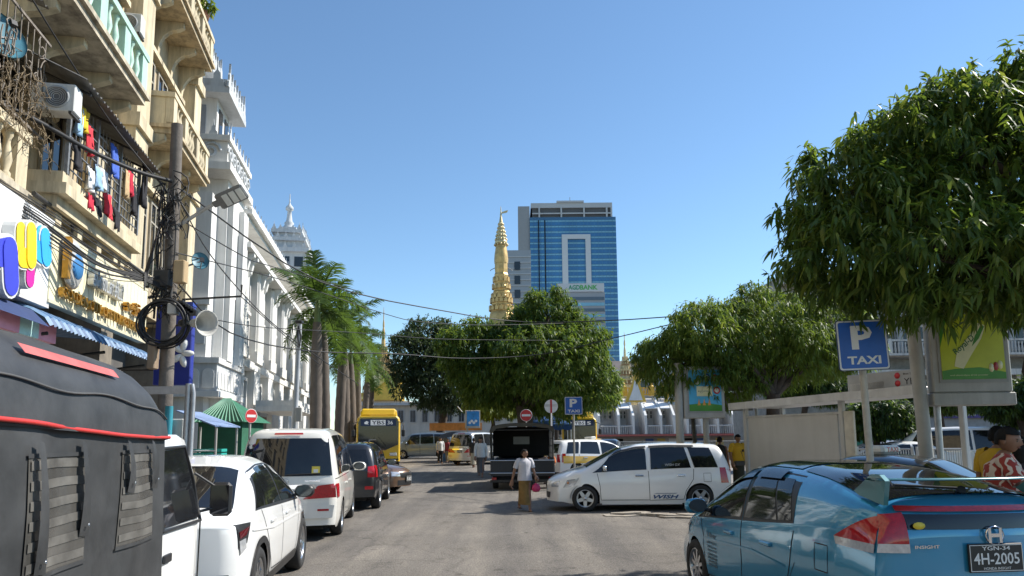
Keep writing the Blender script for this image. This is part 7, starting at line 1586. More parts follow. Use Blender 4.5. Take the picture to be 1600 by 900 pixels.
# ---- P TAXI signs -----------------------------------------------------------------------------
def taxi_sign(px, py, Y, w, label, foot_px, roll=0.0, base=0.0, rz=0.0, wear=False):
    c_ = at(px, py, Y); f_ = at(foot_px, 760, Y); b0 = gz(Y) + base; t = thing('parking_sign', label, 'sign', (f_.x, Y, b0)); cx, h = c_.x - f_.x, c_.z - b0
    slope = cx / h * (1.0 if True else 0)
    MB().tube([(0, 0, 0), (cx * .5, 0, h * .5), (cx * .98, 0, h + w * .3)], .04 if wear else .032, 12).build('pole', M('worn_white_pole', (.55, .51, .43), .7, var=.25, scale=4, grime=.6) if wear else GREYPOST, t)
    X = T(cx, -.06, h) @ RZ(rz) @ RX(math.pi / 2) @ RZ(roll); hw = w / 2
    def rrect(a, r): return [(sx * (a - r) + r * math.cos(q), sy * (a - r) + r * math.sin(q)) for sx, sy, q0 in ((1, 1, 0), (-1, 1, 90), (-1, -1, 180), (1, -1, 270)) for q in (R(q0), R(q0 + 30), R(q0 + 60), R(q0 + 90))]
    MB().prism(rrect(hw, .05 * w), -.012, 0, X=X).build('plate', M('sign_edge_dark', (.02, .04, .12), .5), t); MB().prism(rrect(hw * .975, .045 * w), .0005, .003, X=X).build('white_border', M('sign_white_film', (.76, .76, .74), .45, var=.1, grime=.15), t); MB().prism(rrect(hw * .915, .04 * w), .0035, .006, X=X).build('blue_face', M('sign_blue_film', (.015, .11, .46), .35, var=.12, scale=4, grime=.12), t)
    fm = MATS['sign_white_film']
    lettering('P', fm, t, X @ T(-.01 * w, .15 * w, .0065), width=.42 * w, height=.47 * w, depth=.001, bold=.035); lettering('TAXI', fm, t, X @ T(0, -.3 * w, .0065), width=.66 * w, height=.16 * w, depth=.001, bold=.03)
    for zz in (.2, -.2): MB().box(-.06, .06, -.02, .02, -.05, -.0125, X=X @ T(0, zz * w, 0)).build('clamp', STEEL, t)
    return t
taxi_sign(1344, 540, 8.4, .6, 'large blue parking taxi sign on a leaning rusty-footed white pole', 1366, R(2), .12, wear=True)
o = bpy.data.objects['parking_sign']; 
MB().tube([(0, 0, .0), ((ax(1344, 8.4) - ax(1366, 8.4)) * .33, 0, .85)], .0425, 12).build('rusty_foot', M('rust', (.13, .07, .045), .85, var=.4, scale=10), o)
taxi_sign(896, 634, 24.0, .6, 'small blue parking taxi sign on a grey pole behind the estate car', 898)
# ---- bus shelter ---------------------------------------------------------------------------------
s0 = Vector((ax(1167, 19.0), 19.0, 0)); s1 = Vector((ax(1447, 14.2), 14.2, 0)); sv = s1 - s0; SLn = sv.length; SA = math.atan2(sv.y, sv.x)
SHM = M('shelter_grey', (.47, .47, .46), .5, .2, var=.08, scale=1.5, grime=.25); SB = thing('bus_shelter', 'grey metal bus shelter with a blank back panel and flat roof', 'bus shelter', (s0.x, s0.y, .12), SA)
zr0 = az(640, 19.0) - .12; zr1 = az(618, 14.2) - .12; zrm = (zr0 + zr1) / 2
X = RY(-math.atan2(zr1 - zr0, SLn))
MB().bbox(-.35, SLn + .2, -.2, 1.5, zr0, zr0 + .1, .02, X=X).build('roof', SHM, SB); MB().box(-.33, SLn + .18, -.26, -.201, zr0 - .05, zr0 + .13, X=X).build('roof_fascia', M('shelter_pale', (.56, .56, .55), .5, .1, grime=.2), SB)
lp = SLn * .62
for x_ in (.0, lp * .985, SLn - .1): MB().bbox(x_ - .06, x_ + .06, -.06, .06, 0, zr0 + .02, .015).build('post', SHM, SB)
for x_ in (.0, SLn - .1): MB().bbox(x_ - .06, x_ + .06, 1.2, 1.32, 0, zr0 + .02, .015).build('post', SHM, SB)
MB().bbox(.1, lp * .95, -.03, .03, .45, zr0 - .28, .008).build('back_panel', M('blank_panel', (.5, .5, .49), .55, .0, var=.1, scale=.8, grime=.1), SB)
MB().box(.07, lp * .97, -.045, .045, zr0 - .28, zr0 - .23).build('panel_frame', SHM, SB); MB().box(.07, lp * .97, -.045, .045, .4, .45).build('panel_frame', SHM, SB)
MB().bbox(lp * 1.01, lp * 1.09, -.05, .02, .3, zr0 - .22, .008).build('curling_cover', M('cloudy_plastic', (.52, .49, .42), .3, var=.2), SB)
MB().box(.4, lp * .9, .3, .6, .42, .47).build('bench', SHM, SB)
t = thing('route_board', 'grey route board with red roundels on the shelter roof', 'sign', (s0.x + sv.x * .9, s0.y + sv.y * .9, 0), SA); rx0, rx1 = -1.3, .5
zq = .12 + zr0 + (zr1 - zr0) * .9 + .13
MB().bbox(rx0, rx1, 0, .08, zq, zq + .36, .01).build('board', M('board_grey', (.36, .36, .35), .5), t)
for z_ in (.25, .09): MB().lathe([(0, .004), (.065, .004), (.065, 0)], 14, X=T(-.02, -.003, zq + z_) @ RX(math.pi / 2)).build('roundel', RED, t)
lettering('YBS', BLACKP, t, T(.3, -.004, zq + .12) @ RX(math.pi / 2), width=.34, height=.13, depth=.001); lettering('Bus Stop', BLACKP, t, T(.28, -.004, zq + .27) @ RX(math.pi / 2), width=.32, height=.05, depth=.001)
MB().bbox(0, .9, 0, .3, 0, .2, .01).build('roof_box', M('box_white', (.55, .54, .5), .6), None, (s0.x + sv.x * .66, s0.y + sv.y * .66, .12 + zr0 + (zr1 - zr0) * .66 + .12), SA); tag(bpy.data.objects['roof_box'], 'plain white box lying on the shelter roof', 'box')
# ---- advertising light boxes ---------------------------------------------------------------------
def light_box(px0, px1, py0, py1, Y, post_px, rz, label, pw=.09, posts=((0, 1),), base=.12):
    a, b_ = at(px0, py1, Y), at(px1, py0, Y); t = thing('advertising_light_box', label, 'billboard', (a.x, Y, gz(Y) + base), rz); W_ = (b_.x - a.x) / math.cos(rz); z0_, z1_ = a.z - gz(Y) - base, b_.z - gz(Y) - base
    MB().bbox(0, W_, 0, .22, z0_, z1_, .02).build('case', GREYPOST, t)
    fw = W_ * .11
    MB().box(fw * .8, W_ - fw * .5, -.012, -.003, z0_ + fw * 1.2, z1_ - fw * .5).build('inner_frame', M('frame_grey', (.3, .3, .28), .5), t)
    return t, W_, z0_, z1_, fw
t, W_, z0_, z1_, fw = light_box(1459, 1562, 482, 614, 11.0, 1450, -.12, 'tall light box with a yellow-green drink poster beside the shelter')
f0, f1, g0, g1 = fw * 1.1, W_ - fw * .75, z0_ + fw * 1.6, z1_ - fw * .8
PG = M('poster_lime', (.5, .55, .02), .35, var=.22, scale=1.1); PGD = M('poster_green', (.06, .25, .02), .35, var=.2, scale=2); PW_ = M('poster_pale', (.75, .72, .42), .35, var=.1)
po = MB().box(f0, f1, -.018, -.0125, g0, g1).build('poster', PG, t); Pw, Ph = f1 - f0, g1 - g0
PX_ = T(f0, -.019, g0) @ RX(math.pi / 2)
MB().prism([(0, .0), (Pw, 0), (Pw, Ph * .1), (Pw * .6, Ph * .18), (Pw * .2, Ph * .16), (0, Ph * .13)], 0, .002, X=PX_).build('poster_hill', PGD, po)
MB().prism([(0, Ph * .5), (Pw * .12, Ph * .9), (Pw * .1, Ph), (0, Ph)], 0, .002, X=PX_).build('poster_shade', PGD, po)
MB().prism([(Pw * .2, Ph * .2), (Pw * .34, Ph * .16), (Pw * .46, Ph * .34), (Pw * .66, Ph * .62), (Pw * .74, Ph * .82), (Pw * .62, Ph * .86), (Pw * .5, Ph * .7), (Pw * .26, Ph * .42)], .0025, .004, X=PX_).build('poster_sachet', PW_, po)
MB().prism([(Pw * .5, Ph * .5), (Pw * .62, Ph * .62), (Pw * .72, Ph * .8), (Pw * .68, Ph * .84), (Pw * .56, Ph * .66)], .0045, .005, X=PX_).build('poster_sachet_shade', PGD, po)
lettering('Royal-D', M('poster_ink', (.02, .14, .04), .4), po, PX_ @ T(Pw * .38, Ph * .52, .0055) @ RZ(R(40)), width=Pw * .42, height=Ph * .12, depth=.0008, bold=.012, shear=.15)
for k in range(3): MB().lathe([(0, .001), (.05 * Pw, .001), (.05 * Pw, 0)], 10, X=PX_ @ T(Pw * (.78 + .07 * k), Ph * (.17 + .02 * k), .0025) @ SC(.8, 1.5, 1)).build('poster_glass', [PW_, M('poster_red', (.4, .05, .05), .4), PW_][k], po)
lettering('oral electrolyte drink powder', PW_, po, PX_ @ T(Pw * .42, Ph * .06, .003), width=Pw * .6, height=Ph * .025, depth=.0006)
MB().tube([(-.1, .1, 0), (-.19, .1, z1_ - .1)], .1, 14).build('post', GREYPOST, t); MB().tube([(.12, .25, 0), (.14, .25, z0_ + .1)], .05, 10).build('post', STEEL, t)
MB().bbox(-.02, W_ + .02, -.03, .24, z0_ - .2, z0_ - .003, .015).build('plinth', GREYPOST, t)
t, W_, z0_, z1_, fw = light_box(1070, 1131, 572, 654, 19.8, 1068, 0.05, 'light box with a sky-blue road sign poster by the middle tree')
f0, f1, g0, g1 = fw * 1.1, W_ - fw * .75, z0_ + fw * 1.6, z1_ - fw * .8; Pw, Ph = f1 - f0, g1 - g0
po = MB().box(f0, f1, -.018, -.0125, g0, g1).build('poster', M('poster_sky', (.06, .38, .62), .35, var=.2, scale=1.5), t); PX_ = T(f0, -.019, g0) @ RX(math.pi / 2)
MB().prism([(0, 0), (Pw, 0), (Pw, Ph * .14), (Pw * .5, Ph * .2), (0, Ph * .16)], 0, .002, X=PX_).build('poster_hill', PGD, po); MB().box(Pw * .24, Pw * .72, Ph * .36, Ph * .6, .0025, .004, X=PX_).build('poster_panel', M('poster_cream', (.7, .66, .4), .4), po)
for (u, v, m_) in ((.56, .82, BLUEP), (.82, .8, RED), (.86, .5, RED), (.26, .7, PGD)): MB().lathe([(0, .001), (.11 * Pw, .001), (.11 * Pw, 0)], 14, X=PX_ @ T(Pw * u, Ph * v, .0045)).build('poster_roundel', m_, po); MB().lathe([(0, .001), (.07 * Pw, .001), (.07 * Pw, 0)], 14, X=PX_ @ T(Pw * u, Ph * v, .006)).build('poster_roundel_centre', WHITE, po)
for u in (.3, .46, .62): MB().prism([(-.05 * Pw, 0), (.05 * Pw, 0), (.0, Ph * .16)], 0, .001, X=PX_ @ T(Pw * u, Ph * .14, .003)).build('poster_cone', M('poster_orange', (.7, .3, .05), .4), po)
lettering('စည်းကမ်း', M('poster_black', (.02, .02, .03), .4), po, PX_ @ T(Pw * .48, Ph * .48, .0045), width=Pw * .4, height=Ph * .08, depth=.0006)
MB().tube([(-.12, .1, 0), (-.12, .1, z1_ + .1)], .11, 12).build('post', GREYPOST, t); MB().tube([(W_ * .55, .15, 0), (W_ * .55, .15, z0_)], .08, 10).build('post', GREYPOST, t)
a = pos(1186, 21.5); t = thing('sign_back', 'two plain grey sign backs on a thin post beside the shelter', 'sign', (a.x, a.y, a.z + .12)); MB().tube([(0, 0, 0), (-.04, 0, az(628, 21.5) - .1)], .05, 8).build('post', GREYPOST, t)
for ya, yb in ((614, 586), (645, 616)): MB().bbox(ax(1136, 21.5) - a.x, ax(1180, 21.5) - a.x, .06, .1, az(ya, 21.5) - a.z - .12, az(yb, 21.5) - a.z - .12, .01).build('panel', M('sign_back_grey', (.2, .19, .17), .6, .3, var=.12), t)
MB().tube([(0, .04, az(632, 21.5) - .2), (-.6, .08, az(632, 21.5) - .2)], .03, 6).build('bracket', DKIRON, t)
a = pos(1091, 20.6); t = MB().tube([(0, 0, 0), (ax(1080, 20.6) - a.x, 0, az(590, 20.6) - a.z)], .06, 10).build('dark_pole', DKIRON, None, tuple(a)); tag(t, 'thin dark leaning pole in front of the sky-blue poster', 'pole')
# blue ad box in the distance
t, W_, z0_, z1_, fw = light_box(727, 750, 641, 669, 46, 727, .1, 'small blue advertising light box beside the bright little tree', base=0)
po = MB().box(fw, W_ - fw * .6, -.018, -.0125, z0_ + fw * 1.3, z1_ - fw * .6).build('poster', M('poster_blue', (.04, .25, .6), .4, var=.3, scale=3), t)
for k in range(4): MB().lathe([(0, .001), (.09, .001)], 8, X=T(W_ * (.3 + .14 * k), -.02, z0_ + (z1_ - z0_) * (.3 + .1 * (k % 2))) @ RX(math.pi / 2)).build('poster_figure', WHITE, po)
MB().tube([(.12, .1, 0), (.12, .1, z0_ + .05)], .07, 8).build('post', GREYPOST, t); MB().tube([(-.2, .1, z1_ - .1), (-.5, .0, z1_ + .25)], .04, 6).build('lamp_arm', GREYPOST, t)
# ---- railings ---------------------------------------------------------------------------------------
def railing(p0, p1, h, n, label, mat, base=0.0, panels=1, name='metal_railing'):
    p0, p1 = Vector(p0), Vector(p1); d = p1 - p0; L_ = d.length; t = thing(name, label, 'railing', (p0.x, p0.y, gz(p0.y) + base), math.atan2(d.y, d.x)); dz = gz(p1.y) - gz(p0.y)
    for z_ in (h, h * .15): MB().tube([(0, 0, z_), (L_, 0, z_ + dz)], .024, 6).build('rail', mat, t)
    bm_ = MB().tube([(0, 0, h * .15), (0, 0, h)], .012, 5).mesh('bar', mat)
    for k in range(n): put('bar', bm_, t, (L_ * (k + .5) / n, 0, dz * (k + .5) / n))
    pm_ = MB().tube([(0, 0, 0), (0, 0, h + .06)], .035, 6).mesh('post', mat)
    for k in range(panels + 1): put('post', pm_, t, (L_ * k / panels, 0, dz * k / panels))
    return t
railing((ax(965, 40), 40), (ax(1165, 40), 40), 1.35, 70, 'long grey metal railing in front of the white arcade', M('rail_grey', (.38, .38, .37), .5, .3), panels=5)
railing((ax(1338, 17.6), 17.6), (ax(1424, 17.0), 17.0), 1.3, 22, 'steel crowd barrier between the shelter and the poster post', STEEL, .12, name='crowd_barrier')
railing((ax(1428, 17.0), 16.9), (ax(1512, 16.6), 16.6), 1.3, 22, 'steel crowd barrier in front of the large white sport utility car', STEEL, .12, name='crowd_barrier')
railing((ax(540, 72), 72), (ax(850, 72), 72), 1.6, 90, 'dark metal railing in front of the long pale low building', M('rail_dark', (.16, .16, .15), .6, .3), panels=8)
# ---- tents and stalls in the middle distance -----------------------------------------------------------
a = pos(857, 36); t = thing('blue_tent', 'blue sheet tent behind the dark pickup', 'tent', tuple(a)); BT = M('blue_tarp', (.02, .08, .25), .6, var=.2, scale=2); w_ = 35 * 36 / 1118
zt = az(650, 36) - a.z; ze = az(664, 36) - a.z
MB().add([(-w_, -.8, ze), (w_, -.8, ze), (w_, 1.6, ze), (-w_, 1.6, ze), (-w_ * .3, .4, zt), (w_ * .3, .4, zt)], [(0, 1, 5, 4), (1, 2, 5), (2, 3, 4, 5), (3, 0, 4), (3, 2, 1, 0)]).build('canopy', BT, t)
MB().grid([[(-w_ + 2 * w_ * i / 10, -.805, ze), (-w_ + 2 * w_ * i / 10, -.83, ze - .25 - .05 * (i % 2))] for i in range(11)]).build('valance', BT, t)
for x_ in (-w_ + .05, w_ - .05):
    for y_ in (-.7, 1.5): MB().tube([(x_, y_, 0), (x_, y_, ze)], .03, 6).build('leg', STEEL, t)
a = pos(712, 50); t = thing('tarpaulin_stall', 'stall under a dark tarpaulin behind the walking people', 'stall', tuple(a)); w_ = 24 * 50 / 1118; TP = M('dark_tarp', (.05, .045, .04), .8, var=.3)
MB().grid([[(-w_ + 2 * w_ * i / 8, y_, az(683 - 5 * math.sin(i / 8 * 3.1), 50) - a.z + dz_) for i in range(9)] for y_, dz_ in ((-1, -.15), (0, .2), (1.2, .1))]).build('tarpaulin', TP, t)
for x_ in (-w_ + .05, w_ - .05):
    for y_ in (-.9, 1.1): MB().tube([(x_, y_, 0), (x_, y_, az(682, 50) - a.z - .1)], .03, 6).build('leg', DKIRON, t)
MB().bbox(-w_ * .8, w_ * .8, -.6, .4, 0, .8, .03).build('counter', M('blue_counter', (.05, .15, .35), .6, var=.3, scale=4), t)
a = pos(712, 60); t = MB().box(-2.2, 2.2, -.04, .04, az(672, 60) - a.z, az(660, 60) - a.z).build('orange_banner', M('orange_cloth', (.6, .22, .04), .7, var=.3, scale=2), None, tuple(a)); tag(t, 'orange banner tied to the railing beyond the people', 'banner')
# ================================================================== people
SKIN = M('skin', (.24, .125, .075), .55, var=.08, scale=9); HAIR = M('hair', (.009, .008, .007), .75, var=.3, scale=25, spec=.2); EYEW = M('eye_dark', (.015, .012, .01), .3); LIP = M('lips', (.2, .07, .055), .5)
SANDAL = M('sandal', (.08, .04, .025), .7)
def cmat(n, c, v=.1): return M('fabric_' + n, c, .85, var=v, scale=7, bump=.15, bscale=30)
def floral():
    m = bpy.data.materials.new('fabric_floral'); m.use_nodes = True; nt = m.node_tree; b = nt.nodes['Principled BSDF']; L = nt.links.new; b.inputs['Roughness'].default_value = .8
    tc = nt.nodes.new('ShaderNodeTexCoord'); wv = nt.nodes.new('ShaderNodeTexWave'); wv.inputs['Scale'].default_value = 3.5; wv.inputs['Distortion'].default_value = 14; wv.inputs['Detail'].default_value = 2.5; wv.inputs['Detail Scale'].default_value = 1.6; L(tc.outputs['Object'], wv.inputs[0])
    r = nt.nodes.new('ShaderNodeValToRGB'); e = r.color_ramp.elements; e[0].position = .62; e[0].color = (.3, .035, .02, 1); e[1].position = .72; e[1].color = (.62, .5, .38, 1); L(wv.outputs['Fac'], r.inputs[0]); L(r.outputs[0], b.inputs['Base Color']); return m
tmp_scene = bpy.data.scenes.new('build'); PENDING = []
def V3(*a): return Vector(a)
def head_part(mb, C, k, yaw, pitch):
    X = T(*C) @ RZ(yaw) @ RY(pitch); n, m_ = 20, 16; rows = []
    for j in range(m_ + 1):
        ph = -math.pi / 2 + math.pi * j / m_; z = math.sin(ph); rw = []
        for i in range(n + 1):
            a = 2 * math.pi * i / n; x, y = math.cos(ph) * math.cos(a), math.cos(ph) * math.sin(a); tz = 1.0
            jaw = 1 - .3 * max(0, -z) ** 1.4; xx, yy = x * .60 * (jaw if x < 0 else 1 - .16 * max(0, -z)), y * .47 * jaw
            if x > 0:
                nb = math.exp(-(y / .16) ** 2) * math.exp(-((z + .18) / .2) ** 2) * .17; eb = -math.exp(-((abs(y) - .38) / .17) ** 2) * math.exp(-((z - .02) / .12) ** 2) * .06; ch = math.exp(-(y / .3) ** 2) * math.exp(-((z + .8) / .2) ** 2) * .06
                xx += nb + eb + ch
            rw.append(X @ V3(xx * k, yy * k, z * .66 * k))
        rows.append(rw)
    mb.grid(rows, 0)
    for s in (1, -1):
        mb.lathe([(0, -.055 * k), (.06 * k, -.02 * k), (.06 * k, .02 * k), (0, .055 * k)], 8, X=X @ T(.5 * k, s * .2 * k, .02 * k) @ SC(.5, 1.1, .8), mat=1)
        mb.lathe([(0, -.16 * k), (.07 * k, -.1 * k), (.09 * k, .05 * k), (0, .15 * k)], 8, X=X @ T(-.02 * k, s * .47 * k, -.06 * k) @ SC(1, .45, 1), mat=0)
        mb.box(.5 * k, .575 * k, s * .2 * k - .1 * k, s * .2 * k + .1 * k, .1 * k, .135 * k, mat=1, X=X)
    mb.lathe([(0, -.03 * k), (.13 * k, -.01 * k), (.13 * k, .01 * k), (0, .03 * k)], 8, X=X @ T(.51 * k, 0, -.34 * k) @ SC(.6, 1, 1), mat=2)
    return X
def hair_part(k, X, style):
    mb = MB(); n, m_ = 22, 14; rows = []; keep = []
    for j in range(m_ + 1):
        ph = -math.pi / 2 + math.pi * j / m_; z = math.sin(ph); rw = []; kp = []
        for i in range(n + 1):
            a = 2 * math.pi * i / n; x, y = math.cos(ph) * math.cos(a), math.cos(ph) * math.sin(a); u = 1 + .05 * math.sin(a * 7 + z * 9)
            rw.append(X @ V3((x * .66 - .03) * k * u, y * .54 * k * u, (z * .72 + .03) * k * u)); kp.append(z > (.38 if x > .25 else (.05 if x > -.15 else (-.5 if style != 'long' else -.85))) - .12 * abs(y))
        rows.append(rw); keep.append(kp)
    vs_ = [p for r in rows for p in r]; fs = []
    for j in range(m_):
        for i in range(n):
            if keep[j][i] and keep[j][i + 1] and keep[j + 1][i] and keep[j + 1][i + 1]: fs.append((j * (n + 1) + i, j * (n + 1) + i + 1, (j + 1) * (n + 1) + i + 1, (j + 1) * (n + 1) + i))
    mb.add(vs_, fs, 0, True)
    if style == 'bun': mb.lathe([(0, -.26 * k), (.2 * k, -.14 * k), (.26 * k, 0), (.2 * k, .14 * k), (0, .24 * k)], 10, X=X @ T(-.72 * k, 0, .1 * k))
    if style == 'long': mb.tube([X @ V3(-.5 * k, 0, .1 * k), X @ V3(-.62 * k, 0, -.5 * k), X @ V3(-.55 * k, 0, -1.3 * k)], [.4 * k, .42 * k, .2 * k], 10)
    return mb
def hand_part(mb, wrist, d, palm_n, k, curl=.5, mat=0):
    d = Vector(d).normalized(); n = Vector(palm_n); n = (n - d * n.dot(d)).normalized(); s = d.cross(n)
    mb.tube([wrist - d * .01 * k, wrist + d * .03 * k, wrist + d * .085 * k], [.022 * k, .034 * k, .036 * k], 8, mat=mat)
    for j, (off, ln) in enumerate(((-.027, .062), (-.009, .075), (.01, .07), (.027, .055))):
        p = wrist + d * .085 * k + s * off * k; q = p + (d * math.cos(curl) + n * math.sin(curl)) * ln * .5 * k; e = q + (d * math.cos(curl * 2.2) + n * math.sin(curl * 2.2)) * ln * .5 * k; mb.tube([p - d * .02 * k, p, q, e], [.009 * k, .0095 * k, .0085 * k, .006 * k], 6, mat=mat)
    p = wrist + d * .03 * k - s * .03 * k; mb.tube([p, p + (d * .6 - s * .6 + n * .3).normalized() * .035 * k, p + (d * .9 - s * .35 + n * .5).normalized() * .065 * k], [.011 * k, .0105 * k, .007 * k], 6, mat=mat)
def loft(rings, n=18, cap=False):       # rings: (centre, forward radius, side radius, fold amplitude)
    rows = []
    for ri, (c_, rx, ry, *f) in enumerate(rings):
        am = f[0] if f else 0; rows.append([V3(c_[0] + rx * math.cos(a) * (1 + am * math.sin(a * 5 + ri * .6)), c_[1] + ry * math.sin(a) * (1 + am * math.sin(a * 5 + ri * .6)), c_[2]) for a in [2 * math.pi * i / n for i in range(n + 1)]])
    return MB().grid(rows)
def person(label, loc, head_dir, h, top, bottom, kind='longyi', stride=.0, arms=None, hair='short', yaw=0.0, pitch=0.0, sleeve='short', lean=0.0, sit=False, build=1.0, extra=None, name='person', skin=SKIN):
    t = thing(name, label, 'person', (loc[0], loc[1], loc[2] if len(loc) > 2 else gz(loc[1])), head_dir); k = h
    hipz = .52 * k if not sit else .30 * k; sx = math.sin(lean); P = lambda f, z: f + (z - hipz) * sx     # forward shift by lean
    dz = 0 if not sit else -.22 * k
    J = {}
    J['pel'] = V3(0, 0, hipz); J['wai'] = V3(P(0, hipz + .1 * k), 0, hipz + .1 * k); J['che'] = V3(P(0, hipz + .22 * k), 0, hipz + .22 * k); J['nec'] = V3(P(0, hipz + .31 * k), 0, hipz + .31 * k); J['nk2'] = V3(P(.008 * k, hipz + .355 * k), 0, hipz + .355 * k)
    leg = []
    for s in (1, -1):
        st = stride * s
        if sit: hip = V3(0, s * .05 * k, hipz - .01 * k); kn = V3(.22 * k, s * .07 * k, hipz + .0 * k); an = V3(.2 * k, s * .06 * k, .045 * k)
        else: hip = V3(0, s * .05 * k, hipz - .01 * k); kn = V3(math.sin(st) * .235 * k + (.02 * k if st < 0 else .03 * k * abs(stride)), s * .05 * k, .045 * k + .235 * k + .0 * k); an = V3(math.sin(st) * (.47 * k) - (.05 * k if st < 0 else 0), s * .048 * k, .04 * k + (.035 * k if st < -.05 else 0))
        leg.append((hip, kn, an))
    arm = []
    for i, s in enumerate((1, -1)):
        sh = V3(P(0, J['nec'].z), s * .108 * k * build, J['nec'].z - .022 * k); a = (arms or {}).get('L' if s > 0 else 'R')
        if a: el = sh + V3(*a[0]) * k; wr = el + V3(*a[1]) * k
        else: el = sh + V3(-math.sin(stride * s) * .1 * k, s * .03 * k, -.165 * k); wr = el + V3(.03 * k - math.sin(stride * s) * .1 * k, -s * .005 * k, -.14 * k)
        arm.append((sh, el, wr))
    # skeleton for the skin modifier
    vs_, es, rad = [], [], []
    def add(p, r, par=None):
        vs_.append(tuple(p)); rad.append(r * k); i = len(vs_) - 1
        if par is not None: es.append((par, i))
        return i
    ip = add(J['pel'], .075); iw = add(J['wai'], .07, ip); ic = add(J['che'], .078, iw); inn = add(J['nec'], .042, ic); add(J['nk2'], .033, inn)
    for hip, kn, an in leg: a = add(hip, .056, ip); b_ = add(kn, .036, a); c_ = add(kn.lerp(an, .35), .035, b_); d = add(an, .023, c_); add(an + V3(.055 * k, 0, -.022 * k), .02, d); e_ = add(an + V3(.1 * k, 0, -.026 * k), .015, len(vs_) - 1)
    for sh, el, wr in arm: a = add(sh, .035, ic); b_ = add(sh.lerp(el, .5), .03, a); c_ = add(el, .025, b_); m_ = add(el.lerp(wr, .35), .025, c_); add(wr, .017, m_)
    me = bpy.data.meshes.new('body'); me.from_pydata(vs_, es, []); so = bpy.data.objects.new('skel', me); tmp_scene.collection.objects.link(so); md = so.modifiers.new('s', 'SKIN'); md.use_smooth_shade = True
    for i, v in enumerate(me.skin_vertices[0].data): v.radius = (rad[i], rad[i]); v.use_root = i == 0
    so.modifiers.new('d', 'SUBSURF').levels = 1
    hk = .098 * k; HC_ = J['nk2'] + V3(.014 * k, 0, .045 * k); ex = MB(); XH = head_part(ex, HC_, hk, yaw, pitch)
    for (sh, el, wr), s in zip(arm, (1, -1)): hand_part(ex, wr, wr - el, V3(.3, -s, 0), k * .98)
    body = bpy.data.objects.new('body', None) if False else None
    PENDING.append((so, ex, t, skin))
    hair_part(hk, XH, hair).build('hair', HAIR, t)
    # clothing
    w = J['wai']; c_ = J['che']; hz = hipz - .03 * k; b = build
    if top:
        zt = J['nec'].z
        rings = [((P(0, hz), 0, hz), .104 * k * b, .122 * k * b, .03), (tuple(w - V3(0, 0, .03 * k)), .096 * k * b, .114 * k * b, .02), (tuple(w + V3(0, 0, .05 * k)), .085 * k * b, .106 * k * b, .015), (tuple(c_), .088 * k * b, .118 * k * b, .01), (tuple(c_ + V3(0, 0, .05 * k)), .08 * k * b, .122 * k * b, 0), ((P(0, zt - .02 * k), 0, zt - .018 * k), .06 * k, .105 * k * b), ((P(0, zt), 0, zt + .004 * k), .046 * k, .06 * k), ((P(0, zt + .01 * k), 0, zt + .016 * k), .04 * k, .044 * k)]
        so_ = loft(rings).build('shirt', top, t)
        for sh, el, wr in arm:
            if sleeve == 'none': continue
            e = sh.lerp(el, .72) if sleeve == 'short' else wr.lerp(el, .08); pts = [sh + V3(0, -.045 * k * (1 if sh.y > 0 else -1), .014 * k), sh + V3(0, -.01 * k * (1 if sh.y > 0 else -1), .004 * k), sh.lerp(el, .3), sh.lerp(el, .72)] + ([el, el.lerp(wr, .5), e] if sleeve == 'long' else []); rr2 = [.034, .044, .045, .042] + ([.036, .033, .028] if sleeve == 'long' else [])
            MB().tube(pts, [r * k for r in rr2], 12, cap=False).build('sleeve', top, so_)
    if kind == 'longyi':
        L0, L1 = leg[0], leg[1]; zb_ = .11 * k; rings = []
        if sit: rings = [((0, 0, hipz + .04 * k), .095 * k, .115 * k), ((.06 * k, 0, hipz), .13 * k, .12 * k), ((.16 * k, 0, hipz - .04 * k), .13 * k, .13 * k), ((.2 * k, 0, hipz - .12 * k), .085 * k, .13 * k), ((.2 * k, 0, .1 * k), .08 * k, .12 * k)]
        else:
            for q in range(9):
                z = hipz + .05 * k - (hipz + .05 * k - zb_) * q / 8; f = (q / 8) ** 1.2; fx = [l[0].x + (l[2].x - l[0].x) * max(0, min(1, (hipz - z) / (hipz - .04 * k))) for l in (L0, L1)]; cx = sum(fx) / 2; rx = max(.085 * k, abs(fx[0] - fx[1]) / 2 + .06 * k); rings.append(((cx, 0, z), rx * (1 - .02 * f), (.102 - .012 * f) * k * b, .02 + .035 * f))
        loft(rings, 26).build('longyi', bottom, t)
    elif kind == 'trousers':
        o = None
        for hip, kn, an in leg:
            m2 = MB().tube([hip + V3(0, 0, .04 * k), hip + V3(0, 0, -.03 * k), hip.lerp(kn, .5), kn, kn.lerp(an, .5), an + V3(0, 0, .02 * k)], [.07 * k, .068 * k, .056 * k, .046 * k, .043 * k, .042 * k], 12, cap=False); o = m2.build('trouser_leg', bottom, t)
        loft([((0, 0, hipz + .06 * k), .085 * k, .103 * k), ((0, 0, hipz), .09 * k, .108 * k), ((0, 0, hipz - .05 * k), .08 * k, .1 * k)]).build('trouser_seat', bottom, t)
    for hip, kn, an in leg: MB().bbox(an.x - .03 * k, an.x + .115 * k, an.y - .026 * k, an.y + .026 * k, an.z - .042 * k, an.z - .03 * k, .004).build('sandal', SANDAL, t)
    if extra: extra(t, k, J, arm)
    return t
WHT = cmat('white', (.62, .62, .6)); PALE = cmat('pale_lilac', (.5, .49, .52)); OCH = cmat('ochre', (.2, .12, .035), .25); GRYF = cmat('grey', (.1, .1, .105)); MAR = cmat('maroon', (.2, .02, .025)); BRN = cmat('robe_brown', (.13, .06, .035)); BLK = cmat('black', (.02, .02, .022)); YEL = cmat('yellow', (.56, .34, .02)); KHA = cmat('khaki', (.4, .36, .28)); ORG = cmat('orange', (.62, .16, .03)); LBL = cmat('light_blue', (.28, .42, .58)); DKG = cmat('dark_green', (.035, .04, .03))
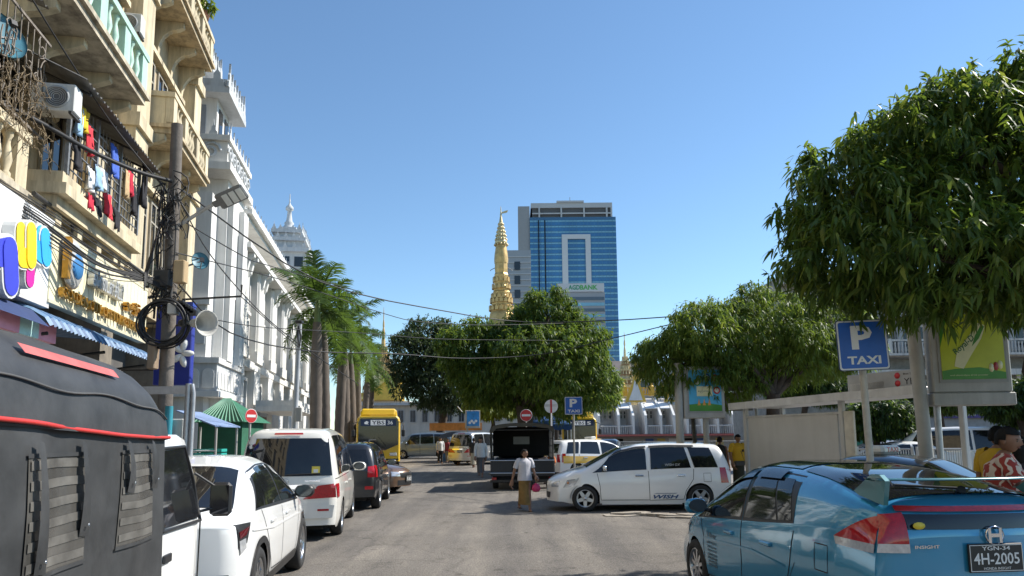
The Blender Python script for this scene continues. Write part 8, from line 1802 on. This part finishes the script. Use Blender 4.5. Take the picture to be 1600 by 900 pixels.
Q_ = lambda px, Y: (ax(px, Y), Y)
CAM = -math.pi / 2
def bag_pink(t, k, J, arm):
    wr = arm[0][2]; PK_ = M('pink_bag', (.5, .03, .12), .5, var=.1); o = MB().lathe([(0, -.13), (.07, -.12), (.1, -.06), (.09, .02), (.05, .07), (.0, .09)], 12, X=T(wr.x, wr.y, wr.z - .24) @ SC(.8, 1.1, 1)).build('handbag', PK_, None); bpy.context.view_layer.update(); o.matrix_world = Matrix.Translation(t.location) @ RZ(t.rotation_euler.z); tag(o, 'pink bag hanging from the hand of the woman crossing the road', 'bag')
    MB().tube([(wr.x, wr.y, wr.z - .02), (wr.x + .03, wr.y, wr.z - .1), (wr.x, wr.y, wr.z - .17)], .006, 5).build('strap', PK_, o)
person('woman in pale blouse and ochre longyi walking with a pink bag', Q_(819, 17.6), CAM + .25, 1.5, PALE, OCH, 'longyi', .3, {'R': ((-.02, -.06, -.17), (-.02, -.03, -.15)), 'L': ((.02, .04, -.165), (.1, .01, -.09))}, 'bun', yaw=.5, pitch=-.12, extra=bag_pink)
person('man in white shirt and grey longyi walking up the road', Q_(751, 31.6), CAM, 1.74, WHT, GRYF, 'longyi', .26, sleeve='long')
person('man in white shirt and black trousers, first of the standing group by the bus', Q_(688, 46.0), CAM + .4, 1.66, WHT, BLK, 'trousers', .1, sleeve='long')
person('person in maroon top and pale trousers walking beside the group', Q_(700, 46.5), CAM, 1.58, MAR, KHA, 'trousers', .22, hair='long')
person('person in a long brown robe seen among the walking group', Q_(717, 43.5), CAM + 3.0, 1.68, BRN, BRN, 'longyi', .12, sleeve='long')
person('man in pale shirt and black trousers with a shoulder strap in the group', Q_(731, 46.8), CAM + 2.6, 1.68, KHA, BLK, 'trousers', .12)
person('person in black shirt half hidden behind the man in white', Q_(740, 40), CAM + 2.8, 1.66, BLK, KHA, 'longyi', .1)
person('woman in white blouse behind the maroon top', Q_(708, 49), CAM + .2, 1.55, WHT, LBL, 'longyi', .1, hair='bun')
def pouch(t, k, J, arm): MB().bbox(.06 * k, .13 * k, -.1 * k, .06 * k, .47 * k, .55 * k, .01).build('belt_pouch', BLACKP, t); MB().tube([(.075 * k, .08 * k, .52 * k), (.09 * k, .02 * k, .7 * k), (.03 * k, -.07 * k, .825 * k)], .008, 5).build('strap', BLACKP, t); MB().box(.09 * k, .094 * k, .03 * k, .065 * k, .7 * k, .74 * k).build('pocket_badge', BLK, t)
person('man in yellow polo shirt with a black pouch beside the shelter', (ax(1152, 20.6), 20.6, .13), CAM + .1, 1.7, YEL, DKG, 'longyi', .05, {'L': ((.02, .05, -.165), (.04, .04, -.13)), 'R': ((.03, -.04, -.165), (.07, .0, -.12))}, extra=pouch, pitch=.2)
person('person in black sleeveless top with back turned beside the man in yellow', (ax(1124, 21.6), 21.6, .13), CAM + 2.6, 1.64, BLK, BLK, 'trousers', .05, sleeve='none')
person('man in red floral shirt leaning with folded arms beside the blue hatchback', (ax(1553, 6.7), 6.7, .12), CAM + .95, 1.71, floral(), BLK, 'trousers', .0, {'R': ((.09, -.05, -.15), (.13, .1, .02)), 'L': ((.09, .05, -.15), (.12, -.1, .03))}, yaw=-.35, pitch=.12, lean=.12, build=1.05)
person('person in yellow top with dark hair behind the man in red floral shirt', (ax(1556, 8.3), 8.3, .12), CAM + 1.9, 1.74, YEL, BLK, 'trousers')
person('woman with long dark hair in black standing by the green poster', (ax(1592, 7.7), 7.7, .12), CAM + 2.4, 1.62, BLK, BLK, 'trousers', hair='long')
SITP = Q_(858, 27.2)
t = thing('stool', 'low wooden stool under the seated person in orange', 'stool', (SITP[0], SITP[1], gz(27.2))); MB().bbox(-.16, .16, -.16, .16, .36, .4, .01).build('seat', M('stool_wood', (.2, .12, .06), .7), t)
for sx_ in (-1, 1):
    for sy_ in (-1, 1): MB().box(sx_ * .12 - .02, sx_ * .12 + .02, sy_ * .12 - .02, sy_ * .12 + .02, 0, .36).build('leg', MATS['stool_wood'], t)
person('person in orange top seated on a stool by the striped pole', SITP, CAM - .3, 1.6, ORG, BLK, 'longyi', sit=True, arms={'L': ((.05, .03, -.15), (.14, -.04, -.02)), 'R': ((.05, -.03, -.15), (.14, .04, -.02))})
def cap(t, k, J, arm): c_ = J['nk2'] + V3(.01 * k, 0, .085 * k); MB().lathe([(.058 * k, -.005 * k), (.058 * k, .02 * k), (.04 * k, .045 * k), (0, .055 * k)], 14, X=T(*c_)).bbox(.03 * k, .11 * k, -.035 * k, .035 * k, c_.z - .005 * k, c_.z + .003 * k, .002).build('cap', WHT, t)
person('person in light blue shirt and white cap under the blue tent', Q_(874, 34.5), CAM + 1.2, 1.66, LBL, BLK, 'trousers', extra=cap)
# grow all bodies at once
tl = tmp_scene.view_layers[0]; tl.update(); dg = tl.depsgraph
for so, ex, t, skin in PENDING:
    me = bpy.data.meshes.new_from_object(so.evaluated_get(dg)); me.materials.clear()
    for v in me.polygons: v.use_smooth = True
    hm = ex.mesh('x', [skin, EYEW, LIP]); bm = bmesh.new(); bm.from_mesh(me)
    for f in bm.faces: f.material_index = 0
    bm.from_mesh(hm); me2 = bpy.data.meshes.new('body'); bm.to_mesh(me2); bm.free()
    for m_ in (skin, EYEW, LIP): me2.materials.append(m_)
    put('body', me2, t)
for so, *_ in PENDING: bpy.data.objects.remove(so)
bpy.data.scenes.remove(tmp_scene)
